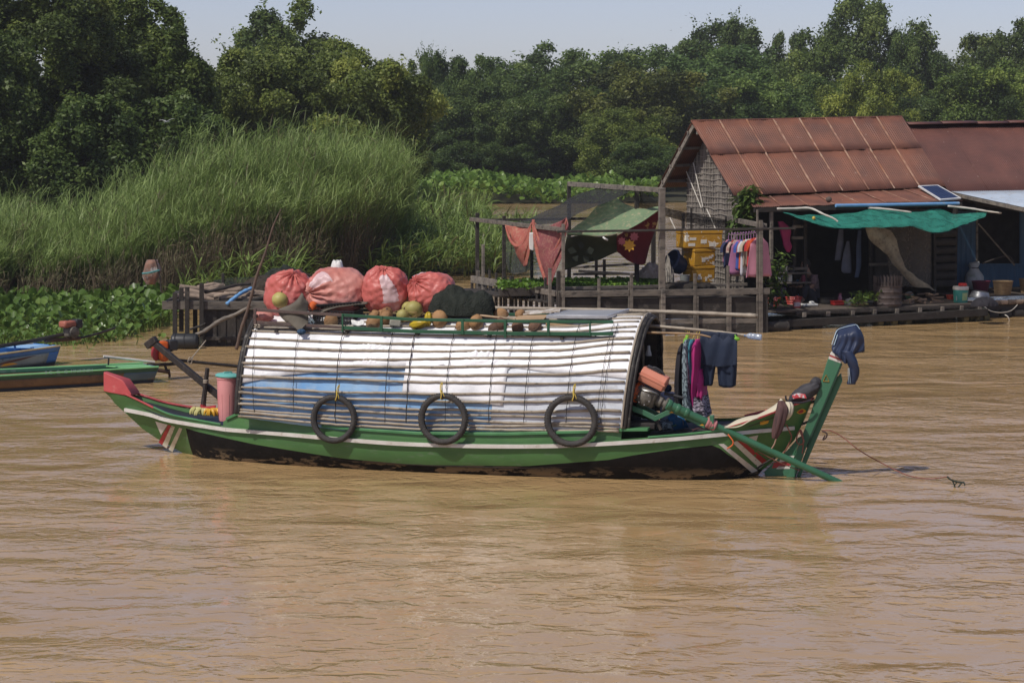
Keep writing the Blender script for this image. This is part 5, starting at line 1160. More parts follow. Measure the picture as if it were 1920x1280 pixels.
wash('magenta_sarong', [(1313, 690, 0.18, 0.05, -0.1), (1315, 720, 0.2, 0.055, -0.1), (1316, 745, 0.2, 0.05, -0.1)], mag, 'magenta cloth showing below the navy trousers', 'cloth', None, seed=9)
# navy trousers folded over the pole
rows = []; root = thing('navy_trousers', 'navy three quarter trousers pegged on the clothes pole', 'trousers', LP(1346, 727, -0.06))
def leg(ptsL, ptsR, seed, name):
	L_ = smooth_path([LP(x, y, -0.05) for x, y in ptsL], 6); R2 = smooth_path([LP(x, y, -0.05) for x, y in ptsR], 6); rows = []
	for i, (a, b) in enumerate(zip(L_, R2)):
		row = []; s = i / len(L_); c = (a + b) / 2; hw = (b - a) / 2; th = 0.014 + 0.02 * min(1, s * 2.2)
		for k in range(26):
			an = 2 * math.pi * k / 26; fo = 0.022 * (0.3 + s) * (math.sin(math.cos(an) * 7 + seed * 2 + 2 * mnoise.noise(Vector((math.cos(an) * 2, s * 2, seed)))))
			row.append(c + hw * math.cos(an) + BF.n * (th * math.sin(an) + fo) + Vector((0, 0, 0.012 * math.sin(an * 2 + seed) * (s > 0.9))))
		rows.append(row)
	mb = MB(); mb.rings(rows); build(mb, name, navy, root, angle=180)
leg([(1314, 621), (1313, 650), (1311, 690), (1310, 719)], [(1350, 623), (1347, 660), (1341, 692), (1336, 723)], 1, 'trouser_leg')
leg([(1345, 622), (1345, 660), (1345, 690), (1348, 725)], [(1382, 626), (1382, 660), (1381, 695), (1379, 724)], 2, 'trouser_leg')
P = surf([[LP(x, y, v) for x, y, v in row] for row in ([(1314, 620.5, -0.075), (1348, 623, -0.075), (1382, 626, -0.075)], [(1313, 636, -0.02), (1348, 640, -0.015), (1382, 642, -0.02)], [(1312, 660, -0.012), (1347, 662, -0.008), (1382, 664, -0.012)], [(1311.5, 682, -0.012), (1346, 688, -0.012), (1382, 684, -0.012)])], 8, 10)
mb = MB(); mb.grid([[p + BF.n * 0.012 * math.sin(j * 0.9 + i * .15) for j, p in enumerate(row)] for i, row in enumerate(P)]); build(mb, 'trouser_seat', navy, root, solid=0.008, angle=180)
peg_g = M('green_peg', (0.22, 0.55, 0.05), rough=0.5)
mb = MB(); mb.ball(LP(1382, 635, -0.0), (0.035, 0.012, 0.022), Matrix.Rotation(0.3, 3, 'Y'), 12, 8); mb.bar(LP(1378, 628, -0.04), LP(1384, 637, 0.0), 0.012, 0.012); build(mb, 'peg', peg_g, root)
for k, (x, y) in enumerate(((1284, 641), (1288, 634))):
	mb = MB(); mb.bar(LP(x, y - 6, -0.06), LP(x - 2, y + 5, -0.04), 0.018, 0.014); mb.bar(LP(x + 3, y - 6, -0.06), LP(x - 1, y + 5, -0.04), 0.012, 0.012); tag(build(mb, 'clothes_peg', peg_g), ['lime green peg on the black shirt', 'lime green peg on the patterned dress'][k], 'clothes peg', 'pegs on the washing')
mb = MB(); mb.bar(LP(1187, 597, -0.1), LP(1185, 588, -0.1), 0.012, 0.012); mb.bar(LP(1189, 597, -0.1), LP(1190, 588, -0.1), 0.012, 0.012); tag(build(mb, 'clothes_peg', peg_g), 'green peg on the canopy top by the solar panel', 'clothes peg', 'pegs on the washing')
# ---- engine with its long shaft
orange_e = M('orange_engine_paint', (0.62, 0.12, 0.015), (0.5, 0.08, 0.01), scale=6, rough=0.45, dirt=(0.08, 0.04, 0.02), dscale=8)
tank_p = M('salmon_tank_paint', (0.60, 0.24, 0.16), (0.52, 0.19, 0.125), scale=3, rough=0.42, dirt=(0.42, 0.20, 0.14), dscale=5)
greasy = M('greasy_metal', (0.16, 0.145, 0.12), (0.07, 0.062, 0.052), scale=10, rough=0.6, metal=0.25, bump=0.4, bscale=30, dirt=(0.035, 0.03, 0.025), dscale=8)
black_e = M('black_engine', (0.02, 0.02, 0.022), (0.03, 0.03, 0.032), rough=0.5)
steel = M('dull_steel', (0.4, 0.4, 0.39), (0.3, 0.3, 0.29), rough=0.35, metal=0.8)
EV = 0.58
eng = thing('longtail_engine', 'longtail boat engine with a salmon fuel tank and long green propeller shaft', 'engine', LP(1215, 792, EV))
ed = (LP(1250, 737, EV) - LP(1200, 712, EV)); ed.z = ed.z; e1 = ed.normalized(); e3 = BF.n.cross(e1).normalized(); e3 = e3 if e3.z > 0 else -e3; e2 = BF.n
EM = Matrix((e1, e2, e3)).transposed()
pxe = (EYE - LP(1215, 740, EV)).length / F
def EPt(x, y, dv=0.0): return LP(x, y, EV + dv)
# tank: eight sided bar with a seam
tc_ = EPt(1226.5, 709); hw = 25.5 * pxe
prof = [(-0.09, -0.09), (0.09, -0.09), (0.12, -0.03), (0.12, 0.03), (0.07, 0.085), (-0.07, 0.085), (-0.12, 0.03), (-0.12, -0.03)]
mb = MB(); mb.rings([[tc_ + e1 * (s * hw) + e2 * a * k + e3 * b * k for a, b in prof] for s, k in ((-1, 0.92), (-0.97, 1), (0.97, 1), (1, 0.92))]); tank = build(mb, 'fuel_tank', tank_p, eng, bevel=0.006)
mb = MB(); mb.rings([[tc_ + e1 * (s * (hw + 0.008)) + e2 * a + e3 * (b - 0.004) for a, b in ((-0.132, -0.008), (0.132, -0.008), (0.132, 0.008), (-0.132, 0.008))] for s in (-1, 1)]); build(mb, 'seam', tank_p, tank)
mb = MB(); c = tc_ + e3 * 0.072 + e1 * 0.03; mb.lathe([(0.038, 0), (0.038, 0.03), (0.03, 0.036), (0, 0.037)], c, 16, EM); build(mb, 'filler_cap', black_e, tank)
mb = MB(); mb.tube(smooth_path([tc_ + e3 * 0.075 - e1 * 0.08, tc_ + e3 * 0.12 - e1 * 0.05, tc_ + e3 * 0.11 + e1 * 0.06, tc_ + e3 * 0.07 + e1 * 0.1], 4), 0.014, 7); mb.box(tc_ + e3 * 0.098 - e1 * 0.06, (0.14, 0.07, 0.03), EM); build(mb, 'air_cleaner', black_e, eng, bevel=0.005)
bc = EPt(1213, 742); mb = MB(); mb.box(bc, (0.26, 0.22, 0.20), EM); build(mb, 'crankcase', greasy, eng, bevel=0.03)
mb = MB()
for k in range(7): mb.box(bc + e3 * (0.02 + 0.016 * k - 0.06) + e2 * 0.115 - e1 * 0.02, (0.20, 0.018, 0.007), EM)
build(mb, 'cooling_fins', greasy, eng)
mb = MB(); mb.lathe([(0.085, 0.0), (0.09, 0.03), (0.075, 0.04), (0.03, 0.055), (0.0, 0.055)], bc + e2 * 0.10 + e1 * 0.0 - e3 * 0.02, 22, Matrix((e1, e3, e2)).transposed()); build(mb, 'flywheel_cover', greasy, eng)
for k in range(6):
	a = k * math.pi / 3; mb = MB(); mb.lathe([(0.009, 0), (0.009, 0.014)], bc + e2 * 0.13 + e1 * 0.07 * math.cos(a) + e3 * (0.07 * math.sin(a) - 0.02), 6, Matrix((e1, e3, e2)).transposed()); build(mb, 'bolt', steel, eng)
mb = MB(); mb.tube(smooth_path([bc + e2 * 0.06 - e1 * 0.10 + e3 * 0.1, bc + e2 * 0.13 - e1 * 0.05 + e3 * 0.07, bc + e2 * 0.13 + e1 * 0.06 + e3 * 0.10, bc + e2 * 0.05 + e1 * 0.12 + e3 * 0.08], 4), 0.012, 7); build(mb, 'fuel_pipe', steel, eng)
oc = EPt(1195, 735); mb = MB(); mb.lathe([(0.11, -0.05), (0.125, -0.03), (0.125, 0.03), (0.10, 0.055), (0.05, 0.06), (0, 0.06)], oc, 26, Matrix((e2, e3, -e1)).transposed()); build(mb, 'starter_housing', orange_e, eng, bevel=0.004)
mb = MB(); mb.lathe([(0.05, 0.055), (0.04, 0.085), (0, 0.085)], oc, 16, Matrix((e2, e3, -e1)).transposed()); build(mb, 'starter_hub', steel, eng)
mb = MB(); mb.tube(smooth_path([EPt(1246, 737, -0.03), EPt(1262, 741, -0.03), EPt(1281, 746, -0.03)], 4), [0.022, 0.02, 0.019, 0.019, 0.019, 0.019, 0.019, 0.019, 0.018], 9); build(mb, 'tiller_grip', black_e, eng)
mb = MB(); mb.lathe([(0.06, 0), (0.068, 0.02), (0.068, 0.09), (0.05, 0.11), (0.05, 0.13), (0.095, 0.135), (0.10, 0.15), (0.095, 0.165), (0.03, 0.17)], EPt(1228, 748), 20, Matrix((e2, e3, e1)).transposed()); build(mb, 'clutch_housing', greasy, eng)
# shaft: from the clutch over the near gunwale and into the water
s0 = EPt(1251, 757, 0.22); s1 = G(1577, 906, -0.03); sd_ = (s1 - s0)
mb = MB(); n = 24; P = [lerp(s0, s1, k / n) for k in range(n + 1)]; mb.tube(P, [0.052 if k < 3 else (0.046 if k < 7 else 0.040) for k in range(n + 1)], 12); build(mb, 'propeller_shaft', rudder_green, eng)
for f, rr in ((0.0, 0.066), (0.05, 0.06), (0.10, 0.058), (0.24, 0.052)):
	mb = MB(); a = lerp(s0, s1, f); x_, y_, d_ = basis(sd_); mb.lathe([(rr * 0.9, 0), (rr, 0.008), (rr, 0.04), (rr * 0.9, 0.05)], a, 14, Matrix((x_, y_, d_)).transposed()); build(mb, 'shaft_collar', rudder_green, eng)
fr = [(1186, 765), (1205, 772), (1229, 784), (1250, 774), (1262, 769), (1300, 787), (1322, 798)]
for dv in (0.10,):
	mb = MB(); rows = []
	for i, (x, y) in enumerate(fr):
		p = EPt(x, y, dv); rows.append([p + BF.n * -0.02 + Vector((0, 0, 0.033)), p + BF.n * 0.02 + Vector((0, 0, 0.033)), p + BF.n * 0.02 - Vector((0, 0, 0.033)), p - BF.n * 0.02 - Vector((0, 0, 0.033))])
	mb.rings(rows); build(mb, 'engine_bracket', rudder_green, eng, bevel=0.005)
	mb = MB(); rows = []
	for i, (x, y) in enumerate(fr):
		p = EPt(x, y, dv) - BF.n * 0.24; rows.append([p + BF.n * -0.02 + Vector((0, 0, 0.033)), p + BF.n * 0.02 + Vector((0, 0, 0.033)), p + BF.n * 0.02 - Vector((0, 0, 0.033)), p - BF.n * 0.02 - Vector((0, 0, 0.033))])
	mb.rings(rows); build(mb, 'engine_bracket', rudder_green, eng, bevel=0.005)
for x, y in ((1259.5, 774), (1316.5, 797.5)):
	mb = MB(); c = EPt(x, y, 0.122); mb.add([c + BF.a * 0.025, c + Vector((0, 0, 0.022)), c - BF.a * 0.03], [(0, 1, 2)]); mb.f[-1] = mb.f[-1]; build(mb, 'yellow_mark', yellow_p, eng, smooth=False, solid=0.003)
mb = MB(); mb.bar(EPt(1335, 803, 0.10), EPt(1335, 778, 0.10), 0.05, 0.055, BF.n); build(mb, 'shaft_stand', rudder_green, eng, bevel=0.006)
band_m = M('pink_rope_binding', (0.48, 0.20, 0.20), (0.30, 0.12, 0.12), rough=0.85)
for k in range(4):
	f = 0.225 + k * 0.012; a = lerp(s0, s1, f); x_, y_, d_ = basis(sd_); mb = MB(); mb.lathe([(0.050, 0), (0.066, 0.012), (0.066, 0.028), (0.05, 0.04)], a, 12, Matrix((x_, y_, d_)).transposed()); build(mb, 'rope_binding', band_m, eng)
mb = MB(); mb.box(EPt(1208, 795, -0.02), (0.32, 0.34, 0.07), Matrix.Rotation(BF.yaw, 3, 'Z')); mb2 = build(mb, 'engine_bed', dark_wood, eng, bevel=0.008)
mb = MB(); mb.bar(EPt(1240, 806, 0.06), EPt(1230, 785, 0.06), 0.04, 0.05, BF.n); build(mb, 'bed_leg', dark_wood, eng, bevel=0.006)
# odds and ends around the engine
bluebk = M('blue_bucket', (0.02, 0.17, 0.38), (0.015, 0.12, 0.28), rough=0.4)
r = thing('plastic_bucket', 'blue plastic bucket lying behind the engine bracket', 'bucket', LP(1264, 797, 0.0)); mb = MB(); mb.lathe([(0.0, 0), (0.10, 0.0), (0.125, 0.16), (0.135, 0.16), (0.135, 0.175), (0.118, 0.175), (0.09, 0.02), (0, 0.02)], LP(1258, 795, 0.0), 24, Matrix.Rotation(R(62), 3, 'Y')); build(mb, 'bucket', bluebk, r)
mb = MB(); mb.tube(smooth_path([LP(1266, 780, 0.1), LP(1279, 786, 0.14), LP(1281, 797, 0.12)], 4), 0.005, 5); build(mb, 'bucket_handle', steel, r)
paleb = M('pale_blue_plastic', (0.42, 0.48, 0.66), (0.34, 0.40, 0.58), rough=0.4)
r = thing('jerry_can', 'pale blue plastic can standing behind the engine', 'can', LP(1250, 792, -0.12)); mb = MB(); c = LP(1252, 762, -0.12); mb.box(c, (0.18, 0.12, 0.36), Matrix.Rotation(BF.yaw, 3, 'Z')); build(mb, 'can', paleb, r, bevel=0.03)
mb = MB(); mb.lathe([(0.03, 0), (0.03, 0.05)], c + Vector((0, 0, 0.18)), 12); build(mb, 'can_cap', bluebk, r)
mb = MB(); mb.ball(LP(1252, 728, -0.12), (0.05, 0.04, 0.045), None, 12, 8, lambda p, t: 1 + 0.2 * math.sin(3 * p)); tag(build(mb, 'blue_rag', M('dark_blue_rag', (0.02, 0.04, 0.10), rough=0.8), angle=180), 'dark blue rag bundled on top of the pale can', 'rag')
for (x, y, v, s, mt, lab) in ((1196, 793, 0.25, 0.13, white_pl, 'scrap of white plastic on the engine bed'), (1182, 790, 0.3, 0.15, blackc, 'black cloth bundle inside the canopy mouth'), (1241, 797, 0.28, 0.13, patc, 'patterned cloth wad beside the engine leg')):
	mb = MB(); mb.ball(LP(x, y, v), (s, s * 0.7, s * 0.5), None, 16, 10, lambda p, t, s=s: 1 + 0.35 * mnoise.noise(Vector((p * 1.5, t * 3, s * 40)))); tag(build(mb, 'cloth_wad', mt, angle=180), lab, 'cloth')
mb = MB(); mb.bar(LP(1247, 804, 0.2), LP(1268, 796, 0.15), 0.05, 0.015); tag(build(mb, 'green_paddle_piece', rudder_green, bevel=0.004), 'loose pale green board leaning on the stern deck', 'board')
mb = MB(); P = surf([[LP(x, y, v) for x, y, v in row] for row in ([(1296, 806, 0.35), (1310, 801, 0.3), (1325, 803, 0.28)], [(1300, 808, 0.45), (1312, 805, 0.45), (1330, 806, 0.4)])], 5, 6); mb.grid(crumple(P, 0.02, 8, 4)); tag(build(mb, 'dark_rag', M('maroon_rag', (0.05, 0.02, 0.025), rough=0.9), solid=0.01, angle=180), 'dark maroon rag under the shaft on the deck', 'rag')
lamp_w = M('lamp_shade_white', (0.6, 0.6, 0.56), rough=0.6); c = LP(1216, 662, -0.1); r = thing('hanging_lamp', 'small white bell shaped lamp hanging inside the canopy', 'lamp', c)
mb = MB(); mb.lathe([(0.038, 0.0), (0.034, 0.03), (0.022, 0.07), (0.018, 0.12), (0.0, 0.125)], c - Vector((0, 0, 0.03)), 16); build(mb, 'lamp_shade', lamp_w, r)
mb = MB(); mb.tube([c + Vector((0, 0, 0.09)), c + Vector((0.0, 0, 0.30))], 0.004, 5); build(mb, 'flex', cord_m, r)
# ---- stern cloths
cream = M('cream_tarp', (0.58, 0.53, 0.40), (0.48, 0.43, 0.31), scale=3, rough=0.7, bump=0.4, bscale=12)
P = surf([[LP(x, y, v) for x, y, v in row] for row in (
	[(1347, 800, 0.40), (1376, 792, 0.36), (1410, 778, 0.28), (1440, 766, 0.18), (1466, 746, 0.08)],
	[(1350, 801, 0.53), (1380, 792, 0.47), (1412, 779, 0.38), (1442, 768, 0.28), (1468, 749, 0.2)],
	[(1356, 803, 0.63), (1388, 798, 0.55), (1418, 786, 0.46), (1447, 774, 0.37), (1466, 758, 0.3)])], 6, 8)
mb = MB(); mb.grid(crumple(P, 0.03, 5, 3)); tag(build(mb, 'cream_tarp', cream, solid=0.008, angle=180), 'cream tarpaulin spread along the stern gunwale', 'tarpaulin')
bagm = M('grey_bag_cloth', (0.05, 0.048, 0.054), (0.03, 0.029, 0.034), scale=3, rough=0.7, bump=0.5, bscale=9)
r = thing('cloth_bag', 'grey cloth bag with a printed patch lying on the stern tip', 'bag', LP(1508, 756, 0.1))
mb = MB(); c = LP(1508, 737, 0.1); mb.ball(c, (0.215, 0.09, 0.088), Matrix.Rotation(BF.yaw, 3, 'Z') @ Matrix.Rotation(R(-32), 3, 'Y'), 30, 18, lambda p, t: 1 + 0.16 * mnoise.noise(Vector((p * 1.3, t * 2.5, 3))) + 0.05 * math.sin(p * 8 + t * 3)); build(mb, 'bag', bagm, r, angle=180)
mb = MB(); mb.ball(LP(1530, 717, 0.08), (0.07, 0.05, 0.06), None, 14, 10, lambda p, t: 1 + 0.2 * math.sin(p * 6)); build(mb, 'bag_mouth', bagm, r, angle=180)
prt = M('printed_patch', (0.55, 0.5, 0.5), (0.45, 0.05, 0.06), scale=14, rough=0.6); cr = [n_ for n_ in prt.node_tree.nodes if n_.type == 'VALTORGB'][0]; cr.color_ramp.elements[0].position = 0.48; cr.color_ramp.elements[1].position = 0.54
P = surf([[LP(x, y, v) for x, y, v in row] for row in ([(1485, 741, 0.205), (1496, 737, 0.21), (1510, 739, 0.205)], [(1487, 748, 0.21), (1500, 746, 0.215), (1513, 747, 0.21)])], 4, 5); mb = MB(); mb.grid(P); build(mb, 'print', prt, r, solid=0.004, angle=180)
mb = MB(); mb.tube(smooth_path([LP(1473, 742, 0.2), LP(1477, 752, 0.22), (LP(1500, 755, 0.24)), LP(1520, 750, 0.2)], 5), 0.012, 6); build(mb, 'bag_hem', blackc, r)
brown_cl = M('brown_striped_cloth', (0.10, 0.05, 0.045), (0.05, 0.028, 0.028), scale=10, rough=0.85, stretch=(3, 3, 0.4))
def hang(name, pts, rad, mat, label, cat, seed, n=20):
	P = smooth_path([LP(x, y, v) for x, y, v in pts], 6); A = smooth_path([Vector((q, 0, 0)) for q in rad], 6); rows = []
	for i, (p, a) in enumerate(zip(P, A)):
		rows.append([p + BF.a * (a.x * math.cos(2 * math.pi * k / n) * (1 + 0.38 * math.sin(2 * math.pi * k / n * 5 + seed))) + BF.n * (a.x * 0.6 * math.sin(2 * math.pi * k / n) * (1 + 0.22 * math.sin(2 * math.pi * k / n * 4 + seed))) for k in range(n)])
	mb = MB(); mb.rings(rows); return tag(build(mb, name, mat, angle=180), label, cat)
hang('brown_cloth', [(1464, 751, 0.36), (1466, 765, 0.42), (1462, 785, 0.45), (1456, 808, 0.46), (1452, 822, 0.46)], [0.03, 0.055, 0.06, 0.05, 0.025], brown_cl, 'brown striped cloth hanging down the hull at the stern', 'cloth', 1)
hang('cream_cloth', [(1478, 753, 0.32), (1479, 762, 0.36), (1477, 776, 0.38), (1473, 787, 0.38)], [0.03, 0.045, 0.042, 0.02], cream, 'short cream cloth hanging beside the brown one', 'cloth', 2)
rope_r = M('red_brown_rope', (0.26, 0.10, 0.07), (0.18, 0.07, 0.05), rough=0.8); rope_d = M('dark_rope', (0.05, 0.03, 0.028), (0.035, 0.022, 0.02), rough=0.85)
def rope(name, pts, rad, mat, label, cat='rope', n=8):
	mb = MB(); mb.tube(smooth_path(pts, n), rad, 6); return tag(build(mb, name, mat, angle=180), label, cat)
rope('rope', [LP(1500, 808, 0.15), LP(1504, 818, 0.17), LP(1507, 828, 0.17), LP(1501, 833, 0.16), LP(1494, 828, 0.16), LP(1495, 815, 0.16), LP(1501, 806, 0.15), LP(1505, 816, 0.15), LP(1506, 835, 0.13), LP(1504, 850, 0.12)], 0.009, rope_r, 'loop of red brown rope hung on the rudder')
rope('rope', [LP(1474, 795, 0.36), LP(1480, 808, 0.30), LP(1484, 820, 0.22), LP(1476, 838, 0.18), LP(1470, 848, 0.14)], 0.008, rope_r, 'rope hanging from the cream cloth to the water')
rope('rope', [LP(1365, 814, 0.66), LP(1374, 826, 0.68), LP(1373, 834, 0.68), LP(1363, 841, 0.7)], 0.008, orange_m, 'short orange cord dangling off the near gunwale')
rope('rope', [LP(1455, 822, 0.46), LP(1452, 832, 0.46), LP(1446, 842, 0.46)], 0.009, M('tan_rope', (0.35, 0.22, 0.16), rough=0.8), 'tan cord hanging from the brown cloth')
rope('rope', [LP(1420, 845, 0.40), LP(1440, 856, 0.34), LP(1465, 868, 0.25), LP(1500, 882, 0.1)], 0.006, rope_r, 'thin red rope slanting across the stern to the rudder foot')
rope('rope', [LP(1418, 879, 0.3), LP(1432, 869, 0.26), LP(1446, 861, 0.2), LP(1452, 858, 0.15)], 0.012, cord_m, 'black mooring cord wrapped at the stern foot')
ar = [LP(1541, 808, 0.05), LP(1556, 807, 0.05), LP(1580, 819, 0.0), LP(1610, 843, -0.03), G(1650, 866, 0.12), G(1700, 890, 0.03), G(1740, 897, 0.012), G(1778, 893, 0.05)]
rope('anchor_rope', ar, 0.007, rope_r, 'red brown rope running from the rudder out over the water to a small iron frame')
r = rope('rope', [LP(1541, 808, 0.06), LP(1550, 812, 0.08), LP(1549, 820, 0.08), LP(1543, 824, 0.07), LP(1547, 816, 0.08)], 0.009, rope_d, 'dark knot of rope on the trailing edge of the rudder')
an0 = G(1793, 913, 0.0); r = thing('iron_frame', 'small rusty iron frame poking out of the water at the rope end', 'iron frame', an0); ir = M('green_black_iron', (0.02, 0.05, 0.035), (0.05, 0.03, 0.025), rough=0.7)
def A_(x, y): return atD(x, y, an0.y)
for nm, pts, rr in (('top_bar', [(1776, 893), (1783, 899), (1796, 903), (1808, 904)], 0.012), ('prong', [(1785, 899), (1789, 908), (1792, 918)], 0.009), ('prong', [(1804, 904), (1798, 911), (1793, 918)], 0.009), ('prong', [(1796, 903), (1791, 907), (1788, 918)], 0.007), ('hook', [(1806, 904), (1809, 907), (1808, 910)], 0.008)):
	mb = MB(); mb.tube(smooth_path([A_(x, y) for x, y in pts], 3), rr, 6); build(mb, nm, ir, r)
# ---- track jacket thrown over the rudder head
jk = M('navy_jacket', (0.022, 0.034, 0.075), (0.014, 0.022, 0.05), scale=3, rough=0.45, bump=0.5, bscale=9); stripe_w = M('pale_blue_stripe', (0.45, 0.58, 0.66), rough=0.6)
jr = thing('track_jacket', 'navy track jacket with pale blue stripes draped over the rudder head', 'jacket', LP(1590, 721, 0.1))
front = surf([[LP(x, y, v) for x, y, v in row] for row in (
	[(1569, 618, 0.02), (1580, 613, 0.0), (1594, 609, 0.0), (1606, 608, 0.0), (1612, 616, 0.02)],
	[(1563, 632, 0.10), (1574, 630, 0.13), (1590, 626, 0.13), (1606, 624, 0.12), (1616, 632, 0.06)],
	[(1559, 646, 0.12), (1572, 646, 0.15), (1588, 645, 0.16), (1606, 642, 0.14), (1618.5, 645, 0.07)],
	[(1560, 652, 0.13), (1574, 660, 0.16), (1590, 662, 0.17), (1604, 655, 0.15), (1618, 657, 0.07)],
	[(1566, 660, 0.13), (1578, 674, 0.15), (1590, 680, 0.16), (1601, 668, 0.13), (1608, 660, 0.08)])], 8, 8)
mb = MB(); mb.grid(crumple([[p + BF.n * (0.018 * math.sin(i * 0.9 + j * 0.25)) * (j / 32) for i, p in enumerate(row)] for j, row in enumerate(front)], 0.035, 6, 4)); build(mb, 'jacket_front', jk, jr, solid=0.012, angle=180)
back = surf([[LP(x, y, v) for x, y, v in row] for row in ([(1569, 618, 0.0), (1590, 610, -0.02), (1612, 616, 0.0)], [(1566, 636, -0.12), (1590, 632, -0.14), (1615, 634, -0.1)], [(1566, 655, -0.13), (1590, 660, -0.15), (1614, 654, -0.1)])], 6, 8)
mb = MB(); mb.grid(back); build(mb, 'jacket_back', jk, jr, solid=0.012, angle=180)
def sleeve(pts, rad, seed, name='sleeve'):
	P = smooth_path([LP(x, y, v) for x, y, v in pts], 6); A = smooth_path([Vector((q, 0, 0)) for q in rad], 6); rows = []
	for i, (p, a) in enumerate(zip(P, A)): rows.append([p + BF.a * (a.x * math.cos(2 * math.pi * k / 20) * (1 + 0.10 * math.sin(k * 1.6 + i * .5))) + BF.n * (a.x * 0.65 * math.sin(2 * math.pi * k / 20)) for k in range(20)])
	mb = MB(); mb.rings(rows); return build(mb, name, jk, jr, angle=180)
sleeve([(1588, 658, 0.16), (1597, 676, 0.16), (1602, 692, 0.14), (1600, 708, 0.13), (1596, 720, 0.13)], [0.06, 0.062, 0.058, 0.055, 0.05], 1)
def stripe(pts, w=0.007):
	P = smooth_path([LP(x, y, v) for x, y, v in pts], 6); mb = MB(); mb.tube(P, w, 6, flat=0.5); build(mb, 'stripe', stripe_w, jr)
for d in (0, 4): stripe([(1559.5 + d, 646 + d * .3, 0.15), (1563.5 + d, 634 + d * .4, 0.13), (1570 + d * .6, 619 + d, 0.05), (1583, 613.5 + d * .8, 0.035), (1600, 609.5 + d * .8, 0.03), (1606, 609 + d, 0.03), (1612 , 617 + d * .9, 0.05)])
for d in (0, 3): stripe([(1590.5 + d * .6, 690, 0.20), (1590.5 + d, 704, 0.19), (1592 + d, 718, 0.17)], 0.006)
# ---- litter by the hull
for (x, y, s, lab) in ((1262, 889, 0.13, 'white scrap of foam floating against the hull'), (1283, 891, 0.03, 'speck of white foam right of the larger scrap'), (1305, 888, 0.03, 'tiny white foam speck farther right along the hull')):
	mb = MB(); mb.ball(G(x, y, 0.012), (s, s * 0.5, 0.03), None, 14, 8, lambda p, t, s=s: 1 + 0.35 * math.sin(p * 3 + s * 50)); tag(build(mb, 'foam_scrap', white_pl, angle=180), lab, 'foam scrap', 'foam litter by the hull')
# ================================================================ THE TWO MOORED BOATS, THE DOCK AND THE BIRDS (left)
old_wood = M('grey_weathered_wood', (0.205, 0.178, 0.145), (0.115, 0.10, 0.084), scale=3, rough=0.85, bump=0.5, bscale=14, stretch=(0.5, 3, 3), dirt=(0.055, 0.05, 0.045), dscale=4, dlo=0.52, dhi=0.66, objvar=0.25)
dark_wd = M('dark_wet_wood', (0.045, 0.038, 0.032), (0.022, 0.019, 0.017), scale=4, rough=0.8, bump=0.5, bscale=14, dirt=(0.11, 0.095, 0.08), dscale=4, dlo=0.56, dhi=0.70, objvar=0.25)
log_wood = M('cut_log', (0.30, 0.23, 0.17), (0.19, 0.14, 0.11), scale=4, rough=0.85, bump=0.5, bscale=18, dirt=(0.10, 0.08, 0.065), dscale=5, dlo=0.5, dhi=0.64, objvar=0.35)
tan_p = M('tan_hull_paint', (0.20, 0.115, 0.058), (0.14, 0.080, 0.040), scale=2, rough=0.5, bump=0.15, dirt=(0.09, 0.055, 0.035), dscale=3, dlo=0.5, dhi=0.68)
tar = M('black_bottom', (0.02, 0.019, 0.018), (0.03, 0.028, 0.025), rough=0.6)
teal_g = M('dull_green_paint', (0.032, 0.10, 0.06), (0.025, 0.08, 0.048), scale=4, rough=0.5, dirt=(0.07, 0.12, 0.09), dscale=4)
lt_green = M('light_green_paint', (0.22, 0.50, 0.22), (0.16, 0.40, 0.17), scale=4, rough=0.5)
slate_p = M('slate_blue_paint', (0.10, 0.16, 0.18), (0.07, 0.11, 0.13), scale=3, rough=0.5, dirt=(0.15, 0.13, 0.10), dscale=4)
blue_p = M('blue_paint', (0.06, 0.20, 0.48), (0.045, 0.155, 0.40), scale=4, rough=0.45, dirt=(0.10, 0.16, 0.28), dscale=5)
pale_b = M('pale_blue_paint', (0.30, 0.50, 0.72), (0.24, 0.42, 0.64), scale=4, rough=0.5)
grey_b = M('grey_blue_paint', (0.27, 0.34, 0.34), (0.21, 0.27, 0.28), scale=2, rough=0.5, dirt=(0.14, 0.15, 0.14), dscale=4)
cream_r = M('cream_rail_paint', (0.50, 0.42, 0.24), (0.42, 0.34, 0.18), rough=0.55)
letter_m = M('faded_lettering', (0.34, 0.46, 0.42), (0.24, 0.36, 0.32), scale=9, rough=0.6)
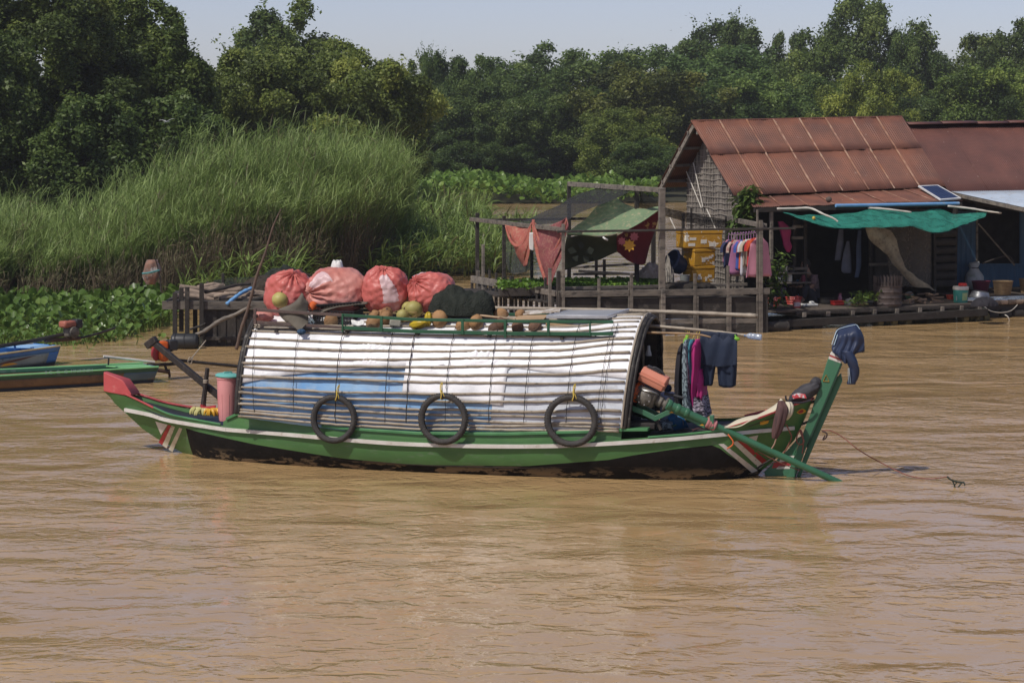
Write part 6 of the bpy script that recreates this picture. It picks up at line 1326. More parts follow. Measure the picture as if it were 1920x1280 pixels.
def small_boat(name, label, fr, u0, u1, beam, zg, strake, strake_m, side_m, end_m, inner_m, end_len, rail_m, bottom=0.0, flare=0.12, nose=0.14, sheer=0.0):
	"""u1 = square stern end that faces right"""
	r = thing(name, label, 'boat', fr.W((u0 + u1) / 2, 0, 0)); W = fr.W; n = 30
	def sec(u):
		s = (u - u0) / (u1 - u0); w = beam / 2 * (1 - 0.25 * max(0, s - 0.6) / 0.4) * (1 if s > 0.3 else (0.55 + 1.5 * s)); return w, zg + sheer * s ** 2
	def side(nm, m, ts, sgn, us, th=0.0):
		rows = []
		for i in range(n + 1):
			u = lerp(us[0], us[1], i / n); w, z = sec(u); row = []
			for t in ts: row.append(W(u + nose * t * (u - u0) / (u1 - u0) * 1.0, sgn * (w * (1 - flare * (1 - t) * 2)), lerp(-0.15, z, t)))
			rows.append(row)
		mb = MB(); mb.grid(rows); return build(mb, nm, m, r, angle=180, solid=0.02)
	ks = strake; tb = (bottom + 0.15) / (zg + 0.15)
	ue = u1 - end_len
	for sgn in (1, -1):
		side('side_plank', side_m, [lerp(tb, ks, k / 4) for k in range(5)], sgn, (u0, ue)); side('bottom_plank', tar, [0, tb * 0.5, tb], sgn, (u0, u1))
		side('top_strake', strake_m, [lerp(ks, 1, k / 3) for k in range(4)], sgn, (u0, u1)); side('end_panel', end_m, [lerp(tb, ks, k / 4) for k in range(5)], sgn, (ue, u1))
		P = []
		for i in range(n + 1): u = lerp(u0, u1, i / n); w, z = sec(u); P.append(W(u + nose * (u - u0) / (u1 - u0), sgn * (w + 0.005), z))
		mb = MB(); mb.tube(P, 0.017, 6); build(mb, 'gunwale', rail_m, r)
	mb = MB(); rows = []
	for t in (0, 0.5, 1): w, z = sec(u1); rows.append([W(u1 + nose * t, k * (w * (1 - flare * (1 - t) * 2)), lerp(-0.15, z, t)) for k in (-1, -.5, 0, .5, 1)])
	mb.grid(rows); build(mb, 'transom', end_m, r, solid=0.025)
	mb = MB(); rows = []
	for i in range(n + 1): u = lerp(u0, u1, i / n); w, z = sec(u); rows.append([W(u, k * w * 0.86, 0.03) for k in (-1, 0, 1)])
	mb.grid(rows); build(mb, 'floor', inner_m, r)
	w, z = sec(u1); w2, _ = sec(u1 - 0.75); mb = MB(); mb.prism([W(u1 + nose - 0.02, -w + .02, z - 0.03), W(u1 + nose - 0.02, w - .02, z - 0.03), W(u1 - 0.16, w2 - .03, z - 0.03), W(u1 - 0.5, -w2 + .03, z - 0.03)], (0, 0, 0.02)); build(mb, 'stern_seat', lt_green if strake_m is teal_g else pale_b, r)
	return r, sec
gA = G(0, 735, 0); gB = G(288, 719, 0); GB = Frame((gA.x, gA.y + 0.5), math.atan2(gB.y - gA.y, gB.x - gA.x))
ub = GB.L(gB).x; zg_ = GB.lpx(150, 697, 0.5).z
small_boat('wooden_boat', 'long low green and tan wooden boat moored at the left edge', GB, -4.0, ub - 0.02, 0.92, zg_, 0.83, teal_g, tan_p, slate_p, teal_g, 0.55, lt_green, bottom=0.055)
# faded characters on its top strake
txt = bpy.data.curves.new('lettering', 'FONT'); txt.body = '9 C : C \u00b7 G  MNIMNIM'; txt.size = 0.085; txt.extrude = 0.001
to = bpy.data.objects.new('lettering', txt); COL.objects.link(to); dg = bpy.context.evaluated_depsgraph_get(); tme = bpy.data.meshes.new_from_object(to.evaluated_get(dg)); bpy.data.objects.remove(to)
lo_ = _link(bpy.data.objects.new('lettering', tme)); tme.materials.clear(); tme.materials.append(letter_m)
rootb = bpy.data.objects['wooden_boat']; lo_.parent = rootb; pt = GB.px(84, 701.5, 0.485)
lo_.location = pt - ORG['wooden_boat']; lo_.rotation_euler = (R(90), 0, GB.yaw); lo_.scale = (0.98, 0.85, 1)
gA2 = G(0, 694, 0); gB2 = G(104, 684, 0); GC = Frame((gA2.x, gA2.y + 0.55), math.atan2(gB2.y - gA2.y, gB2.x - gA2.x) + R(2)); ub2 = GC.L(gB2).x
small_boat('wooden_boat', 'blue wooden boat with a cream rail beyond the green boat', GC, -3.5, ub2, 0.95, GC.lpx(60, 659, 0.5).z - 0.03, 0.80, blue_p, grey_b, blue_p, pale_b, 0.22, cream_r, bottom=0.02, sheer=0.07)
boat2 = [o for o in bpy.data.objects if o.name.startswith('wooden_boat') and o is not rootb][0]
def swoosh(pts, m, name):
	mb = MB(); P = [GC.px(x, y, 0.50) for x, y in pts]; mb.add(P, [tuple(range(len(P)))]); build(mb, name, m, boat2, smooth=False, solid=0.003)
swoosh([(0, 681), (30, 673), (72, 665), (40, 675), (0, 684)], M('brown_swoosh', (0.10, 0.045, 0.035), rough=0.6), 'painted_swoosh'); swoosh([(10, 681), (25, 680), (34, 682), (10, 686), (0, 687)], yellow_p, 'painted_swoosh')
# engines
def longtail(label, P, tank_m, scale, base, dirn, hood=None):
	"""a compact motor: block, tank, air filter; P = frame"""
	r = thing('longtail_engine', label, 'engine', base); W = lambda u, v, z: Vector(base) + P.a * (u * scale) + P.n * (v * scale) + Vector((0, 0, z * scale))
	EMt = Matrix((P.a, P.n * -1, Vector((0, 0, 1)))).transposed()
	def bx(nm, c, s, m, bev=0.012): mb = MB(); mb.box(W(*c), tuple(k * scale for k in s), EMt); build(mb, nm, m, r, bevel=bev)
	bx('crankcase', (0.02, 0, 0.16), (0.26, 0.22, 0.22), greasy, 0.03)
	for k in range(4): bx('cooling_fin', (0.05, 0.0, 0.10 + 0.04 * k), (0.30, 0.24, 0.012), black_e, 0.002)
	bx('fuel_tank', (-0.06, 0, 0.34), (0.34, 0.24, 0.15), tank_m, 0.035); bx('air_filter', (0.21, 0.0, 0.33), (0.18, 0.2, 0.20), black_e, 0.02)
	mb = MB(); mb.lathe([(0.11 * scale, 0), (0.13 * scale, 0.02 * scale), (0.12 * scale, 0.06 * scale), (0.04 * scale, 0.08 * scale), (0, 0.08 * scale)], W(0.0, 0.12, 0.16), 20, Matrix((P.a, Vector((0, 0, 1)), P.n)).transposed()); build(mb, 'fan_cover', hood or greasy, r)
	mb = MB(); mb.lathe([(0.03 * scale, 0), (0.03 * scale, 0.02 * scale), (0, 0.022 * scale)], W(-0.06, 0, 0.415), 12); build(mb, 'filler_cap', black_e, r)
	return r, W
rust_t = M('faded_red_tank', (0.34, 0.11, 0.07), (0.26, 0.08, 0.055), scale=4, rough=0.5, dirt=(0.2, 0.1, 0.08), dscale=5)
dk_iron = M('dark_iron', (0.03, 0.028, 0.027), (0.05, 0.042, 0.036), scale=7, rough=0.55, metal=0.3)
rusty = M('rusty_iron', (0.10, 0.055, 0.035), (0.055, 0.035, 0.026), scale=8, rough=0.7)
b0 = GC.px(131, 636, 0.1); e1_, W1 = longtail('greasy engine with a faded red tank tilted over the blue boat', GC, rust_t, 0.80, b0, 1)
def et(r, nm, pts, rad, m, fr, v=0.1, n=6):
	mb = MB(); P = smooth_path([fr.px(x, y, v) for x, y in pts], n); mb.tube(P, rad, 8); build(mb, nm, m, r)
et(e1_, 'handle_bar', [(-30, 655), (0, 649), (60, 639), (118, 627)], 0.035, dk_iron, GC); et(e1_, 'tail_shaft', [(130, 637), (170, 629), (215, 615)], 0.022, dk_iron, GC); et(e1_, 'engine_bracket', [(84, 638), (110, 637), (150, 634)], 0.035, rusty, GC)
et(e1_, 'mount_post', [(28, 656), (28, 647)], 0.02, blue_p, GC)
b1 = GB.px(303, 680, -0.1); e2_, W2 = longtail('orange motor with a red fan on the stern of the green boat', GB, orange_e, 0.86, b1, 1, hood=orange_e)
mb = MB(); mb.lathe([(0.115, 0), (0.125, 0.01), (0.10, 0.05), (0.04, 0.065), (0, 0.065)], GB.px(294, 662, 0.06), 24, Matrix((Vector((0, 0, 1)), GB.n, -GB.a)).transposed() @ Matrix.Rotation(0.9, 3, 'X')); build(mb, 'red_fan', M('red_fan', (0.30, 0.02, 0.025), (0.2, 0.015, 0.02), rough=0.4), e2_)
et(e2_, 'tiller', [(194, 668), (240, 673), (290, 679)], 0.021, white_p, GB, -0.1); et(e2_, 'engine_bracket', [(276, 684), (315, 683), (330, 681)], 0.028, dk_iron, GB, -0.1)
et(e2_, 'tail_shaft', [(318, 673), (370, 679), (440, 686), (470, 690)], [0.026] * 19, dk_iron, GB, -0.1); et(e2_, 'bracket_arm', [(309, 680), (311, 690), (317, 700)], 0.022, dk_iron, GB, -0.1); et(e2_, 'stern_beam', [(262, 690), (290, 693), (316, 697)], 0.032, rusty, GB, -0.1)
et(e2_, 'bracket_leg', [(316, 692), (318, 703), (317, 708)], 0.02, rusty, GB, -0.1); et(e2_, 'tiller_post', [(204, 671), (203, 684)], 0.014, dk_iron, GB, -0.1)
mb = MB(); rg = random.Random(2)
mb.tube(smooth_path([GB.px(x, y, -0.07) for x, y in ((352, 677), (356, 670), (360, 676), (357, 682), (352, 677), (362, 672))], 4), 0.010, 5); build(mb, 'rope_knot', bamboo, e2_)
r = thing('thin_stick', 'thin pale stick leaning up from the engine tail toward the dock', 'stick', GB.px(354, 678, -0.1)); mb = MB(); mb.tube([GB.px(354, 678, -0.12), GB.px(386, 638, -0.3)], [0.012, 0.007], 6); build(mb, 'stick', bamboo, r)
# black barrel by the dock
bb = G(345, 655, 0.0); blk = M('black_plastic', (0.018, 0.02, 0.022), (0.028, 0.03, 0.032), scale=3, rough=0.45)
r = thing('plastic_barrel', 'black plastic barrel lying on its side afloat in front of the dock', 'barrel', bb)
mb = MB(); Rx = Matrix.Rotation(math.pi / 2 , 3, 'Y'); mb.lathe([(0.0, -0.25), (0.11, -0.25), (0.145, -0.22), (0.155, -0.16), (0.152, 0.0), (0.155, 0.16), (0.145, 0.22), (0.11, 0.25), (0, 0.25)], bb + Vector((0, 0.15, 0.135)), 26, Matrix.Rotation(R(-2), 3, 'Z') @ Rx); build(mb, 'barrel', blk, r)
for s in (-0.17, 0.0, 0.17): mb = MB(); mb.lathe([(0.150, -0.012), (0.161, 0), (0.150, 0.012)], bb + Vector((s, 0.15, 0.135)), 26, Rx, cap=False); build(mb, 'hoop', blk, r)
# dock
DK = Frame((G(330, 650, 0).x, G(330, 650, 0).y), R(6)); DW = DK.W
dock = thing('wooden_dock', 'low grey wooden landing stage stacked with logs at the left', 'dock', DW(1.5, -1.5, 0))
def dbar(x0, y0, x1, y1, v0, v1, w, h, m=old_wood, nm='beam', par=dock, up=(0, 0, 1)): mb = MB(); mb.bar(DK.px(x0, y0, v0), DK.px(x1, y1, v1), w, h, up); build(mb, nm, m, par, bevel=0.006)
dbar(304, 572, 520, 573, 0, 0, 0.07, 0.155); dbar(520, 573, 640, 574, 0, 0, 0.07, 0.15); dbar(310, 571, 350, 548, 0, -2.6, 0.08, 0.12, dark_wd)
for k in range(12): mb = MB(); v = -0.15 - k * 0.26; p = DK.lpx(318, 566, 0); mb.bar(DW(p.x, v, p.z - 0.02), DW(p.x + 3.2, v, p.z - 0.02), 0.2, 0.03); build(mb, 'deck_board', dark_wd, dock, bevel=0.004)
for x, y0, y1, v in ((328, 549, 628, 0.05), (340, 539, 622, -0.2), (351, 538, 632, 0.06), (366, 575, 628, -0.6), (378, 531, 634, 0.06), (379, 536, 575, -1.2), (389, 528, 560, -1.6), (404, 530, 565, -2.2), (418, 512, 560, -2.6)):
	mb = MB(); mb.bar(DK.px(x, y1, v), DK.px(x, y0, v), 0.085 if v > -1 else 0.06, 0.07, DK.n); build(mb, 'post', dark_wd, dock, bevel=0.008)
for k, x in enumerate(range(383, 640, 9)):
	rg = random.Random(k); y1 = 652 + rg.uniform(-3, 3); mb = MB(); mb.bar(DK.px(x + rg.uniform(-1, 1), y1 + 6, -0.05 - 0.02 * (k % 2)), DK.px(x, 580 + rg.uniform(-1, 1), -0.05 - 0.02 * (k % 2)), 0.095, 0.02, DK.n); build(mb, 'wall_board', dark_wd, dock)
dbar(381, 634, 640, 637, 0.02, 0.02, 0.05, 0.07, dark_wd, 'wall_rail')
log0 = None; rg = random.Random(3); LOGS = []
for k, (x0, y0, x1, y1, v, rad) in enumerate([(330, 556, 418, 562, -0.4, .05), (336, 548, 430, 552, -0.7, .055), (337, 541, 420, 538, -1.0, .055), (350, 551, 445, 555, -0.55, .045), (356, 540, 452, 545, -1.2, .05), (370, 537, 420, 536, -1.5, .045), (400, 556, 480, 549, -0.4, .045), (410, 561, 495, 556, -0.25, .04), (388, 546, 470, 540, -0.85, .042), (420, 552, 492, 545, -0.6, .045), (440, 562, 520, 560, -0.2, .04), (430, 542, 500, 536, -1.1, .045), (450, 556, 505, 551, -0.4, .035), (475, 549, 530, 556, -0.5, .04)]):
	a, b = DK.px(x0, y0, v), DK.px(x1, y1, v - 0.15); L = b - a
	P = [a + L * t + Vector((0, 0, 0.03 * math.sin(t * 5 + k))) for t in (0, .2, .4, .6, .8, 1)]
	mb = MB(); mb.tube(P, [rad * rg.uniform(.85, 1.15) for _ in P], 8)
	names = ['lowest pale log at the left end of the stack', 'second pale log in the stack at the left', 'topmost straight pale log at the left', 'log lying across the front of the stack', 'upper log in the middle of the stack', 'short log at the back left of the stack', 'front log pointing up to the right', 'front log nearest the beam', 'log crossing behind the blue pipe', 'log under the blue pipe end', 'dark log at the front right of the stack', 'log half under the net heap', 'thin log below the net heap', 'rightmost log, ending behind the red sack']
	tag(build(mb, 'log', log_wood if k != 10 else dark_wd, angle=50), names[k] + ' on the dock', 'log', 'logs stacked on the dock')
def twig(name, fr, pts, rads, mat, label, cat='branch'):
	P = smooth_path([fr.px(x, y, v) for x, y, v in pts], 7); m = len(P); rr = [interp([(i / (len(rads) - 1), q) for i, q in enumerate(rads)], k / (m - 1)) * (1 + 0.12 * math.sin(k * 1.7)) for k in range(m)]
	mb = MB(); mb.tube(P, rr, 7); return tag(build(mb, name, mat, angle=180), label, cat)
twig('bent_branch', DK, [(384, 548, 0.0), (415, 541, -0.2), (445, 534, -0.4), (470, 532, -0.5)], [0.03, 0.035, 0.03, 0.025], dark_wd, 'crooked dark branch lying over the log stack')
twig('bent_branch', DK, [(352, 632, 0.2), (380, 622, 0.2), (414, 600, 0.2), (440, 590, 0.2), (472, 572, 0.2)], [0.03, 0.035, 0.04, 0.035, 0.02], old_wood, 'crooked branch leaning on the front of the dock')
twig('bent_branch', DK, [(356, 617, 0.15), (378, 610, 0.15), (385, 606, 0.1)], [0.02, 0.022, 0.018], dark_wd, 'short dark branch stub low on the dock posts')
twig('long_stick', DK, [(443, 655, 1.6), (453, 615, 1.6), (463, 585, 1.6), (474, 545, 1.6), (483, 512, 1.6), (497, 475, 1.6), (512, 425, 1.6), (527, 392, 1.6)], [0.03, 0.032, 0.03, 0.028, 0.026, 0.022, 0.017, 0.010], M('brown_stick', (0.13, 0.085, 0.06), (0.08, 0.055, 0.042), scale=5, rough=0.8, bump=0.3), 'tall thin brown stick planted in the water beside the canopy', 'stick')
pipe_b = M('blue_pipe', (0.17, 0.36, 0.62), (0.13, 0.30, 0.54), scale=5, rough=0.4, dirt=(0.3, 0.38, 0.45), dscale=6)
twig('plastic_pipe', DK, [(425, 570, 0.05), (440, 558, -0.1), (456, 547, -0.3), (472, 540, -0.45)], [0.035, 0.035, 0.035, 0.035], pipe_b, 'bent sky blue plastic pipe resting on the dock beam', 'pipe')
net_br = M('brown_net', (0.060, 0.047, 0.036), (0.035, 0.029, 0.024), scale=12, rough=0.95, bump=1.0, bscale=40, spec=0.1)
heap('net_heap', net_br, 0, 0, 0, 145, 44, 1.2, 8, 'big heap of brown fishing net on the dock behind the logs', 'net', prof=lambda s: interp([(0, 0.1), (0.15, 0.5), (0.3, 0.7), (0.5, 0.85), (0.68, 1.0), (0.85, 0.9), (1, 0.5)], s), rough_=0.3, fr=DK, base=DK.px(515, 549, -1.2))
heap('net_heap', net_dark, 0, 0, 0, 90, 26, 0.8, 12, 'small black net pile behind the brown net', 'net', prof=lambda s: math.sin(math.pi * s) ** 0.6, rough_=0.3, fr=DK, base=DK.px(535, 525, -2.2))
mesh_net = netmat('grey_fence_net', (0.03, 0.035, 0.032), 0.8, 0.4)
mb = MB(); mb.grid(surf([[DK.px(x, y, -2.6) for x, y in ((400, 525), (440, 520), (480, 519))], [DK.px(x, y, -2.5) for x, y in ((400, 548), (440, 548), (480, 546))]], 5, 6)); tag(build(mb, 'fence_net', mesh_net, angle=180), 'low dark net fence at the back of the dock', 'net')
# crumpled trap hung from a stick
tp = DK.px(284, 510, 0.0); trap_m = M('torn_trap', (0.24, 0.12, 0.08), (0.10, 0.09, 0.085), scale=7, rough=0.7, bump=0.8, bscale=12, dirt=(0.38, 0.34, 0.31), dscale=6, dlo=0.52, dhi=0.62)
r = thing('hanging_trap', 'crumpled orange and grey trap hanging in front of the reeds', 'trap', tp)
mb = MB(); rows = []
for j in range(13):
	row = []
	for i in range(28):
		ph = 2 * math.pi * i / 28; s = j / 12; w = 0.16 * (0.25 + 0.75 * math.sin(math.pi * min(1, 0.15 + s * 0.75))); k = 1 + 0.25 * mnoise.noise(Vector((ph * 1.1, s * 4, 2))) + 0.08 * math.sin(ph * 7)
		row.append(tp + Vector((math.cos(ph) * w * k + 0.05 * (0.5 - s), math.sin(ph) * w * k * 0.7, 0.23 - 0.46 * s)))
	rows.append(row)
mb.rings(rows); build(mb, 'trap_body', trap_m, r, angle=180)
mb = MB(); mb.tube(smooth_path([tp + Vector((-0.15, -0.12, -0.02)), tp + Vector((0.0, -0.17, 0.0)), tp + Vector((0.16, -0.1, 0.04))], 5), 0.02, 6); build(mb, 'teal_tie', M('teal_tie', (0.08, 0.25, 0.25), rough=0.8), r)
et(r, 'hanging_stick', [(302, 548), (300, 520), (291, 484)], 0.012, dark_wood, DK, 0.12)
# flying birds
bird_w = M('white_feather', (0.55, 0.55, 0.55), (0.42, 0.42, 0.43), rough=0.8); bird_d = M('dark_feather', (0.06, 0.06, 0.065), (0.04, 0.04, 0.045), rough=0.8)
def bird(x, y, D, span, mat, label, tilt):
	c = atD(x, y, D); r = thing('flying_bird', label, 'bird', c, 'birds in flight'); mb = MB(); Z = Vector((0, 0, 1)); X = Vector((1, 0, 0)); Y = Vector((0, 1, 0)); s = span
	rings = [(-0.30, 0.006), (-0.24, 0.03), (-0.12, 0.055), (0.0, 0.06), (0.12, 0.045), (0.2, 0.03), (0.26, 0.033), (0.31, 0.02), (0.36, 0.004)]
	mb.rings([[c + X * (u * s * 0.55) + Y * (q * s * 0.6 * math.cos(a)) + Z * (q * s * 0.6 * math.sin(a) + 0.05 * s * u) for a in [2 * math.pi * k / 10 for k in range(10)]] for u, q in rings]); build(mb, 'body', mat, r, angle=180)
	for sg in (-1, 1):
		mb = MB(); rows = []
		for k in range(7):
			t = k / 6; w = 0.09 * s * (1 - t * 0.9); rows.append([c + X * (sg * t * s * 0.5 + q * w * 0.4) + Y * (q * w) + Z * (s * (0.28 * t ** 0.8 - 0.12 * t ** 3 + tilt * sg * t)) for q in (-1, 0, 1)])
		mb.grid(rows); build(mb, 'wing', mat, r, solid=0.008, angle=180)
bird(313, 229, 60, 0.38, bird_w, 'white bird gliding in front of the dark left trees', 0.05)
bird(515, 240, 75, 0.30, bird_d, 'dim grey bird flying low before the broad bushy tree', -0.05)
bird(1286, 30, 150, 0.16, bird_d, 'highest of three tiny birds in the sky', 0.0); bird(1258, 58, 150, 0.15, bird_d, 'leftmost of three tiny birds in the sky', 0.1); bird(1277, 53, 150, 0.12, bird_d, 'tiny bird between the other two in the sky', -0.1)
# ================================================================ FLOATING HOUSES (right)
c0_ = atD(1493, 582, 48.8)
HF = Frame((c0_.x, c0_.y), R(26)); HW = HF.W; HP = HF.px; HL_ = HF.lpx
def corrugated(name, c1, c2, period, rough=0.55, streak=None):
	"""rusty corrugated sheet; the ribs are modelled, rust blotches and seams are colour of the sheet"""
	m, t, b = newmat(name); L = t.links.new; tc = N(t, 'ShaderNodeTexCoord')
	n1 = N(t, 'ShaderNodeTexNoise'); n1.inputs['Scale'].default_value = 1.4; n1.inputs['Detail'].default_value = 8; n1.inputs['Roughness'].default_value = 0.65; L(tc.outputs['Object'], n1.inputs['Vector'])
	cr = ramp(t, [(0.30, c1), (0.52, tuple((a + b_) / 2 for a, b_ in zip(c1, c2))), (0.72, c2)]); L(n1.outputs['Fac'], cr.inputs[0])
	n2 = N(t, 'ShaderNodeTexNoise'); n2.inputs['Scale'].default_value = 16; n2.inputs['Detail'].default_value = 4; L(tc.outputs['Object'], n2.inputs['Vector'])
	r2 = ramp(t, [(0.70, (0, 0, 0)), (0.74, (1, 1, 1))]); L(n2.outputs['Fac'], r2.inputs[0]); mx = N(t, 'ShaderNodeMixRGB'); L(r2.outputs[0], mx.inputs[0]); L(cr.outputs[0], mx.inputs[1]); mx.inputs[2].default_value = _c(streak or (0.35, 0.28, 0.24))
	L(mx.outputs[0], b.inputs['Base Color']); b.inputs['Roughness'].default_value = rough; b.inputs['Specular IOR Level'].default_value = 0.3
	return m
rust = corrugated('rusty_roofing', (0.225, 0.092, 0.056), (0.085, 0.043, 0.037), 0)
rust2 = corrugated('brown_roofing', (0.155, 0.066, 0.050), (0.070, 0.034, 0.032), 0)
rust_edge = M('sheet_seam', (0.46, 0.34, 0.25), (0.30, 0.14, 0.075), scale=5, rough=0.7, dirt=(0.30, 0.12, 0.06), dscale=3)
blue_roof = M('pale_blue_roofing', (0.46, 0.53, 0.61), (0.38, 0.45, 0.53), scale=2.5, rough=0.45, dirt=(0.36, 0.32, 0.28), dscale=6, dlo=0.55, dhi=0.66)
thatch = M('woven_palm_wall', (0.25, 0.22, 0.185), (0.13, 0.112, 0.095), scale=9, rough=0.9, bump=1.0, bscale=22, stretch=(1, 1, 0.35), dirt=(0.10, 0.088, 0.075), dscale=7, dlo=0.48, dhi=0.62)
lath = M('grey_lath', (0.29, 0.26, 0.225), (0.20, 0.18, 0.155), scale=6, rough=0.85)
white_st = M('pale_stick', (0.55, 0.52, 0.46), (0.42, 0.39, 0.34), scale=6, rough=0.8)
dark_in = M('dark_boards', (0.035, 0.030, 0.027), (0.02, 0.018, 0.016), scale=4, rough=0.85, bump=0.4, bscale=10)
blue_board = M('blue_boards', (0.035, 0.095, 0.17), (0.028, 0.075, 0.135), scale=4, rough=0.6, stretch=(4, 4, 0.5), dirt=(0.07, 0.11, 0.16), dscale=5)
def roof_sheet(name, A, B, C_, D_, mat, par, period=0.052, amp=0.0075, n_per=6, th=0.004, lift=0.0, crook=0.0, seed=0):
	"""A top-left, B top-right, C bottom-right, D bottom-left; ribs run from top to bottom"""
	w = max((B - A).length, (C_ - D_).length); n = int(w / period * n_per); nr = (B - A).cross(D_ - A).normalized(); nr = nr if nr.z > 0 else -nr; rows = []
	for i in range(n + 1):
		s = i / n; row = []
		for j in range(5):
			t = j / 4; p = lerp(lerp(A, B, s), lerp(D_, C_, s), t); row.append(p + nr * (amp * math.sin(2 * math.pi * s * w / period) + lift + crook * mnoise.noise(Vector((s * 4, t * 2, seed)))))
		rows.append(row)
	mb = MB(); mb.grid(rows); return build(mb, name, mat, par, angle=180, solid=th)
VB, VR, VE, VK = -1.75, -3.2, -0.85, -4.65
rA = HP(1297, 228, VR); rB = HP(1690, 220, VR); bA = HP(1378, 367, VB); bB = HP(1772, 350, VB)
house = thing('floating_house', 'floating house with a woven gable wall and a rusty corrugated roof', 'house', HW(2.2, -2.5, 0))
NS = 8
for row_, (t0, t1) in enumerate(((0.0, 0.455), (0.44, 1.0))):
	for k in range(NS):
		s0, s1 = k / NS, (k + 1) / NS
		def q(s, t): return lerp(lerp(rA, rB, s), lerp(bA, bB, s), t)
		lift = 0.010 * (k % 2) + (0.012 if row_ == 0 else 0.0)
		roof_sheet('roof_sheet', q(s0 - 0.004, t0), q(s1 + 0.004, t0), q(s1 + 0.004, t1), q(s0 - 0.004, t1), rust, house, lift=lift, crook=0.02, seed=k + 10 * row_)
	for k in range(1, NS):      # pale rusted lips where the sheets overlap
		s = k / NS; mb = MB(); nr = (rB - rA).cross(bA - rA).normalized(); nr = nr if nr.z > 0 else -nr; rg = random.Random(k + row_ * 20); m = 14
		P = [q(s + 0.0006 * rg.uniform(-1, 1), lerp(t0, t1, i / m)) + nr * (0.031 if row_ == 0 else 0.018) for i in range(m + 1)]
		mb.tube(P, [0.016 * rg.uniform(0.35, 1.6) for _ in P], 5, flat=0.6); build(mb, 'sheet_lip', rust_edge, house)
mb = MB(); mb.tube([lerp(rA, rB, -0.003) + Vector((0, 0, 0.012)), lerp(rA, rB, 1.003) + Vector((0, 0, 0.012))], 0.022, 8); build(mb, 'ridge_cap', rust, house)
# back slope
kA = HP(1232, 352, VK); kB = kA + (rB - rA)
roof_sheet('roof_sheet', rA, rB, kB, kA, rust, house, n_per=3)
for t in (0.12, 0.36, 0.62, 0.86):
	a = lerp(rA, kA, t) - Vector((0, 0, 0.06)); mb = MB(); mb.bar(a, a + (rB - rA).normalized() * 4.2, 0.05, 0.06); build(mb, 'purlin', old_wood, house)
	a = lerp(rA, bA, t) - Vector((0, 0, 0.06)); mb = MB(); mb.bar(a, a + (rB - rA) * 0.99, 0.05, 0.06); build(mb, 'purlin', old_wood, house)
mb = MB(); mb.bar(rA + (rB - rA).normalized() * 0.05 - Vector((0, 0, .1)), kA + (rB - rA).normalized() * 0.05 - Vector((0, 0, .1)), 0.05, 0.09); build(mb, 'rafter', old_wood, house)
# lean-to over the verandah
lA = HP(1400, 369, VB - 0.02) - Vector((0, 0, 0.02)); lB = HP(1735, 352.5, VB - 0.02) - Vector((0, 0, 0.02)); lC = HP(1803, 377.5, VE); lD = HP(1414, 388.5, VE)
for k in range(NS):
	s0, s1 = k / NS, (k + 1) / NS
	def q2(s, t): return lerp(lerp(lA, lB, s), lerp(lD, lC, s), t)
	roof_sheet('verandah_sheet', q2(s0 - 0.004, 0), q2(s1 + 0.004, 0), q2(s1 + 0.004, 1), q2(s0 - 0.004, 1), rust, house, lift=0.012 * (k % 2), crook=0.015, seed=40 + k)
	if k:
		rg = random.Random(k + 77); P = [q2(s0, i / 6) + Vector((0, 0, 0.018)) for i in range(7)]; mb = MB(); mb.tube(P, [0.009 * rg.uniform(.5, 1.4) for _ in P], 5, flat=0.6); build(mb, 'sheet_lip', rust_edge, house)
mb = MB(); mb.bar(lD - Vector((0, 0, .06)), lC - Vector((0, 0, .06)), 0.05, 0.09); build(mb, 'eave_beam', dark_wd, house)
mb = MB(); mb.bar(lA - Vector((0, 0, .08)), lB - Vector((0, 0, .08)), 0.06, 0.1); build(mb, 'wall_plate', dark_wd, house)
# gable wall of woven palm with a lath grid
ug = HF.L(bA).x + 0.30
zt = HF.L(rA).z - 0.12; zb = 0.42; vF = VB - 0.12; vK = VK + 0.45
def gz(v):     # height of the roof underside over the gable
	a, b, c = HF.L(bA), HF.L(rA), HF.L(kA); return (interp([(c.y, c.z), (b.y, b.z)], v) if v < b.y else interp([(b.y, b.z), (a.y, a.z)], v)) - 0.10
rows = []
for i in range(41):
	v = lerp(vK, vF, i / 40); rows.append([HW(ug + 0.02 * mnoise.noise(Vector((v * 3, j * .3, 1))), v, lerp(zb, gz(v), j / 20)) for j in range(21)])
mb = MB(); mb.grid(rows); build(mb, 'gable_wall', thatch, house, solid=0.03, angle=180)
mb = MB(); rg = random.Random(4)
for k in range(27):
	v = lerp(vK + 0.05, vF - 0.04, k / 26) + rg.uniform(-.03, .03); P = [HW(ug - 0.025 + rg.uniform(-.006, .006), v + 0.04 * t * rg.uniform(-1, 1), lerp(zb, gz(v) - 0.03, t)) for t in (0, .25, .5, .75, 1)]; mb.tube(P, 0.0085, 5)
for k in range(27):
	z = zb + 0.10 + 0.122 * k
	vs = [v for v in [lerp(vK, vF, i / 60) for i in range(61)] if gz(v) > z + 0.05]
	if len(vs) > 3:
		P = [HW(ug - 0.04 + rg.uniform(-.006, .006), v, z + rg.uniform(-.02, .02)) for v in vs[::6] + [vs[-1]]]; mb.tube(P, 0.0085, 5)
build(mb, 'wall_lattice', lath, house)
for k, (x0, y0, x1, y1) in enumerate([(1287, 322, 1315, 390), (1300, 305, 1318, 388), (1256, 408, 1285, 470), (1325, 392, 1342, 430)]):
	def onw(x, y):
		d = ray(x, y); t = ((HF.o + HF.a * (ug - 0.07) - EYE).dot(HF.a)) / d.dot(HF.a); return EYE + d * t
	mb = MB(); a, b = onw(x0, y0), onw(x1, y1); mb.tube([a, lerp(a, b, .5) + Vector((0, 0, .01)), b], 0.013, 6); build(mb, 'white_brace', white_st, house)
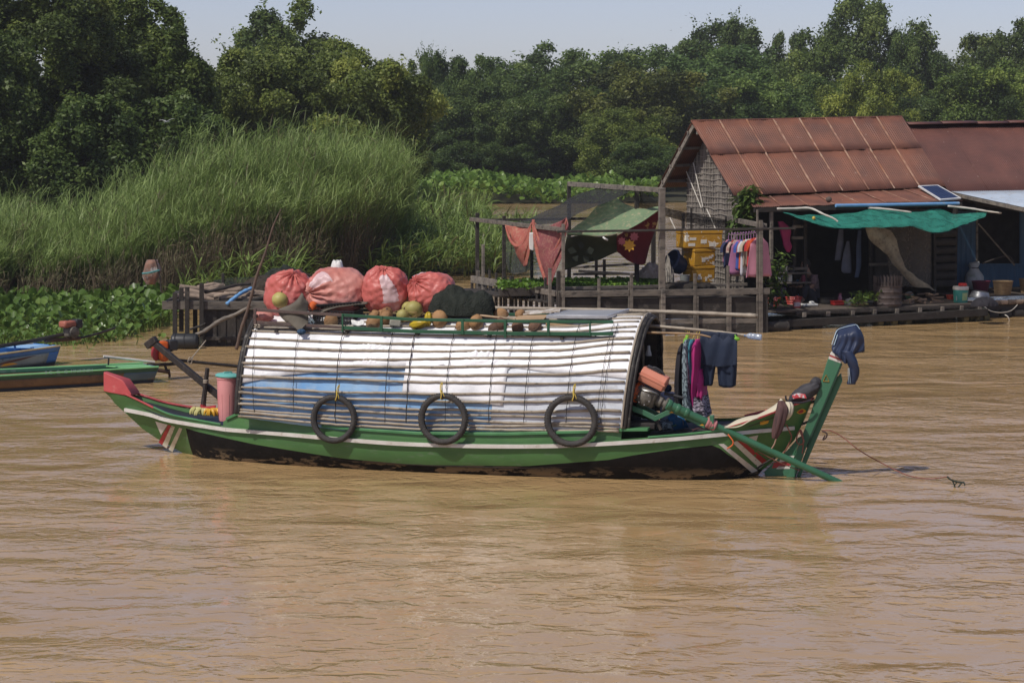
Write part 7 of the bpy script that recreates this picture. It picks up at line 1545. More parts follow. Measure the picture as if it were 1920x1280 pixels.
# body of the house
uE = HF.L(HP(1792, 450, VB)).x; Z0h = 0.15
def wall(nm, u0, v0, u1, v1, z0, z1, mat, par=house, th=0.05):
	mb = MB(); a = HW(u0, v0, 0); b = HW(u1, v1, 0); d = (b - a).normalized(); n = Vector((-d.y, d.x, 0)) * th; mb.prism([a + Vector((0, 0, z0)), b + Vector((0, 0, z0)), b + Vector((0, 0, z1)), a + Vector((0, 0, z1))], n); return build(mb, nm, mat, par)
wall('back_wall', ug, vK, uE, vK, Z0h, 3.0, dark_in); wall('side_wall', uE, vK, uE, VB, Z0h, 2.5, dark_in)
def quad_panel(nm, x0, y0, x1, y1, v, mat, par=house, th=0.03, bev=0.0):
	mb = MB(); mb.prism([HP(x0, y1, v), HP(x1, y1, v), HP(x1, y0, v), HP(x0, y0, v)], HF.n * th); return build(mb, nm, mat, par, bevel=bev)
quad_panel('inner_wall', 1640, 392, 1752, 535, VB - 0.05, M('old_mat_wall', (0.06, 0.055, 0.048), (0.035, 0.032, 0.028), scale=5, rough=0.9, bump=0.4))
for k in range(7):
	y = 432 + k * 15.5; mb = MB(); a = HP(1750, y + 7, VB + 0.02); b = HP(1791, y + 7 - 1, VB + 0.02); mb.tube([a, lerp(a, b, .5), b], [0.075, 0.08, 0.075], 9); build(mb, 'stacked_log', M('dark_log_%d' % k, (0.05, 0.042, 0.036), (0.028, 0.024, 0.021), scale=5, rough=0.85, bump=0.5) if k == 0 else bpy.data.materials['dark_log_0'], house)
for x, y0, y1, v in ((1632, 424, 545, VB + 0.05), (1489, 412, 520, VB + 0.25), (1509, 410, 560, VB + 0.3), (1446, 392, 575, VE - 0.05), (1752, 392, 552, VB + 0.06)):
	mb = MB(); mb.bar(HP(x, y1, v), HP(x, y0, v), 0.07, 0.06, HF.n); build(mb, 'verandah_post', dark_wd if x != 1446 else old_wood, house, bevel=0.006)
for x0, y0, x1, y1, v in ((1630, 496, 1700, 494, VB + 0.1), (1486, 425, 1512, 424, VB + 0.28), (1462, 504, 1514, 503, VB + 0.32), (1484, 446, 1510, 446, VB + 0.28)):
	mb = MB(); mb.bar(HP(x0, y0, v), HP(x1, y1, v), 0.05, 0.06); build(mb, 'cross_rail', old_wood, house, bevel=0.004)
# deck and what carries it
def deck(par, u0, u1, v0, v1, z, name='deck_board', n=None, mat=None):
	n = n or int(abs(v1 - v0) / 0.2)
	for k in range(n):
		v = lerp(v0, v1, (k + .5) / n); rg = random.Random(k); mb = MB(); mb.bar(HW(u0 - rg.uniform(0, .06), v, z - 0.016), HW(u1 + rg.uniform(0, .06), v, z - 0.016), abs(v1 - v0) / n * 0.94, 0.03); build(mb, name, mat or dark_wd, par, bevel=0.004)
zD = HF.L(HP(1493, 582, 0.0)).z; uD0 = 0.0; uD1 = HL_(1847, 565, 0).x
deck_wd = M('worn_deck', (0.13, 0.105, 0.085), (0.07, 0.058, 0.048), scale=3, rough=0.85, bump=0.4, bscale=12, stretch=(0.5, 3, 3), dirt=(0.045, 0.04, 0.035), dscale=4, dlo=0.52, dhi=0.66, objvar=0.2, spec=0.1)
deck(house, uD0 - 0.55, uD1, 0.0, VK, zD, mat=deck_wd)
mb = MB(); mb.bar(HW(uD0 - 0.02, 0.02, zD - 0.06), HW(uD1, 0.02, zD - 0.06), 0.05, 0.06); build(mb, 'deck_edge', dark_wd, house, bevel=0.004)
mb = MB(); mb.bar(HP(1460, 607, 0.08), HP(1850, 585, 0.08), 0.10, 0.15); build(mb, 'lower_beam', dark_wd, house, bevel=0.008)
mb = MB(); mb.bar(HW(uD0 - .5, -1.2, zD - 0.28), HW(uD1, -1.2, zD - 0.28), 0.10, 0.14); build(mb, 'lower_beam', dark_wd, house, bevel=0.008)
for x in (1507, 1552, 1598, 1639, 1681, 1724, 1766, 1802, 1836):
	p = HL_(x, interp([(1493, 588), (1845, 573)], x), 0.03); mb = MB(); mb.bar(HW(p.x, 0.07, p.z - 0.03), HW(p.x, -2.5, p.z - 0.03), 0.085, 0.10); build(mb, 'joist', old_wood, house, bevel=0.006)
float_m = M('algae_float', (0.16, 0.13, 0.05), (0.07, 0.065, 0.03), scale=6, rough=0.8, bump=0.5, dirt=(0.025, 0.025, 0.018), dscale=3, dlo=0.45, dhi=0.6)
for (x0, x1, y, v, n) in ((1640, 1706, 602, -0.05, 5), (1800, 1852, 597, -0.05, 4), (1480, 1540, 611, -0.05, 3), (1690, 1790, 598, -0.9, 5)):
	for k in range(n):
		rg = random.Random(k + x0); a = HP(lerp(x0, x1, k / n) , y, v - 0.1 * (k % 2)); b = HP(lerp(x0, x1, (k + 0.92) / n), y - 0.6, v - 0.1 * (k % 2)); a.z = b.z = 0.06
		mb = MB(); mb.tube([a, lerp(a, b, .1), lerp(a, b, .9), b], [0.09, 0.125, 0.12, 0.09], 12); build(mb, 'float_drum', float_m if n > 3 else dark_wd, house, angle=50)
mb = MB(); mb.tube([HP(1432, 612, 0.25), HP(1475, 612, 0.25)], [0.10, 0.115], 12); build(mb, 'float_log', dark_wd, house)
# ---- the second house to the right
h2 = thing('floating_house', 'neighbouring floating house with a brown roof, pale blue awning and blue boards', 'house', HW(6.5, -2.6, 0))
r2A = HP(1697, 233, VR - 0.5); r2B = r2A + HF.a * 6.5 + Vector((0, 0, 0.06)); e2A = HP(1780, 362, VB - 0.1); e2B = e2A + HF.a * 6.5
for k in range(6):
	s0, s1 = k / 6, (k + 1) / 6
	roof_sheet('roof_sheet', lerp(r2A, r2B, s0), lerp(r2A, r2B, s1 + .003), lerp(e2A, e2B, s1 + .003), lerp(e2A, e2B, s0), rust2, h2, lift=0.010 * (k % 2), n_per=5, crook=0.012, seed=60 + k)
roof_sheet('roof_sheet', r2A, r2B, r2B + HF.n * -1.6 + Vector((0, 0, -1.3)), r2A + HF.n * -1.6 + Vector((0, 0, -1.3)), rust2, h2, n_per=3)
for k in range(7):
	a = lerp(r2A, r2B, k / 7 - .002); b = lerp(r2A, r2B, (k + 1.03) / 7); mb = MB(); rows = [[p + HF.n * (0.16 * math.cos(q_)) + Vector((0, 0, 0.055 * math.sin(q_) + 0.012 * (k % 2) - 0.01)) for q_ in [math.pi * i / 8 for i in range(9)]] for p in (a, lerp(a, b, .5), b)]; mb.grid(rows); build(mb, 'ridge_cap', rust2, h2, solid=0.006)
aA = HP(1784, 359.5, VB + 0.0); aB = aA + HF.a * 6; aD = HP(1925, 390, 0.95); aC = aD + HF.a * 5
roof_sheet('awning_sheet', aA, aB, aC, aD, blue_roof, h2, n_per=4, amp=0.010)
mb = MB(); mb.bar(aA - Vector((0, 0, .05)), aD - Vector((0, 0, .05)), 0.05, 0.07); build(mb, 'awning_rafter', old_wood, h2)
mb = MB(); mb.tube(smooth_path([HP(1800, 372, VB + 0.2), HP(1850, 386, VB + 0.8), HP(1890, 392, VB + 1.4), HP(1925, 398, VB + 2)], 4), 0.02, 6); build(mb, 'awning_pole', dark_wd, h2)
u2a = HL_(1790, 450, VB).x; V2 = VB - 1.0
def h2panel(nm, x0, y0, x1, y1, mat, v=V2, th=0.04): return quad_panel(nm, x0, y0, x1, y1, v, mat, h2, th)
for k in range(4): h2panel('blue_board', 1791 + 9.3 * k, 396, 1799.6 + 9.3 * k, 556 - k, blue_board)
h2panel('door_jamb', 1788, 396, 1791, 556, old_wood, V2 + 0.02); h2panel('door_jamb', 1828.5, 396, 1832, 552, old_wood, V2 + 0.01)
h2panel('blue_wainscot', 1832, 496, 2060, 545, blue_board, V2 - 0.02); h2panel('blue_post', 1911, 390, 1925, 500, blue_board, V2 + 0.02); h2panel('blue_lintel', 1828, 378, 1990, 388, dark_in, V2)
h2panel('sill', 1832, 494, 2060, 498, blue_board, V2 + 0.03)
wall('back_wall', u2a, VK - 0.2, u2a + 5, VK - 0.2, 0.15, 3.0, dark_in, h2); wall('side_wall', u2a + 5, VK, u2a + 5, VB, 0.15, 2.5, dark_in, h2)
deck(h2, uD1 + 0.08, uD1 + 5.2, -0.75, VK, HL_(1880, 553, -0.75).z, mat=deck_wd)
mb = MB(); mb.bar(HP(1850, 577, -0.7), HP(1990, 568, -0.7), 0.1, 0.16); build(mb, 'lower_beam', dark_wd, h2)
for k in range(5):
	a = HP(1862 + 14 * k, 567 - .4 * k, -0.6); b = HP(1874 + 14 * k, 566.6 - .4 * k, -0.6); mb = MB(); mb.tube([a, b], [0.055, 0.05], 9); build(mb, 'short_log', log_wood, h2)
for k in range(5):
	a = HP(1850 + 24 * k, 596 - .5 * k, -0.65); a.z = 0.05; b = a + HF.a * 0.24; mb = MB(); mb.tube([a, b], 0.12, 10); build(mb, 'float_drum', dark_wd, h2)
tag_m = bamboo
mb = MB(); mb.tube([HP(1835, 420, VB + 0.5), HP(1902, 497, VB + 0.5)], 0.018, 6); tag(build(mb, 'leaning_pole', old_wood), 'thin pole slanting across the dark doorway of the blue house', 'pole')
mb = MB(); mb.tube(smooth_path([HP(1842, 494, VB + 0.3), HP(1870, 484, VB + .3), HP(1892, 480, VB + .3), HP(1902, 494, VB + .3)], 4), 0.018, 6); tag(build(mb, 'bent_rod', dark_wd), 'bent dark rod lying on the blue sill', 'rod')
# ---- solar panel, stone and pipe on the eave
c4 = [HP(1763, 379.5, VE + 0.02) + Vector((0, 0, .03)), HP(1802, 376.5, VE + 0.02) + Vector((0, 0, .03)), HP(1758, 351, VB + 0.1) + Vector((0, 0, .02)), HP(1721, 352.5, VB + 0.1) + Vector((0, 0, .02))]
r = thing('solar_panel', 'blue solar panel with a white frame on the corner of the rusty eave', 'solar panel', c4[0])
panel(r, c4, 0.035, 0.035, M('panel_back', (0.10, 0.14, 0.24), (0.08, 0.12, 0.21), rough=0.15, spec=0.6), M('white_frame', (0.65, 0.65, 0.64), rough=0.5), True)
mb = MB(); mb.tube([HP(1567, 385.5, VE + 0.06), HP(1640, 384.5, VE + 0.06), HP(1798, 381.5, VE + 0.06)], 0.035, 12); tag(build(mb, 'gutter_pipe', pipe_b), 'long sky blue pipe fixed under the rusty eave', 'pipe')
mb = MB(); mb.ball(HP(1554, 374, VE - 0.2), (0.065, 0.05, 0.06), None, 14, 10, lambda p, t: 1 + 0.2 * mnoise.noise(Vector((p, t * 2, 3)))); tag(build(mb, 'stone', M('stone', (0.12, 0.09, 0.075), (0.07, 0.055, 0.045), rough=0.9, bump=0.5), angle=180), 'stone lying on the lower edge of the rusty roof', 'stone')
# ---- green shade net with its sticks
gnet = netmat('green_net', (0.032, 0.20, 0.15), 0.97, 0.5, 7); gn2 = gnet.node_tree
top = [(1468, 399, -0.55), (1512, 403, -0.7), (1560, 402, -0.75), (1598, 398, -0.8), (1640, 389.5, VE), (1680, 392, VE), (1712, 397, VE), (1763, 391.5, VE), (1793, 400, -0.7), (1822, 399, -0.5), (1851, 397, -0.35)]
mid = [(1469, 400, -0.45), (1512, 408, -0.3), (1560, 417, -0.2), (1600, 415, -0.2), (1642, 407, -0.35), (1682, 408, -0.3), (1714, 412, -0.3), (1757, 414, -0.25), (1789, 418, -0.2), (1820, 410, -0.25), (1849, 402, -0.3)]
bot = [(1470, 401, -0.40), (1510, 413, -0.05), (1561, 427, 0.12), (1603, 428.5, 0.15), (1644, 425.5, 0.15), (1682, 425, 0.15), (1711, 424, 0.15), (1749, 435.5, 0.2), (1780, 431, 0.15), (1817, 418, 0.0), (1847, 407, -0.2)]
P = surf([[HP(x, y, v) for x, y, v in row] for row in (top, mid, bot)], 8, 8)
mb = MB(); mb.grid(crumple(P, 0.04, 3.0, 2)); nets = build(mb, 'shade_net', gnet, angle=180); tag(nets, 'sagging green shade net strung under the rusty eave', 'net')
P = surf([[HP(x, y, v + 0.03) for x, y, v in row] for row in ([bot[k] for k in (1, 2, 3, 4, 5, 6, 7, 8, 9)], [(x, y - 7, v - 0.06) for x, y, v in [bot[k] for k in (1, 2, 3, 4, 5, 6, 7, 8, 9)]], [(x, y - 12 * math.sin(math.pi * (k + .5) / 9.0), v - 0.10) for k, (x, y, v) in enumerate([bot[k] for k in (1, 2, 3, 4, 5, 6, 7, 8, 9)])])], 6, 8)
mb = MB(); mb.grid(crumple(P, 0.03, 4.0, 5)); tag(build(mb, 'net_fold', gnet, angle=180), 'doubled lower fold of the green net catching the sun', 'net')
for k, (pts, lab) in enumerate((([(1457, 391.5, -0.6), (1490, 391, -0.5), (1519, 390.5, -0.35), (1545, 402, -0.05), (1562, 409, 0.1), (1571, 415.5, 0.15)], 'white bent stick holding the left of the green net'), ([(1627, 390, VE + 0.05), (1660, 392, -0.6), (1709, 398, -0.3)], 'short pale stick over the middle of the green net'), ([(1777, 386.5, -0.7), (1820, 391, -0.5), (1850, 396, -0.3), (1878, 399.5, -0.1)], 'pale stick poking out right of the green net'))):
	twig('net_stick', HF, pts, [0.022, 0.024, 0.02, 0.018], white_st, lab, 'stick')
mb = MB(); mb.ball(HP(1526, 409, -0.0), (0.035, 0.02, 0.03), None, 10, 6, lambda p, t: 1 + .3 * math.sin(3 * p)); tag(build(mb, 'yellow_ribbon', yellow_rope, angle=180), 'tiny yellow ribbon tied to the green net', 'ribbon')
# grey-brown gauze curtain swept to the right
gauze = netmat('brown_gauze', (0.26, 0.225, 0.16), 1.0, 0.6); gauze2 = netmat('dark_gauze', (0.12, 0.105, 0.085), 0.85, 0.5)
P = surf([[HP(x, y, v) for x, y, v in row] for row in ([(1622, 424, -0.9), (1634, 424, -0.88), (1650, 424, -0.86), (1668, 432, -0.84)], [(1632, 450, -0.9), (1646, 448, -0.82), (1664, 450, -0.82), (1678, 447, -0.8)], [(1660, 476, -0.86), (1672, 474, -0.78), (1684, 470, -0.78), (1688, 474, -0.8)], [(1684, 506, -0.86), (1690, 504, -0.8), (1696, 502, -0.78), (1702, 506, -0.8)], [(1712, 536, -0.86), (1722, 538, -0.8), (1738, 540, -0.78), (1758, 546, -0.8)])], 6, 6)
mb = MB(); mb.grid(crumple(P, 0.03, 5, 3)); tag(build(mb, 'gauze_curtain', gauze, angle=180), 'brown gauze curtain swept aside and twisted down to the deck', 'curtain')
P = surf([[HP(x, y, v) for x, y, v in row] for row in ([(1660, 425, -1.2), (1700, 425, -1.25), (1748, 428, -1.2)], [(1662, 480, -1.2), (1702, 480, -1.22), (1747, 482, -1.2)], [(1668, 535, -1.2), (1704, 538, -1.2), (1746, 540, -1.2)])], 6, 8)
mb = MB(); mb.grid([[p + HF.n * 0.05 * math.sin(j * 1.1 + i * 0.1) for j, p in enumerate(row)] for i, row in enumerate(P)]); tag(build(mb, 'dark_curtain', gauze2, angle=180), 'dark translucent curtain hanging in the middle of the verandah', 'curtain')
# clothes hanging inside, shelf goods, person
shade_cl = M('pale_hanging_cloth', (0.20, 0.21, 0.25), (0.13, 0.14, 0.17), rough=0.9); shade_c2 = M('blue_grey_cloth', (0.14, 0.18, 0.26), (0.10, 0.13, 0.19), rough=0.9)
def hcloth(pts, rad, m, lab, seed, v):
	P = smooth_path([HP(x, y, v) for x, y in pts], 6); A = smooth_path([Vector((q, 0, 0)) for q in rad], 6)
	mb = MB(); mb.rings([[p + HF.a * (a.x * math.cos(2 * math.pi * k / 20) * (1 + .15 * math.sin(k * 1.9 + seed))) + HF.n * (a.x * .4 * math.sin(2 * math.pi * k / 20)) for k in range(20)] for p, a in zip(P, A)]); tag(build(mb, 'hanging_cloth', m, angle=180), lab, 'cloth', 'clothes hanging inside the verandah')
hcloth([(1577, 430), (1575, 460), (1571, 488)], [0.05, 0.08, 0.07], shade_cl, 'left pale cloth hanging in the dark verandah', 1, VB - 0.4)
hcloth([(1590, 452), (1588, 478), (1587, 505), (1589, 512)], [0.03, 0.09, 0.12, 0.08], shade_cl, 'widest pale cloth hanging in the dark verandah', 2, VB - 0.3)
hcloth([(1612, 432), (1610, 465), (1610, 498), (1606, 520)], [0.04, 0.06, 0.06, 0.05], shade_c2, 'bluish cloth hanging lowest in the dark verandah', 3, VB - 0.3)
hcloth([(1463, 415), (1472, 430), (1474, 450), (1477, 462), (1478, 473)], [0.06, 0.13, 0.09, 0.10, 0.03], M('magenta_bag', (0.40, 0.02, 0.13), (0.26, 0.015, 0.09), rough=0.5), 'magenta plastic bag hanging by the shelf', 4, VB + 0.35)
# climbing plant at the corner of the house and a shrub below
pl_mat = leafmat('house_plant_leaf', (0.05, 0.08, 0.02), (0.085, 0.14, 0.03), (0.17, 0.24, 0.06), trans=0.25, rough=0.4)
def leafy(name, label, pts, n, spread, leaf, seed, fr, hang=0.6):
	rg = np.random.default_rng(seed); P = smooth_path([fr.px(x, y, v) for x, y, v in pts], 8); r = thing(name, label, 'plant', P[-1] if P[-1].z < P[0].z else P[0]); mb = MB(); mb.tube(P, 0.012, 6); build(mb, 'stem', dark_wd, r)
	A = np.array([tuple(p) for p in P]); i = rg.integers(0, len(A), n); c = A[i] + rg.normal(0, 1, (n, 3)) * np.array(spread)
	az = rg.uniform(0, 6.28, n); pt = rg.normal(-hang, 0.5, n); t = np.stack([np.cos(az) * np.cos(pt), np.sin(az) * np.cos(pt), np.sin(pt)], 1); s = np.stack([-np.sin(az), np.cos(az), rg.normal(0, .3, n)], 1); nr = np.cross(t, s)
	ln = (leaf * rg.uniform(.6, 1.3, n))[:, None]; w = ln * 0.16
	V = np.stack([c, c + t * ln * .45 + s * w + nr * w * .4, c + t * ln, c + t * ln * .45 - s * w + nr * w * .4], 1).reshape(-1, 3); np_mesh('foliage', V, np.arange(n * 4).reshape(n, 4), np.clip(rg.normal(.5, .2, n), 0, 1), pl_mat, r); return r
leafy('climbing_plant', 'climbing plant with long leaves at the front corner of the woven wall', [(1398, 440, -1.5), (1392, 420, -1.45), (1394, 395, -1.4), (1400, 372, -1.35), (1405, 358, -1.3)], 420, (0.09, 0.07, 0.08), 0.26, 3, HF)
leafy('potted_shrub', 'leafy green shrub beside the fence corner, left of the red basket', [(1450, 560, -0.6), (1452, 535, -0.55), (1456, 510, -0.5), (1462, 488, -0.5)], 260, (0.13, 0.1, 0.12), 0.2, 6, HF, 0.2)
# ---- the things along the front edge of the deck
zT_ = zD + 0.002
def dk(x, y, z=None): return G(x, y, zD if z is None else z)
def lathe_thing(name, label, cat, x, y, prof, mats, n=24, rot=None, part='body', group=None, extra=None, z=None):
	b = dk(x, y, z); r = thing(name, label, cat, b, group); mb = MB(); mb.lathe(prof, b, n, rot); build(mb, part, mats, r, angle=40)
	if extra: extra(r, b)
	return r
redpl = M('red_plastic', (0.52, 0.035, 0.03), (0.42, 0.025, 0.022), rough=0.38); redpl2 = M('coral_red_plastic', (0.58, 0.09, 0.07), (0.48, 0.06, 0.05), rough=0.42)
def basket(x, y, w, h, label):
	b = dk(x, y); r = thing('laundry_basket', label, 'basket', b, 'red baskets on the deck'); mb = MB(); n = 22
	for k in range(n):
		a = 2 * math.pi * k / n; d = Vector((math.cos(a), math.sin(a) * 0.75, 0)); mb.bar(b + d * w * 0.38, b + d * w * 0.5 + Vector((0, 0, h)), 0.022, 0.008, d)
	build(mb, 'basket_bars', redpl2, r)
	for z, s in ((0.0, .38), (0.35, .42), (0.7, .465), (1.0, .51)):
		mb = MB(); mb.tube([b + Vector((math.cos(q) * w * s, math.sin(q) * w * s * .75, h * z + 0.008)) for q in [2 * math.pi * i / 28 for i in range(28)]], 0.013, 6, closed=True); build(mb, 'hoop', redpl2, r)
	mb = MB(); mb.lathe([(0, 0.004), (w * .38, 0.004)], b, 20, sy=.75, cap=False); build(mb, 'basket_floor', redpl2, r)
	mb = MB()
	mb.ball(b + Vector((0.02, 0, h * .55)), (w * .3, w * .22, h * .5), None, 12, 8, lambda p, t: 1 + .3 * math.sin(3 * p)); tag(build(mb, 'folded_things', shade_cl, angle=180), 'crockery and cloths filling the ' + label.split(' standing')[0], 'household things')
basket(1449, 573, 0.31, 0.15, 'left red basket standing at the deck corner'); basket(1488, 570, 0.34, 0.14, 'second red basket standing behind the red bottle')
def red_bottle():
	b = dk(1494, 577); r = thing('detergent_bottle', 'bright red detergent bottle with a white label on the deck edge', 'bottle', b); mb = MB()
	mb.lathe([(0.0, 0), (0.075, 0.0), (0.08, 0.015), (0.08, 0.13), (0.072, 0.16), (0.03, 0.185), (0.028, 0.2)], b, 20, sy=.6); build(mb, 'bottle', redpl2, r)
	mb = MB(); mb.lathe([(0.034, 0.198), (0.036, 0.21), (0.03, 0.25), (0, 0.252)], b, 14); build(mb, 'cap', redpl2, r)
	mb = MB(); mb.grid([[b + Vector((0.0815 * math.sin(a), -0.0815 * .6 * math.cos(a) - 0.003, z)) for a in [lerp(-.9, .9, k / 8) for k in range(9)]] for z in (0.03, 0.12)]); build(mb, 'label_patch', M('pale_label', (0.6, 0.52, 0.5), (0.55, 0.3, 0.28), scale=16, rough=0.6), r)
red_bottle()
b = dk(1516, 573); r = thing('chopping_tray', 'white tray with a dark flat pan on the deck', 'tray', b); mb = MB(); mb.box(b + Vector((0, 0, .025)), (0.34, 0.26, 0.045), Matrix.Rotation(R(12), 3, 'Z')); build(mb, 'tray', M('white_plastic', (0.6, 0.6, 0.58), rough=0.45), r, bevel=0.012)
mb = MB(); mb.box(b + Vector((-.05, 0.03, .054)), (0.2, 0.16, 0.012), Matrix.Rotation(R(12), 3, 'Z')); build(mb, 'dark_slab', dk_iron, r, bevel=0.004); mb = MB(); mb.ball(b + Vector((.06, -0.03, .07)), (0.06, .04, .03), None, 12, 8); build(mb, 'white_lump', white_pl, r)
soot = M('sooty_pot', (0.02, 0.019, 0.018), (0.035, 0.032, 0.03), rough=0.5, metal=0.3); alu2 = M('beaten_aluminium', (0.42, 0.43, 0.44), (0.32, 0.33, 0.34), scale=5, rough=0.4, metal=0.7)
lathe_thing('cooking_pot', 'wide black cooking pot with a bright rim on the deck', 'pot', 1549, 569, [(0, 0), (0.13, 0.0), (0.155, 0.02), (0.16, 0.11), (0.17, 0.115), (0.17, 0.122), (0.15, 0.122), (0.145, 0.03), (0, 0.03)], soot)
b = dk(1570, 572); r = thing('red_box', 'bright red plastic box in front of the cooking pot', 'box', b); mb = MB(); mb.box(b + Vector((0, 0, .045)), (0.24, 0.17, 0.085), Matrix.Rotation(R(20), 3, 'Z')); build(mb, 'box', redpl, r, bevel=0.015); mb = MB(); mb.box(b + Vector((0, 0, .088)), (0.26, 0.19, 0.014), Matrix.Rotation(R(20), 3, 'Z')); build(mb, 'rim', redpl, r, bevel=0.004)
lathe_thing('sauce_bottle', 'small pink and white bottle standing behind the red box', 'bottle', 1575, 566, [(0, 0), (0.045, 0), (0.048, 0.10), (0.03, 0.13), (0.028, 0.15), (0.034, 0.155), (0.03, 0.185), (0, 0.186)], M('pink_label_plastic', (0.55, 0.25, 0.3), (0.35, 0.03, 0.06), scale=11, rough=0.4))
lathe_thing('lidded_pot', 'silver lidded pot right of the red box', 'pot', 1594, 571, [(0, 0), (0.10, 0), (0.105, 0.015), (0.105, 0.095), (0.112, 0.10), (0.10, 0.108), (0.05, 0.125), (0.015, 0.128), (0.018, 0.145), (0, 0.146)], alu2)
lathe_thing('flat_basket', 'flat round tray lying in front of the herbs', 'tray', 1612, 572, [(0, 0), (0.16, 0.0), (0.19, 0.02), (0.185, 0.026), (0.15, 0.01), (0, 0.008)], bamboo_br)
lathe_thing('mixing_bowl', 'shallow metal bowl of vegetables left of the barrel', 'bowl', 1638, 571, [(0, 0), (0.08, 0), (0.15, 0.06), (0.16, 0.065), (0.15, 0.07), (0.08, 0.015), (0, 0.012)], alu2)
o = leafy('herb_bundle', 'loose bundle of green herbs behind the flat tray', [(1606, 570, -0.12), (1618, 558, -0.2), (1630, 556, -0.25)], 240, (0.10, 0.08, 0.05), 0.12, 9, HF, -0.2)
barm = M('sooty_barrel', (0.075, 0.055, 0.05), (0.045, 0.036, 0.033), scale=4, rough=0.6, bump=0.3, metal=0.2, dirt=(0.13, 0.10, 0.085), dscale=5)
def barrel_x(r, b):
	mb = MB(); mb.lathe([(0.25, 0.36), (0.27, 0.50)], b, 28, cap=False);
	for k in range(26): a = 2 * math.pi * k / 26; d = Vector((math.cos(a), math.sin(a), 0)); mb.bar(b + d * 0.285 + Vector((0, 0, .42)), b + d * 0.30 + Vector((0, 0, .62)), 0.035, 0.008, d)
	build(mb, 'barrel_collar', barm, r)
lathe_thing('metal_drum', 'large ribbed dark metal drum used as a stove on the deck', 'drum', 1664, 573, [(0, 0), (0.29, 0), (0.295, 0.03), (0.305, 0.05), (0.295, 0.07), (0.295, 0.16), (0.305, 0.18), (0.295, 0.20), (0.295, 0.28), (0.305, 0.30), (0.295, 0.32), (0.297, 0.40), (0.308, 0.41), (0.308, 0.425), (0.285, 0.425), (0.28, 0.06), (0, 0.06)], barm, 32, extra=barrel_x)
lathe_thing('green_bowl', 'pale green plastic bowl between the drum and the firewood', 'bowl', 1705, 560, [(0, 0), (0.07, 0), (0.11, 0.08), (0.12, 0.085), (0.105, 0.088), (0.06, 0.02), (0, 0.018)], M('pale_green_plastic', (0.22, 0.42, 0.2), rough=0.5), extra=lambda r, b: build((lambda m: (m.ball(b + Vector((0, 0, .10)), (0.085, .07, .05), None, 12, 8, lambda p, t: 1 + .15 * math.sin(3 * p)), m)[1])(MB()), 'white_cloth', white_pl, r, angle=180))
rg = random.Random(12); fw = M('split_firewood', (0.30, 0.20, 0.13), (0.17, 0.115, 0.08), scale=5, rough=0.85, objvar=0.35)
for k in range(26):
	x = rg.uniform(1700, 1762); yy = rg.uniform(559, 566) - (3 if k > 14 else 0); p = dk(x, yy + 6) + Vector((0, 0, 0.03 + 0.05 * (k // 9))); a = rg.uniform(-.6, .6) + HF.yaw + (1.3 if rg.random() < .5 else 0); d = Vector((math.cos(a), math.sin(a), 0.05)) * rg.uniform(.09, .15)
	mb = MB(); mb.bar(p - d, p + d, 0.045, 0.035, (0.2, 0, 1)); o = tag(build(mb, 'firewood', fw, bevel=0.005), 'split stick of firewood in the low heap right of the drum', 'firewood', 'firewood heap on the deck')
for (x, y, c, lab, rr, hh) in ((1782, 561, M('tomato_bowl', (0.42, 0.06, 0.03), rough=0.45), 'red bowl tucked left of the green bucket', 0.10, 0.09), (1780, 551, M('straw_yellow_plastic', (0.50, 0.40, 0.12), rough=0.5), 'yellow bowl behind the red bowl', 0.10, 0.09)):
	lathe_thing('plastic_bowl', lab, 'bowl', x, y, [(0, 0), (rr * .7, 0), (rr, hh), (rr * 1.05, hh), (rr * .95, hh + .005), (rr * .6, .015), (0, .015)], c)
buck = M('green_label_bucket', (0.06, 0.30, 0.24), (0.05, 0.24, 0.19), scale=3, rough=0.45); wpl = M('white_bucket_plastic', (0.58, 0.56, 0.50), (0.5, 0.47, 0.4), scale=5, rough=0.5)
def bx_(r, b):
	mb = MB(); mb.lathe([(0.157, 0.27), (0.168, 0.275), (0.170, 0.33), (0.16, 0.345), (0.0, 0.35)], b, 28); build(mb, 'lid', wpl, r)
	mb = MB(); mb.grid([[b + Vector((math.sin(a) * q, -math.cos(a) * q, z)) for a in [lerp(0.05, .95, k / 8) for k in range(9)]] for z, q in ((0.05, 0.150), (0.21, 0.1575))]); build(mb, 'printed_label', M('label_print', (0.45, 0.46, 0.22), (0.25, 0.42, 0.2), scale=9, rough=0.5), r)
	mb = MB()
	for k in range(7): z = 0.06 + k * 0.024; mb.box(b + Vector((-0.105, -0.108, z)), (0.02, 0.004, 0.014), Matrix.Rotation(-0.75, 3, 'Z'))
	build(mb, 'print_marks', wpl, r)
lathe_thing('lidded_bucket', 'green and white lidded bucket on the deck edge', 'bucket', 1801, 567, [(0, 0), (0.142, 0), (0.146, 0.01), (0.160, 0.27), (0, 0.27)], buck, 28, extra=bx_)
b = dk(1801, 567) + Vector((0.04, 0, 0.352)); mb = MB(); mb.lathe([(0.09, 0), (0.095, 0.01), (0.09, 0.05), (0.07, 0.06), (0, 0.062)], b, 22); build(mb, 'red_lid', redpl, bpy.data.objects['lidded_bucket'])
b = dk(1838, 563) + Vector((0, 0.06, 0.05)); r = thing('aluminium_basin', 'upturned aluminium basin leaning right of the green bucket', 'basin', b); mb = MB(); mb.lathe([(0.235, 0.0), (0.225, 0.006), (0.19, 0.10), (0.175, 0.135), (0.12, 0.15), (0.0, 0.152)], b, 32, Matrix.Rotation(R(6), 3, 'Y')); build(mb, 'basin', alu2, r, angle=50); mb = MB(); mb.tube([b + Matrix.Rotation(R(6), 3, 'Y') @ Vector((math.cos(a) * .237, math.sin(a) * .237, 0.0)) for a in [2 * math.pi * k / 40 for k in range(40)]], 0.008, 6, closed=True); build(mb, 'rim', alu2, r)
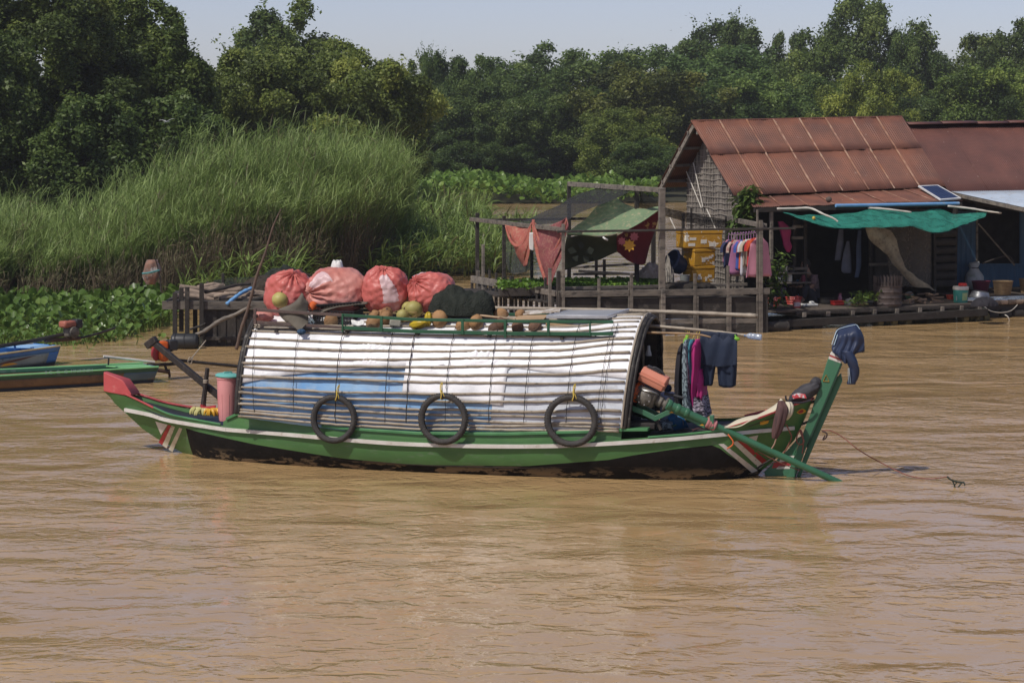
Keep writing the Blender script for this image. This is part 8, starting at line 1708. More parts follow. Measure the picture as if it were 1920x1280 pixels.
heap('black_sheet', blackc, 0, 0, 0, 52, 16, 0.5, 5, 'black plastic heap under the upturned basin', 'plastic heap', fr=HF, base=dk(1846, 573))
z2 = HL_(1880, 553, -0.75).z
tubm = M('maroon_plastic', (0.17, 0.025, 0.055), (0.13, 0.02, 0.04), rough=0.45)
lathe_thing('maroon_tub', 'maroon ribbed plastic tub in front of the white sack', 'tub', 1839, 545, [(0, 0), (0.155, 0), (0.20, 0.20), (0.212, 0.205), (0.212, 0.218), (0.195, 0.218), (0.15, 0.02), (0, 0.02)], tubm, 30, z=z2)
wick = M('wicker', (0.30, 0.21, 0.11), (0.20, 0.135, 0.07), scale=14, rough=0.75, bump=0.8, bscale=60, stretch=(1, 1, 2.5))
def wb(r, b):
	mb = MB()
	for k in range(30): a = 2 * math.pi * k / 30; d = Vector((math.cos(a), math.sin(a), 0)); mb.bar(b + d * 0.168 + Vector((0, 0, .01)), b + d * 0.212 + Vector((0, 0, .285)), 0.014, 0.008, d)
	build(mb, 'basket_staves', wick, r)
lathe_thing('wicker_basket', 'tall brown wicker basket by the blue wainscot', 'basket', 1880, 552, [(0, 0), (0.165, 0), (0.208, 0.27), (0.222, 0.275), (0.222, 0.295), (0.20, 0.295), (0.155, 0.02), (0, 0.02)], wick, 30, z=z2, extra=wb, group='wicker baskets')
lathe_thing('wicker_basket', 'brown wicker basket cut by the right edge of the photo', 'basket', 1929, 549, [(0, 0), (0.165, 0), (0.208, 0.29), (0.222, 0.295), (0.222, 0.31), (0.20, 0.31), (0.155, 0.02), (0, 0.02)], wick, 30, z=z2, extra=wb, group='wicker baskets')
b = dk(1826, 542, z2); r = thing('white_sack', 'knotted white plastic sack against the blue boards', 'sack', b); mb = MB(); mb.lathe([(0.0, 0), (0.19, 0.0), (0.215, 0.12), (0.20, 0.28), (0.17, 0.36), (0.12, 0.42), (0.10, 0.48), (0.13, 0.54), (0.10, 0.60), (0.03, 0.62), (0, 0.62)], b, 26); mb.v = [tuple(Vector(p) + mnoise.noise_vector(Vector(p) * 6) * 0.03) for p in mb.v]; build(mb, 'bag', M('milky_plastic', (0.52, 0.53, 0.52), (0.42, 0.44, 0.42), scale=6, rough=0.45, bump=0.5, dirt=(0.25, 0.3, 0.22), dscale=6), r, angle=180)
mb = MB(); mb.tube([b + Vector((0.09 * math.cos(q), 0.09 * math.sin(q), 0.475)) for q in [2 * math.pi * k / 18 for k in range(18)]], 0.012, 6, closed=True); build(mb, 'tie', blackc, r)
rope('rope', [HP(1836, 566, 0.1), HP(1846, 575, 0.1), HP(1858, 583, 0.1), HP(1878, 586, 0.05), HP(1896, 582, -0.1), HP(1908, 571, -0.4)], 0.009, white_st, 'pale hose looping below the deck at the right')
rope('rope', [HP(1884, 590, 0.05), HP(1890, 594, 0.1), HP(1893, 603, 0.1), HP(1891, 609, 0.1)], 0.012, white_st, 'pale hose end dipping into the water at the right')
# left shelf goods
lathe_thing('water_dispenser', 'blue plastic bottle standing on the shelf side at the left of the verandah', 'bottle', 1497, 553, [(0, 0), (0.06, 0), (0.065, 0.02), (0.065, 0.14), (0.045, 0.17), (0.065, 0.20), (0.065, 0.30), (0.05, 0.33), (0.02, 0.34), (0, 0.34)], M('bright_blue_plastic', (0.06, 0.25, 0.48), (0.05, 0.2, 0.4), rough=0.35))
lathe_thing('purple_pail', 'purple pail with a white top behind the left red basket', 'pail', 1464, 556, [(0, 0), (0.09, 0), (0.115, 0.12), (0.12, 0.18), (0.12, 0.2), (0, 0.2)], M('purple_plastic', (0.25, 0.06, 0.2), (0.40, 0.35, 0.40), scale=5, rough=0.45))
lathe_thing('blue_tub', 'dark blue tub between the left basket and the purple pail', 'tub', 1452, 562, [(0, 0), (0.10, 0), (0.13, 0.11), (0.135, 0.115), (0.12, 0.118), (0, 0.05)], M('denim_blue_plastic', (0.03, 0.07, 0.2), rough=0.5))
for k, (x0, y0, x1, y1) in enumerate(((1456, 512, 1513, 511), (1458, 530, 1513, 529))):
	mb = MB(); mb.bar(HP(x0, y0, VB + 0.25), HP(x1, y1, VB + 0.25), 0.32, 0.03); tag(build(mb, 'shelf_board', old_wood, bevel=0.004), ['upper plank shelf at the left of the verandah', 'lower plank shelf at the left of the verandah'][k], 'shelf')
rg = random.Random(31)
for k, (x, y, w, h, m, lab) in enumerate(((1463, 511, .06, .16, shade_cl, 'grey tin on the left of the upper shelf'), (1472, 511, .05, .13, wpl, 'white jar on the upper shelf'), (1483, 511, .07, .12, soot, 'black tin in the middle of the upper shelf'), (1466, 529, .08, .12, shade_cl, 'grey box on the lower shelf'), (1480, 529, .06, .14, wpl, 'pale tin on the lower shelf'), (1506, 529, .05, .12, tubm, 'dark red tin at the right of the lower shelf'))):
	b = HP(x, y, VB + 0.3); mb = MB(); mb.lathe([(0, 0.016), (w, 0.016), (w, h), (w * .8, h + .012), (w * .8, h + 0.03), (0, h + .03)], b, 14); tag(build(mb, 'storage_tin', m), lab, 'tin', 'tins on the shelves')
# ================================================================ FLOATING GARDEN (centre right)
GF = Frame((0.92, 46.9), R(15.3)); GW = GF.W; GP = GF.px
gdn = thing('garden_float', 'weathered wooden floating garden fenced with planks and posts', 'garden float', GW(2.2, -2.3, 0))
def gb(nm, p0, p1, w, h, mat=old_wood, up=(0, 0, 1), bev=0.006): mb = MB(); mb.bar(p0, p1, w, h, up); return build(mb, nm, mat, gdn, bevel=bev)
uG1 = GF.lpx(1443, 545, 0).x
# front rail, boards and posts
gb('front_rail', GP(1046, 551.5, 0.02), GP(1443, 545.5, 0.02), 0.06, 0.125)
gb('front_rail', GP(1046, 541, -0.2), GP(1400, 533, -0.5), 0.09, 0.06)
for y0, y1, h, m in ((570, 567, 0.21, dark_wd), (590, 586, 0.2, dark_wd), (605, 601, 0.10, old_wood), (614, 611, 0.09, dark_wd), (622, 619, 0.09, dark_wd)):
	gb('front_board', GP(1050, y0, -0.03), GP(1436, y1, -0.03), 0.03, h, m)
for x, y0, y1, w in ((1050, 506, 625, 0.13), (1056, 420, 625, 0.06), (1031, 503, 580, 0.06), (1123, 522, 612, 0.055), (1180, 528, 612, 0.05), (1184, 512, 612, 0.06), (1241, 354, 640, 0.12), (1303, 513, 640, 0.06), (1308, 555, 640, 0.04), (1365, 498, 640, 0.055), (1369, 556, 640, 0.05), (1420, 393, 645, 0.04), (1426, 413, 645, 0.085), (1434, 545, 645, 0.11), (1243, 545, 640, 0.09)):
	gb('post', GP(x, y1, 0.03 if w < .1 else -0.03), GP(x, y0, 0.03 if w < .1 else -0.03), w, w * 0.8, old_wood if x != 1434 else dark_wd, GF.n)
for k in range(7): gb('short_prop', GP(1268 + 24 * k, 640, -0.25), GP(1268 + 24 * k, 600, -0.25), 0.05, 0.05, dark_wd, GF.n)
# left side: rail, pickets
VL = GF.L(atD(885, 523, 51.3)).y; uL = 0.0
def gl3(f, z): return lerp(GP(1047, 551, 0), atD(885, 523, 51.3), f) * 1.0 + Vector((0, 0, z - lerp(GP(1047, 551, 0).z, atD(885, 523, 51.3).z, f)))
zr = GP(1047, 551, 0).z
gb('side_rail', gl3(0.0, zr), gl3(0.50, zr), 0.07, 0.11); gb('side_rail', gl3(0.62, zr), gl3(1.0, zr), 0.07, 0.15)
for k in range(18):
	rg = random.Random(k); f = k / 17; gb('picket', gl3(f, -0.1), gl3(f, zr - 0.04 + rg.uniform(-.05, .10)), 0.13, 0.03, dark_wd, GF.a, 0.004)
for f, z1, w in ((0.0, 1.3, .06), (0.14, zr + .28, .05), (0.30, zr + .12, .07), (0.42, zr + .15, .05), (0.52, zr + .2, .08), (0.6, zr + .18, .07), (0.7, zr + .22, .05), (0.78, zr + .25, .05), (0.86, 1.62, .06), (0.92, zr + .2, .07)):
	gb('side_post', gl3(f, -0.1), gl3(f, z1), w, w, old_wood if f > .8 else dark_wd, GF.a)
for f in (0.18, 0.26, 0.34, 0.46, 0.56):
	c = gl3(f, zr + 0.05); gb('cross_tie', c - GF.a * 0.12, c + GF.a * 0.9, 0.08, 0.06, dark_wd)
# floor and bed
for k in range(14): v = -0.25 - 0.31 * k; gb('floor_board', GW(-0.05 - 0.28 * k * 0.31, v, 0.66), GW(uG1 - 0.05 - .05 * k, v, 0.66), 0.29, 0.04, dark_wd)
soil = M('dark_soil', (0.035, 0.028, 0.022), (0.02, 0.017, 0.014), scale=6, rough=0.95, bump=1.0, bscale=14)
bedA = [GP(940, 541, -1.2), GP(1235, 536, -0.9), GP(1245, 520, -2.6), GP(935, 522, -3.0)]
mb = MB(); q4 = [Vector((p.x, p.y, 0.76)) for p in bedA]; mb.prism(q4, (0, 0, 0.09)); build(mb, 'soil_bed', soil, gdn)
for a, b in zip(q4, q4[1:] + q4[:1]): gb('bed_edge', a + Vector((0, 0, .06)), b + Vector((0, 0, .06)), 0.05, 0.16, dark_wd)
rngv = np.random.default_rng(4); Q = np.array([tuple(p) for p in q4]); n = 2600; n = 5000; a_ = rngv.random(n)[:, None]; b_ = rngv.random(n)[:, None]
pv = (Q[0] * (1 - a_) + Q[1] * a_) * (1 - b_) + (Q[3] * (1 - a_) + Q[2] * a_) * b_; pv[:, 2] = 0.85
veg = leafmat('vegetable_leaf', (0.05, 0.10, 0.015), (0.10, 0.20, 0.025), (0.20, 0.32, 0.05), trans=0.3, rough=0.45)
o = leaf_bed('vegetable_seedlings', pv, rngv.uniform(0.02, 0.09, n), rngv.uniform(0.045, 0.09, n), rngv, veg); tag(struct(o, 'stuff'), 'bright green vegetable seedlings growing in the garden float', 'vegetables')
# tall frame
zt_ = 2.08
FL, BLk = lerp(GP(1055, 430, 0), GP(1055, 430, 0), 0), atD(885, 411, 51.3)
gb('top_rail', atD(882, 411, 51.4), GP(1058, 431, 0.0), 0.05, 0.085)
gb('top_rail', GP(1045, 434.5, 0.06), GP(1492, 428, 0.06), 0.035, 0.045, dark_wd)
gb('top_rail', atD(885, 413, 51.4), atD(1240, 408, 51.6), 0.05, 0.055, dark_wd)
gb('top_rail', atD(1364, 410, 50.4), GP(1436, 424, 0.0), 0.05, 0.10)
gb('ridge_beam', atD(1066, 345, 51.4), GP(1246, 357, -0.02), 0.06, 0.10)
for x, D, y0, y1, w in ((895, 51.3, 399, 530, .075), (945, 49.8, 405, 545, .07), (1067, 51.4, 342, 540, .075), (1194, 48.9, 350, 545, .085), (1365, 50.4, 405, 560, .11), (1118, 51.6, 488, 530, .06), (1133, 51.6, 486, 530, .06), (1225, 51.5, 430, 520, .09), (1281, 51.0, 400, 480, .06), (997, 49.6, 440, 532, .06), (1296, 51.0, 390, 450, .04)):
	gb('tall_post', atD(x, y1, D), atD(x, y0, D), w, w * .8, dark_wd, GF.n)
# shade nets
shade = netmat('grey_shade_net', (0.03, 0.03, 0.03), 0.93, 0.68); shade2 = netmat('grey_fine_net', (0.10, 0.11, 0.105), 0.5, 0.25)
P = surf([[atD(x, y, D) for x, y, D in row] for row in ([(1068, 372, 51.3), (1130, 349, 50.2), (1194, 351, 48.9)], [(1040, 388, 51.0), (1090, 378, 49.8), (1150, 374, 48.6)], [(985, 412, 50.8), (1030, 410, 49.4), (1090, 398, 48.2)], [(946, 421, 50.2), (1000, 424, 48.6), (1062, 413, 47.6)])], 8, 8)
mb = MB(); mb.grid(crumple(P, 0.03, 2.5, 2)); tag(build(mb, 'shade_net', shade, angle=180), 'dark shade net sloping from the garden ridge beam down to the left rail', 'net')
P = surf([[atD(x, y, D) for x, y, D in row] for row in ([(1194, 351, 48.9), (1242, 385, 48.6), (1300, 402, 49.4), (1364, 411, 50.3)], [(1200, 372, 49.0), (1244, 397, 48.7), (1300, 413, 49.4), (1364, 421, 50.3)], [(1190, 388, 49.4), (1242, 404, 48.9), (1300, 419, 49.4), (1362, 425, 50.3)])], 8, 8)
mb = MB(); mb.grid(crumple(P, 0.03, 2.5, 6)); tag(build(mb, 'shade_net', shade, angle=180), 'dark shade net sagging from the ridge beam to the right rail of the garden', 'net')
P = surf([[atD(x, y, D) for x, y, D in row] for row in ([(946, 424, 50.2), (975, 430, 49.6), (1000, 440, 49.2)], [(946, 470, 50.2), (975, 475, 49.6), (1000, 475, 49.2)], [(950, 505, 50.2), (968, 515, 49.6), (1000, 505, 49.2)])], 8, 8)
mb = MB(); mb.grid(crumple(P, 0.03, 2.5, 8)); tag(build(mb, 'fine_net', shade2, angle=180), 'see through grey green net hanging inside the left garden posts', 'net')
# cloths
def cloth_mat(name, c1, c2, c3, sc, thr=(0.52, 0.58)):
	m = M(name, c1, c2, scale=3, rough=0.8, trans=0.12, dirt=c3, dscale=sc, dlo=thr[0], dhi=thr[1]); return m
pinkc = cloth_mat('coral_floral_cloth', (0.44, 0.14, 0.095), (0.33, 0.085, 0.07), (0.42, 0.22, 0.15), 16, (0.5, 0.66)); darkred = cloth_mat('crimson_floral_cloth', (0.26, 0.075, 0.075), (0.19, 0.055, 0.06), (0.32, 0.17, 0.12), 17, (0.5, 0.66))
r = thing('floral_cloth', 'red and coral flowered cloth hung in two swags on the left garden rail', 'cloth', atD(1000, 530, 48.2))
P = surf([[atD(x, y, D) for x, y, D in row] for row in (
	[(946, 421, 49.5), (960, 424, 49.2), (978, 424, 48.9), (992, 420, 48.6), (1000, 414, 48.4)],
	[(951, 436, 49.4), (962, 446, 49.0), (974, 450, 48.7), (986, 440, 48.5), (995, 424, 48.3)],
	[(958, 454, 49.3), (966, 463, 48.9), (974, 464, 48.6), (986, 458, 48.4), (994, 440, 48.2)],
	[(968, 474, 49.2), (972, 480, 48.9), (980, 480, 48.6), (988, 472, 48.4), (993, 460, 48.2)],
	[(980, 498, 49.1), (982, 500, 48.9), (984, 500, 48.7), (987, 496, 48.5), (990, 486, 48.3)])], 8, 7)
mb = MB(); mb.grid([[p + GF.n * 0.055 * math.sin(i * 0.42 + j * 0.33 + 0.8 * math.sin(i * .2)) for j, p in enumerate(row)] for i, row in enumerate(P)]); build(mb, 'left_swag', pinkc, r, solid=0.006, angle=180)
P = surf([[atD(x, y, D) for x, y, D in row] for row in (
	[(998, 413, 48.3), (1012, 425, 48.1), (1030, 424, 47.8), (1048, 415, 47.5), (1064, 408, 47.3)],
	[(1000, 428, 48.2), (1012, 452, 48.0), (1030, 458, 47.7), (1048, 448, 47.4), (1064, 426, 47.3)],
	[(1004, 450, 48.1), (1014, 474, 47.9), (1030, 476, 47.6), (1046, 468, 47.4), (1060, 450, 47.3)],
	[(1012, 484, 48.0), (1020, 498, 47.8), (1032, 498, 47.6), (1042, 492, 47.4), (1052, 482, 47.3)],
	[(1024, 530, 47.9), (1026, 534, 47.8), (1029, 536, 47.7), (1033, 530, 47.6), (1039, 516, 47.4)])], 8, 7)
mb = MB(); mb.grid([[p + GF.n * 0.06 * math.sin(i * 0.4 + j * .38 + 0.9 * math.sin(j * .25)) for j, p in enumerate(row)] for i, row in enumerate(P)]); build(mb, 'right_swag', darkred, r, solid=0.006, angle=180)
for pts, rad in (([(1000, 412), (1003, 440), (1010, 480), (1020, 515), (1026, 534)], [.03, .05, .05, .045, .02]), ([(948, 424), (956, 448), (966, 460), (978, 460), (988, 444), (997, 418)], [.015, .03, .035, .035, .03, .02]), ([(999, 414), (1012, 452), (1026, 473), (1040, 470), (1052, 446), (1063, 412)], [.02, .03, .035, .035, .03, .015])):
	D0 = 48.0; mb = MB(); Pp = smooth_path([atD(x, y, lerp(49.2, 47.2, (x - 946) / 118) - 0.06) for x, y in pts], 6); mb.tube(Pp, [interp([(i / (len(rad) - 1), q) for i, q in enumerate(rad)], k / (len(Pp) - 1)) for k in range(len(Pp))], 9); build(mb, 'cloth_fold', pinkc, r, angle=180)
P = surf([[atD(x, y, 48.15) for x, y in row] for row in ([(993, 436), (1000, 436)], [(992, 455), (1001, 458)], [(993, 468), (1000, 470)])], 5, 4); mb = MB(); mb.grid(P); build(mb, 'white_patch', white_pl, r, solid=0.006)
greenc = cloth_mat('green_floral_cloth', (0.185, 0.26, 0.145), (0.15, 0.22, 0.12), (0.36, 0.33, 0.20), 11, (0.54, 0.64)); olive = cloth_mat('olive_cloth', (0.075, 0.085, 0.05), (0.055, 0.062, 0.038), (0.025, 0.028, 0.02), 4, (0.60, 0.64))
r = thing('green_sheet', 'green flowered sheet slung like a tent under the garden ridge beam', 'sheet', atD(1150, 450, 48.6))
P = surf([[atD(x, y, D) for x, y, D in row] for row in (
	[(1137, 362, 50.0), (1150, 368, 49.7), (1175, 384, 49.2), (1205, 391, 48.8), (1241, 386, 48.6)],
	[(1125, 380, 49.8), (1142, 390, 49.3), (1165, 398, 48.9), (1195, 402, 48.6), (1238, 390, 48.5)],
	[(1098, 410, 49.4), (1120, 414, 48.8), (1150, 418, 48.5), (1185, 414, 48.3), (1236, 393, 48.3)],
	[(1066, 434, 48.4), (1100, 434, 48.1), (1140, 436, 47.9), (1180, 424, 47.9), (1236, 394, 48.0)],
	[(1066, 442, 48.3), (1100, 441, 48.0), (1138, 441, 47.8), (1180, 428, 47.8), (1236, 395, 47.9)])], 8, 8)
mb = MB(); mb.grid(crumple(P, 0.025, 3, 3)); build(mb, 'sunlit_top', greenc, r, solid=0.006, angle=180)
P = surf([[atD(x, y, D) for x, y, D in row] for row in (
	[(1064, 444, 48.4), (1095, 443, 48.1), (1130, 443, 47.9), (1156, 438, 47.9)], [(1058, 470, 48.5), (1095, 466, 48.4), (1130, 462, 48.3), (1158, 456, 48.2)], [(1056, 508, 48.7), (1092, 496, 48.6), (1125, 486, 48.5), (1158, 472, 48.4)])], 8, 8)
mb = MB(); mb.grid(crumple(P, 0.03, 3, 5)); build(mb, 'hanging_flap', olive, r, solid=0.006, angle=180)
mb = MB(); fc = Vector(atD(1089, 474, 48.1));
for k in range(5):
	a = 2 * math.pi * k / 5 + 0.3; d = Vector((math.cos(a), -0.15, math.sin(a) * 0.8)); mb.add([fc + d * 0.08, fc + d * 0.2 + Vector((-d.z, 0, d.x)) * 0.08, fc + d * 0.28, fc + d * 0.2 - Vector((-d.z, 0, d.x)) * 0.08], [(0, 1, 2, 3)])
build(mb, 'flower_print', M('dark_print', (0.02, 0.025, 0.016), rough=0.85), r, solid=0.004, smooth=False)
mb = MB(); mb.tube(smooth_path([atD(1131, 445, 47.8), atD(1135, 448, 47.75), atD(1139, 450, 47.8)], 4), 0.02, 6); build(mb, 'white_knot', white_pl, r)
bl_m = cloth_mat('red_blanket', (0.15, 0.012, 0.02), (0.11, 0.010, 0.016), (0.42, 0.25, 0.08), 3.2, (0.60, 0.63))
P = surf([[atD(x, y, D) for x, y, D in row] for row in ([(1155, 442, 48.0), (1180, 428, 48.1), (1208, 412, 48.2), (1238, 394, 48.3)], [(1156, 458, 48.1), (1178, 456, 48.2), (1202, 448, 48.3), (1228, 434, 48.5)], [(1158, 471, 48.2), (1176, 482, 48.3), (1196, 486, 48.4), (1216, 472, 48.6)], [(1162, 475, 48.2), (1184, 492, 48.3), (1198, 496, 48.4), (1210, 494, 48.6)])], 7, 7)
r = thing('red_blanket', 'dark red blanket with yellow flowers hanging beside the green sheet', 'blanket', atD(1195, 496, 48.3)); mb = MB(); mb.grid([[p + GF.n * 0.03 * math.sin(j * .8) for j, p in enumerate(row)] for row in crumple(P, 0.02, 3, 7)]); build(mb, 'blanket', bl_m, r, solid=0.008, angle=180)
for (x, y, s, m_) in ((1180, 460, .13, yellow_p), (1166, 452, .09, M('rose_print', (0.42, 0.12, 0.14), rough=0.8)), (1189, 444, .10, bpy.data.materials['rose_print'])):
	c = atD(x, y, 47.98); mb = MB()
	for k in range(8): a = 2 * math.pi * k / 8; d = Vector((math.cos(a), -0.1, math.sin(a))); e = Vector((-math.sin(a), 0, math.cos(a))); mb.add([c, c + d * s * .6 + e * s * .25, c + d * s, c + d * s * .6 - e * s * .25], [(0, 1, 2, 3)])
	build(mb, 'flower_print', m_, r, smooth=False)
# foam boxes bound in yellow tape
tape = M('yellow_packing_tape', (0.46, 0.25, 0.025), (0.36, 0.18, 0.018), scale=4, rough=0.4, bump=0.3, dirt=(0.62, 0.58, 0.48), dscale=4.5, dlo=0.60, dhi=0.615)
white_foam = M('white_foam', (0.65, 0.62, 0.54), (0.55, 0.52, 0.44), rough=0.7)
def ybox(x0, y0, x1, y1, v, dep, label, rz=0.12, seed=0):
	a = GP(x0, y1, v); b = GP(x1, y1, v); w = (b - a).length * 0.86; h = (GP(x0, y0, v) - a).length; c = (a + b) / 2 - GF.n * dep / 2; r = thing('foam_box', label, 'box', Vector((c.x, c.y, a.z)), 'taped yellow boxes in the garden'); Rm = Matrix.Rotation(GF.yaw + rz, 3, 'Z')
	mb = MB(); mb.box(Vector((c.x, c.y, a.z + h * .4)), (w, dep, h * .8), Rm); build(mb, 'box_body', tape, r, bevel=0.02)
	mb = MB(); mb.box(Vector((c.x, c.y, a.z + h * .9)), (w * 1.02, dep * 1.03, h * .2), Rm); build(mb, 'box_lid', tape, r, bevel=0.015)
	rg = random.Random(seed)
	for k in range(4):
		mb = MB(); px_ = rg.uniform(-.4, .4) * w; pz = rg.uniform(.2, .6) * h; mb.box(Vector((c.x, c.y, a.z + pz)) + Rm @ Vector((px_, -dep / 2 - 0.002, 0)), (w * rg.uniform(.08, .2), 0.006, h * rg.uniform(.12, .25)), Rm); build(mb, 'bare_patch', white_foam, r)
ybox(1277, 433, 1360, 466, -1.3, 0.5, 'largest yellow taped box, on top of the stack', 0.05, 1); ybox(1292, 467, 1343, 499, -1.3, 0.42, 'middle yellow taped box in the stack', 0.22, 2); ybox(1290, 499, 1343, 531, -1.3, 0.42, 'bottom yellow taped box of the stack', 0.18, 3)
bskt = M('navy_plastic', (0.015, 0.035, 0.085), (0.012, 0.026, 0.065), rough=0.5)
c = GP(1268, 494, -1.6); r = thing('blue_basket', 'big dark blue basket tipped on its side left of the yellow boxes', 'basket', c - Vector((0, 0, .3))); mb = MB(); mb.lathe([(0, -0.16), (0.17, -0.16), (0.235, 0.14), (0.25, 0.15), (0.235, 0.16), (0.16, -0.14), (0, -0.14)], c, 28, Matrix.Rotation(R(-60), 3, 'Y') @ Matrix.Rotation(R(25), 3, 'X')); build(mb, 'basket', bskt, r)
mb = MB(); mb.lathe([(0.24, 0.10), (0.258, 0.12), (0.24, 0.14)], c, 28, Matrix.Rotation(R(-60), 3, 'Y') @ Matrix.Rotation(R(25), 3, 'X'), cap=False); build(mb, 'basket_rim', bskt, r)
strawbag = M('pale_sackcloth', (0.40, 0.33, 0.27), (0.30, 0.24, 0.19), scale=6, rough=0.85, bump=0.6, dirt=(0.5, 0.42, 0.36), dscale=8)
heap('sack_heap', strawbag, 0, 0, 0, 52, 26, 0.5, 3, 'pale rumpled sacks piled left of the blue basket', 'sacks', fr=GF, base=GP(1222, 520, -1.7), rough_=0.35)
heap('rope_heap', M('rope_tangle', (0.33, 0.30, 0.26), (0.13, 0.12, 0.10), scale=12, rough=0.9, bump=1.0), 0, 0, 0, 22, 38, 0.3, 9, 'tangle of pale rope hung by the tall front post', 'rope', fr=GF, base=GP(1252, 528, -0.6), rough_=0.4)
heap('dark_sheet', soil, 0, 0, 0, 120, 14, 0.6, 6, 'dark crumpled sheeting along the front of the garden bed', 'sheeting', fr=GF, base=GP(1285, 541, -0.5), rough_=0.35)
lathe_thing('glass_jar', 'dusty grey plastic tub in front of the blue basket', 'tub', 1284, 527, [(0, 0), (0.09, 0), (0.10, 0.12), (0.105, 0.125), (0.09, 0.13), (0, 0.06)], M('dusty_tub', (0.22, 0.23, 0.22), rough=0.4), z=GP(1284, 527, -0.9).z)
for k, (x0, y0, x1, y1, D0, D1) in enumerate(((1070, 502, 1205, 494, 51.8, 51.8), (1085, 508, 1200, 515, 51.5, 51.2), (1075, 514, 1160, 513, 51.6, 51.4))):
	mb = MB(); mb.bar(atD(x0, y0, D0), atD(x1, y1, D1), 0.07, 0.05); build(mb, 'back_plank', old_wood, gdn)
# washing line of children's clothes
lineA, lineB = GP(1366, 440, -1.4), GP(1424, 435, -0.1)
mb = MB(); Lp = [lerp(lineA, lineB, k / 8) - Vector((0, 0, 0.03 * math.sin(math.pi * k / 8))) for k in range(9)]; mb.tube(Lp, 0.01, 6); lr_ = tag(build(mb, 'washing_line', old_wood), 'thin rail carrying small bright clothes at the garden corner', 'rail')
def small_shirt(t, L_, w, mat, label, seed, sleeves=True, skirt=False):
	p = lerp(lineA, lineB, t) - Vector((0, 0, 0.03 * math.sin(math.pi * t) + 0.10)); r = thing('small_garment', label, 'garment', p - Vector((0, 0, L_)), 'small clothes on the garden line'); ax = (GF.a * 0.93 - GF.n * 0.36 + GF.n * 0.0).normalized(); ax = Matrix.Rotation(random.Random(seed).uniform(-.35, .35), 3, 'Z') @ ax; nx = Vector((0, 0, 1)).cross(ax); rows = []
	for i in range(13):
		s = i / 12; hw = w * (0.35 + 0.65 * min(1, s * 6)) * (1 + (0.7 * s if skirt else 0.05 * s)); th = 0.03 + 0.02 * s
		rows.append([p + ax * (hw * math.cos(a)) + nx * (th * math.sin(a) + 0.03 * s * math.sin(3 * a + seed)) - Vector((0, 0, L_ * s + (0.02 * math.sin(4 * a + seed) if i == 12 else 0))) for a in [2 * math.pi * k / 22 for k in range(22)]])
	mb = MB(); mb.rings(rows); build(mb, 'fabric', mat, r, angle=180)
	if sleeves:
		for sg in (-1, 1):
			a0 = p + ax * (sg * w * .8) - Vector((0, 0, .05)); mb = MB(); mb.tube(smooth_path([a0, a0 + ax * (sg * .07) - Vector((0, 0, .09)), a0 + ax * (sg * .08) - Vector((0, 0, .2))], 4), [.05, .05, .05, .05, .05, .05, .05, .052, .055], 9, flat=.6); build(mb, 'sleeve', mat, r)
	mb = MB(); top = lerp(lineA, lineB, t) - Vector((0, 0, .02)); mb.tube(smooth_path([p + ax * .001, top, top + Vector((0.01, 0, .05)), top + Vector((.03, 0, .02))], 4), 0.006, 5); build(mb, 'hanger_hook', M('hanger_plastic', (0.5, 0.25, 0.5), rough=0.4) if 'hanger_plastic' not in bpy.data.materials else bpy.data.materials['hanger_plastic'], r)
def cm(n, c): return M(n, c, tuple(q * .8 for q in c), scale=4, rough=0.8, trans=0.1)
gar = [(0.0, .36, .13, cm('lilac_pink', (.42, .18, .27)), 'pale pink garment at the far left of the small clothes', 0), (0.10, .42, .15, cm('navy_knit', (.03, .04, .10)), 'navy garment second from the left of the small clothes', 0), (0.18, .44, .14, cm('brick_red', (.36, .06, .05)), 'brick red shirt among the small clothes', 0), (0.28, .55, .15, M('cream_print', (.45, .40, .32), (.30, .12, .12), scale=14, rough=.8), 'cream printed garment among the small clothes', 0), (0.38, .52, .15, cm('mauve', (.40, .16, .30)), 'mauve dress left of the blue shirt', 1), (0.47, .46, .15, cm('royal_blue', (.06, .10, .36)), 'royal blue shirt among the small clothes', 0), (0.56, .46, .16, cm('orange_cotton', (.58, .11, .02)), 'orange shirt in the middle of the small clothes', 0), (0.65, .55, .16, cm('white_cotton', (.55, .55, .60)), 'white shirt right of the orange shirt', 0), (0.73, .42, .16, cm('cream_cotton', (.50, .43, .33)), 'cream shirt behind the frilly pink dress', 0), (1.0, .60, .18, cm('frilly_pink', (.64, .28, .36)), 'frilly pink dress on the nearest hanger', 1), (0.90, .46, .15, cm('deep_orange', (.52, .07, .02)), 'deep orange garment half hidden behind the frilly pink dress', 0), (0.82, .44, .13, cm('scarlet', (.45, .03, .03)), 'scarlet garment between the cream shirt and the deep orange one', 0)]
for k, (t, L_, w, m_, lab, sk) in enumerate(gar): small_shirt(t, L_ * 1.3, w * 1.15, m_, lab, k, not sk, bool(sk))
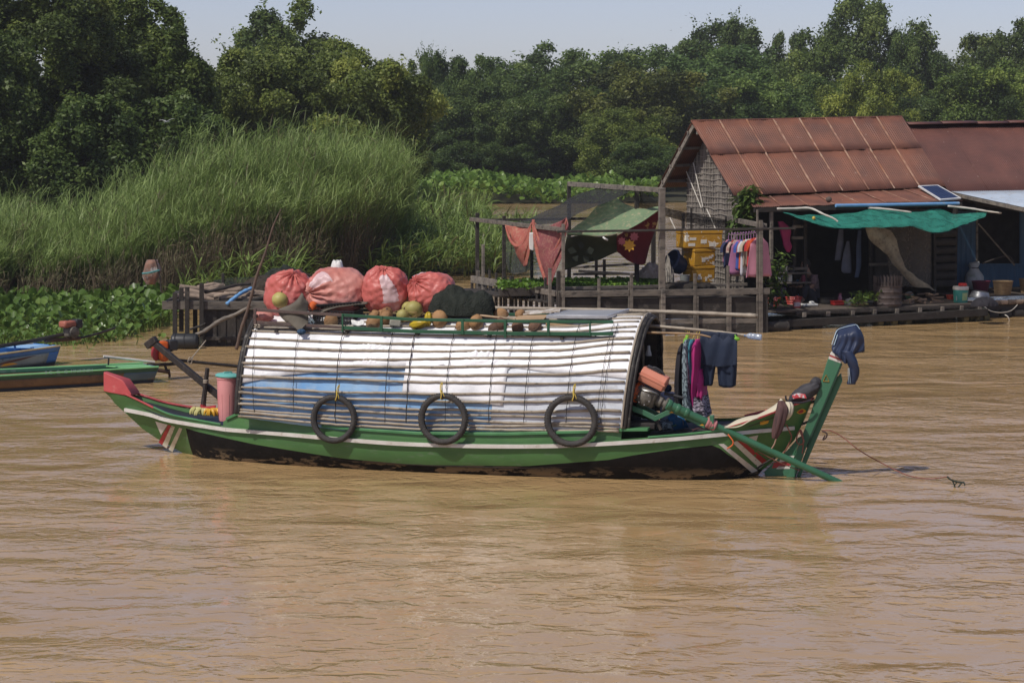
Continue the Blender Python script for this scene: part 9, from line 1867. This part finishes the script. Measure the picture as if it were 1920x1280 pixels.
# ================================================================ PERSON sitting in the shade of the verandah
skin = M('skin', (0.30, 0.17, 0.11), (0.25, 0.14, 0.09), rough=0.6); hair = M('dark_hair', (0.012, 0.01, 0.009), rough=0.5); shirt = M('patterned_shirt', (0.20, 0.13, 0.13), (0.07, 0.05, 0.055), scale=22, rough=0.85)
pants = M('dark_trousers', (0.03, 0.03, 0.04), rough=0.85)
def skin_body(name, joints, edges, mats, par, root=0, sub=2):
	me = bpy.data.meshes.new(name); og = ORG[par.name]; me.from_pydata([tuple(Vector(p) - og) for p, r_ in joints], edges, []); me.materials.append(mats); o = _link(bpy.data.objects.new(name, me)); o.parent = par
	sm = o.modifiers.new('skin', 'SKIN'); sm.use_smooth_shade = True
	if not me.skin_vertices: me.attributes.new('x', 'FLOAT', 'POINT')
	sv = me.skin_vertices[0].data
	for k, (p, r_) in enumerate(joints): sv[k].radius = (r_, r_); sv[k].use_root = (k == root)
	s2 = o.modifiers.new('sub', 'SUBSURF'); s2.levels = sub; s2.render_levels = sub; ORG[o.name] = og; return o
def make_person():
	b = HP(1524, 546, VB + 0.1); b.z = zD; per = thing('person', 'person in a patterned shirt sitting in the dark verandah behind the shelf, turned left', 'person', b)
	f = -HF.a; s_ = HF.n; u = Vector((0, 0, 1))       # faces left
	Q = lambda a, c, z: b + f * a + s_ * c + u * z
	J = [(Q(0, 0, .16), .15), (Q(.03, 0, .34), .14), (Q(.08, 0, .50), .15), (Q(.12, 0, .60), .07), (Q(.15, 0, .68), .062), (Q(.175, 0, .76), .058), (Q(.185, 0, .82), .05)]
	E = [(0, 1), (1, 2), (2, 3), (3, 4), (4, 5), (5, 6)]
	def chain(start, pts):
		p = start
		for q in pts: J.append(q); E.append((p, len(J) - 1)); p = len(J) - 1
		return p
	hands = []
	for sg in (-1, 1):
		chain(0, [(Q(.10, sg * .13, .14), .095), (Q(.30, sg * .19, .38), .075), (Q(.34, sg * .18, .20), .06), (Q(.36, sg * .17, .06), .045), (Q(.46, sg * .18, .03), .035)])
		h = chain(2, [(Q(.09, sg * .17, .53), .065), (Q(.18, sg * .24, .34), .048), (Q(.36, sg * .14, .36), .036), (Q(.42, sg * .11, .36), .030)])
		wr = h
		for k in range(4):
			c0 = Q(.44, sg * (.11 + .0) + (k - 1.5) * .021, .365); J.append((c0, .011)); E.append((wr, len(J) - 1)); i0 = len(J) - 1; Lf = [.055, .065, .06, .048][k]
			chain(i0, [(c0 + f * Lf * .6 - u * .008, .009), (c0 + f * Lf - u * .03, .008)])
		t0 = Q(.40, sg * .11 - sg * .035, .375); J.append((t0, .012)); E.append((wr, len(J) - 1)); chain(len(J) - 1, [(t0 + f * .03 - s_ * sg * .015, .010)])
	body = skin_body('body', J, E, skin, per)
	hc = Q(.20, 0, .795); Rh = Matrix((f, s_ , u)).transposed()
	mb = MB(); mb.ball(hc, (.098, .078, .115), Rh, 24, 18, lambda p, t: 1 + .06 * math.exp(-((p if p < math.pi else p - 2 * math.pi) / .25) ** 2 - ((t - 1.75) / .16) ** 2) * 3 - .05 * math.exp(-((t - 1.45) / .12) ** 2) * (math.cos(p) > .5) + .05 * (math.cos(p) > .3) * math.exp(-((t - 2.45) / .2) ** 2)); build(mb, 'head', skin, per, angle=180)
	for sg in (-1, 1):
		mb = MB(); mb.ball(hc + f * .085 + s_ * sg * .032 + u * .005, (.010, .013, .008), Rh, 10, 8); e_ = build(mb, 'eye', white_pl, per); mb = MB(); mb.ball(hc + f * .092 + s_ * sg * .031 + u * .005, (.006, .006, .006), Rh, 8, 6); build(mb, 'pupil', hair, e_)
		mb = MB(); mb.ball(hc + s_ * sg * .078 - u * .005, (.02, .012, .03), Rh, 10, 8); build(mb, 'ear', skin, per)
	mb = MB(); mb.tube(smooth_path([hc + f * .088 + s_ * -.025 - u * .055, hc + f * .097 - u * .057, hc + f * .088 + s_ * .025 - u * .055], 3), .006, 6); build(mb, 'mouth', M('lips', (0.25, 0.09, 0.08), rough=.6), per)
	mb = MB(); mb.ball(hc - f * .018 + u * .018, (.105, .088, .118), Rh, 22, 16, lambda p, t: 1.0 if (t < 1.15 or math.cos(p) < .15) and t < 2.3 else .8); build(mb, 'hair', hair, per, angle=180)
	Js = [(Q(0, 0, .14), .175), (Q(.03, 0, .34), .165), (Q(.08, 0, .50), .17), (Q(.11, 0, .57), .10)]; Es = [(0, 1), (1, 2), (2, 3)]
	for sg in (-1, 1): Js += [(Q(.09, sg * .17, .535), .085), (Q(.17, sg * .235, .38), .070)]; k = len(Js); Es += [(2, k - 2), (k - 2, k - 1)]
	skin_body('shirt', Js, Es, shirt, per)
	Jp = [(Q(0, 0, .14), .165)]; Ep = []
	for sg in (-1, 1):
		k = len(Jp); Jp += [(Q(.10, sg * .13, .14), .115), (Q(.30, sg * .19, .38), .092), (Q(.34, sg * .18, .20), .078), (Q(.355, sg * .172, .10), .066)]; Ep += [(0, k), (k, k + 1), (k + 1, k + 2), (k + 2, k + 3)]
	skin_body('trousers', Jp, Ep, pants, per)
make_person()
# ================================================================ HAZE
mb = MB(); mb.box((0, 190, 12.5), (800, 500, 28)); hz, t, b = newmat('haze_air')
t.nodes.remove(b); pv_ = N(t, 'ShaderNodeVolumePrincipled'); pv_.inputs['Color'].default_value = (0.90, 0.90, 0.90, 1); pv_.inputs['Density'].default_value = 0.00038; pv_.inputs['Anisotropy'].default_value = 0.2
t.links.new(pv_.outputs[0], t.nodes['Material Output'].inputs['Volume'])
struct(build(mb, 'haze', hz, smooth=False), 'stuff'); tag(bpy.data.objects['haze'], 'thin pale haze in the air over the river and trees', 'haze')
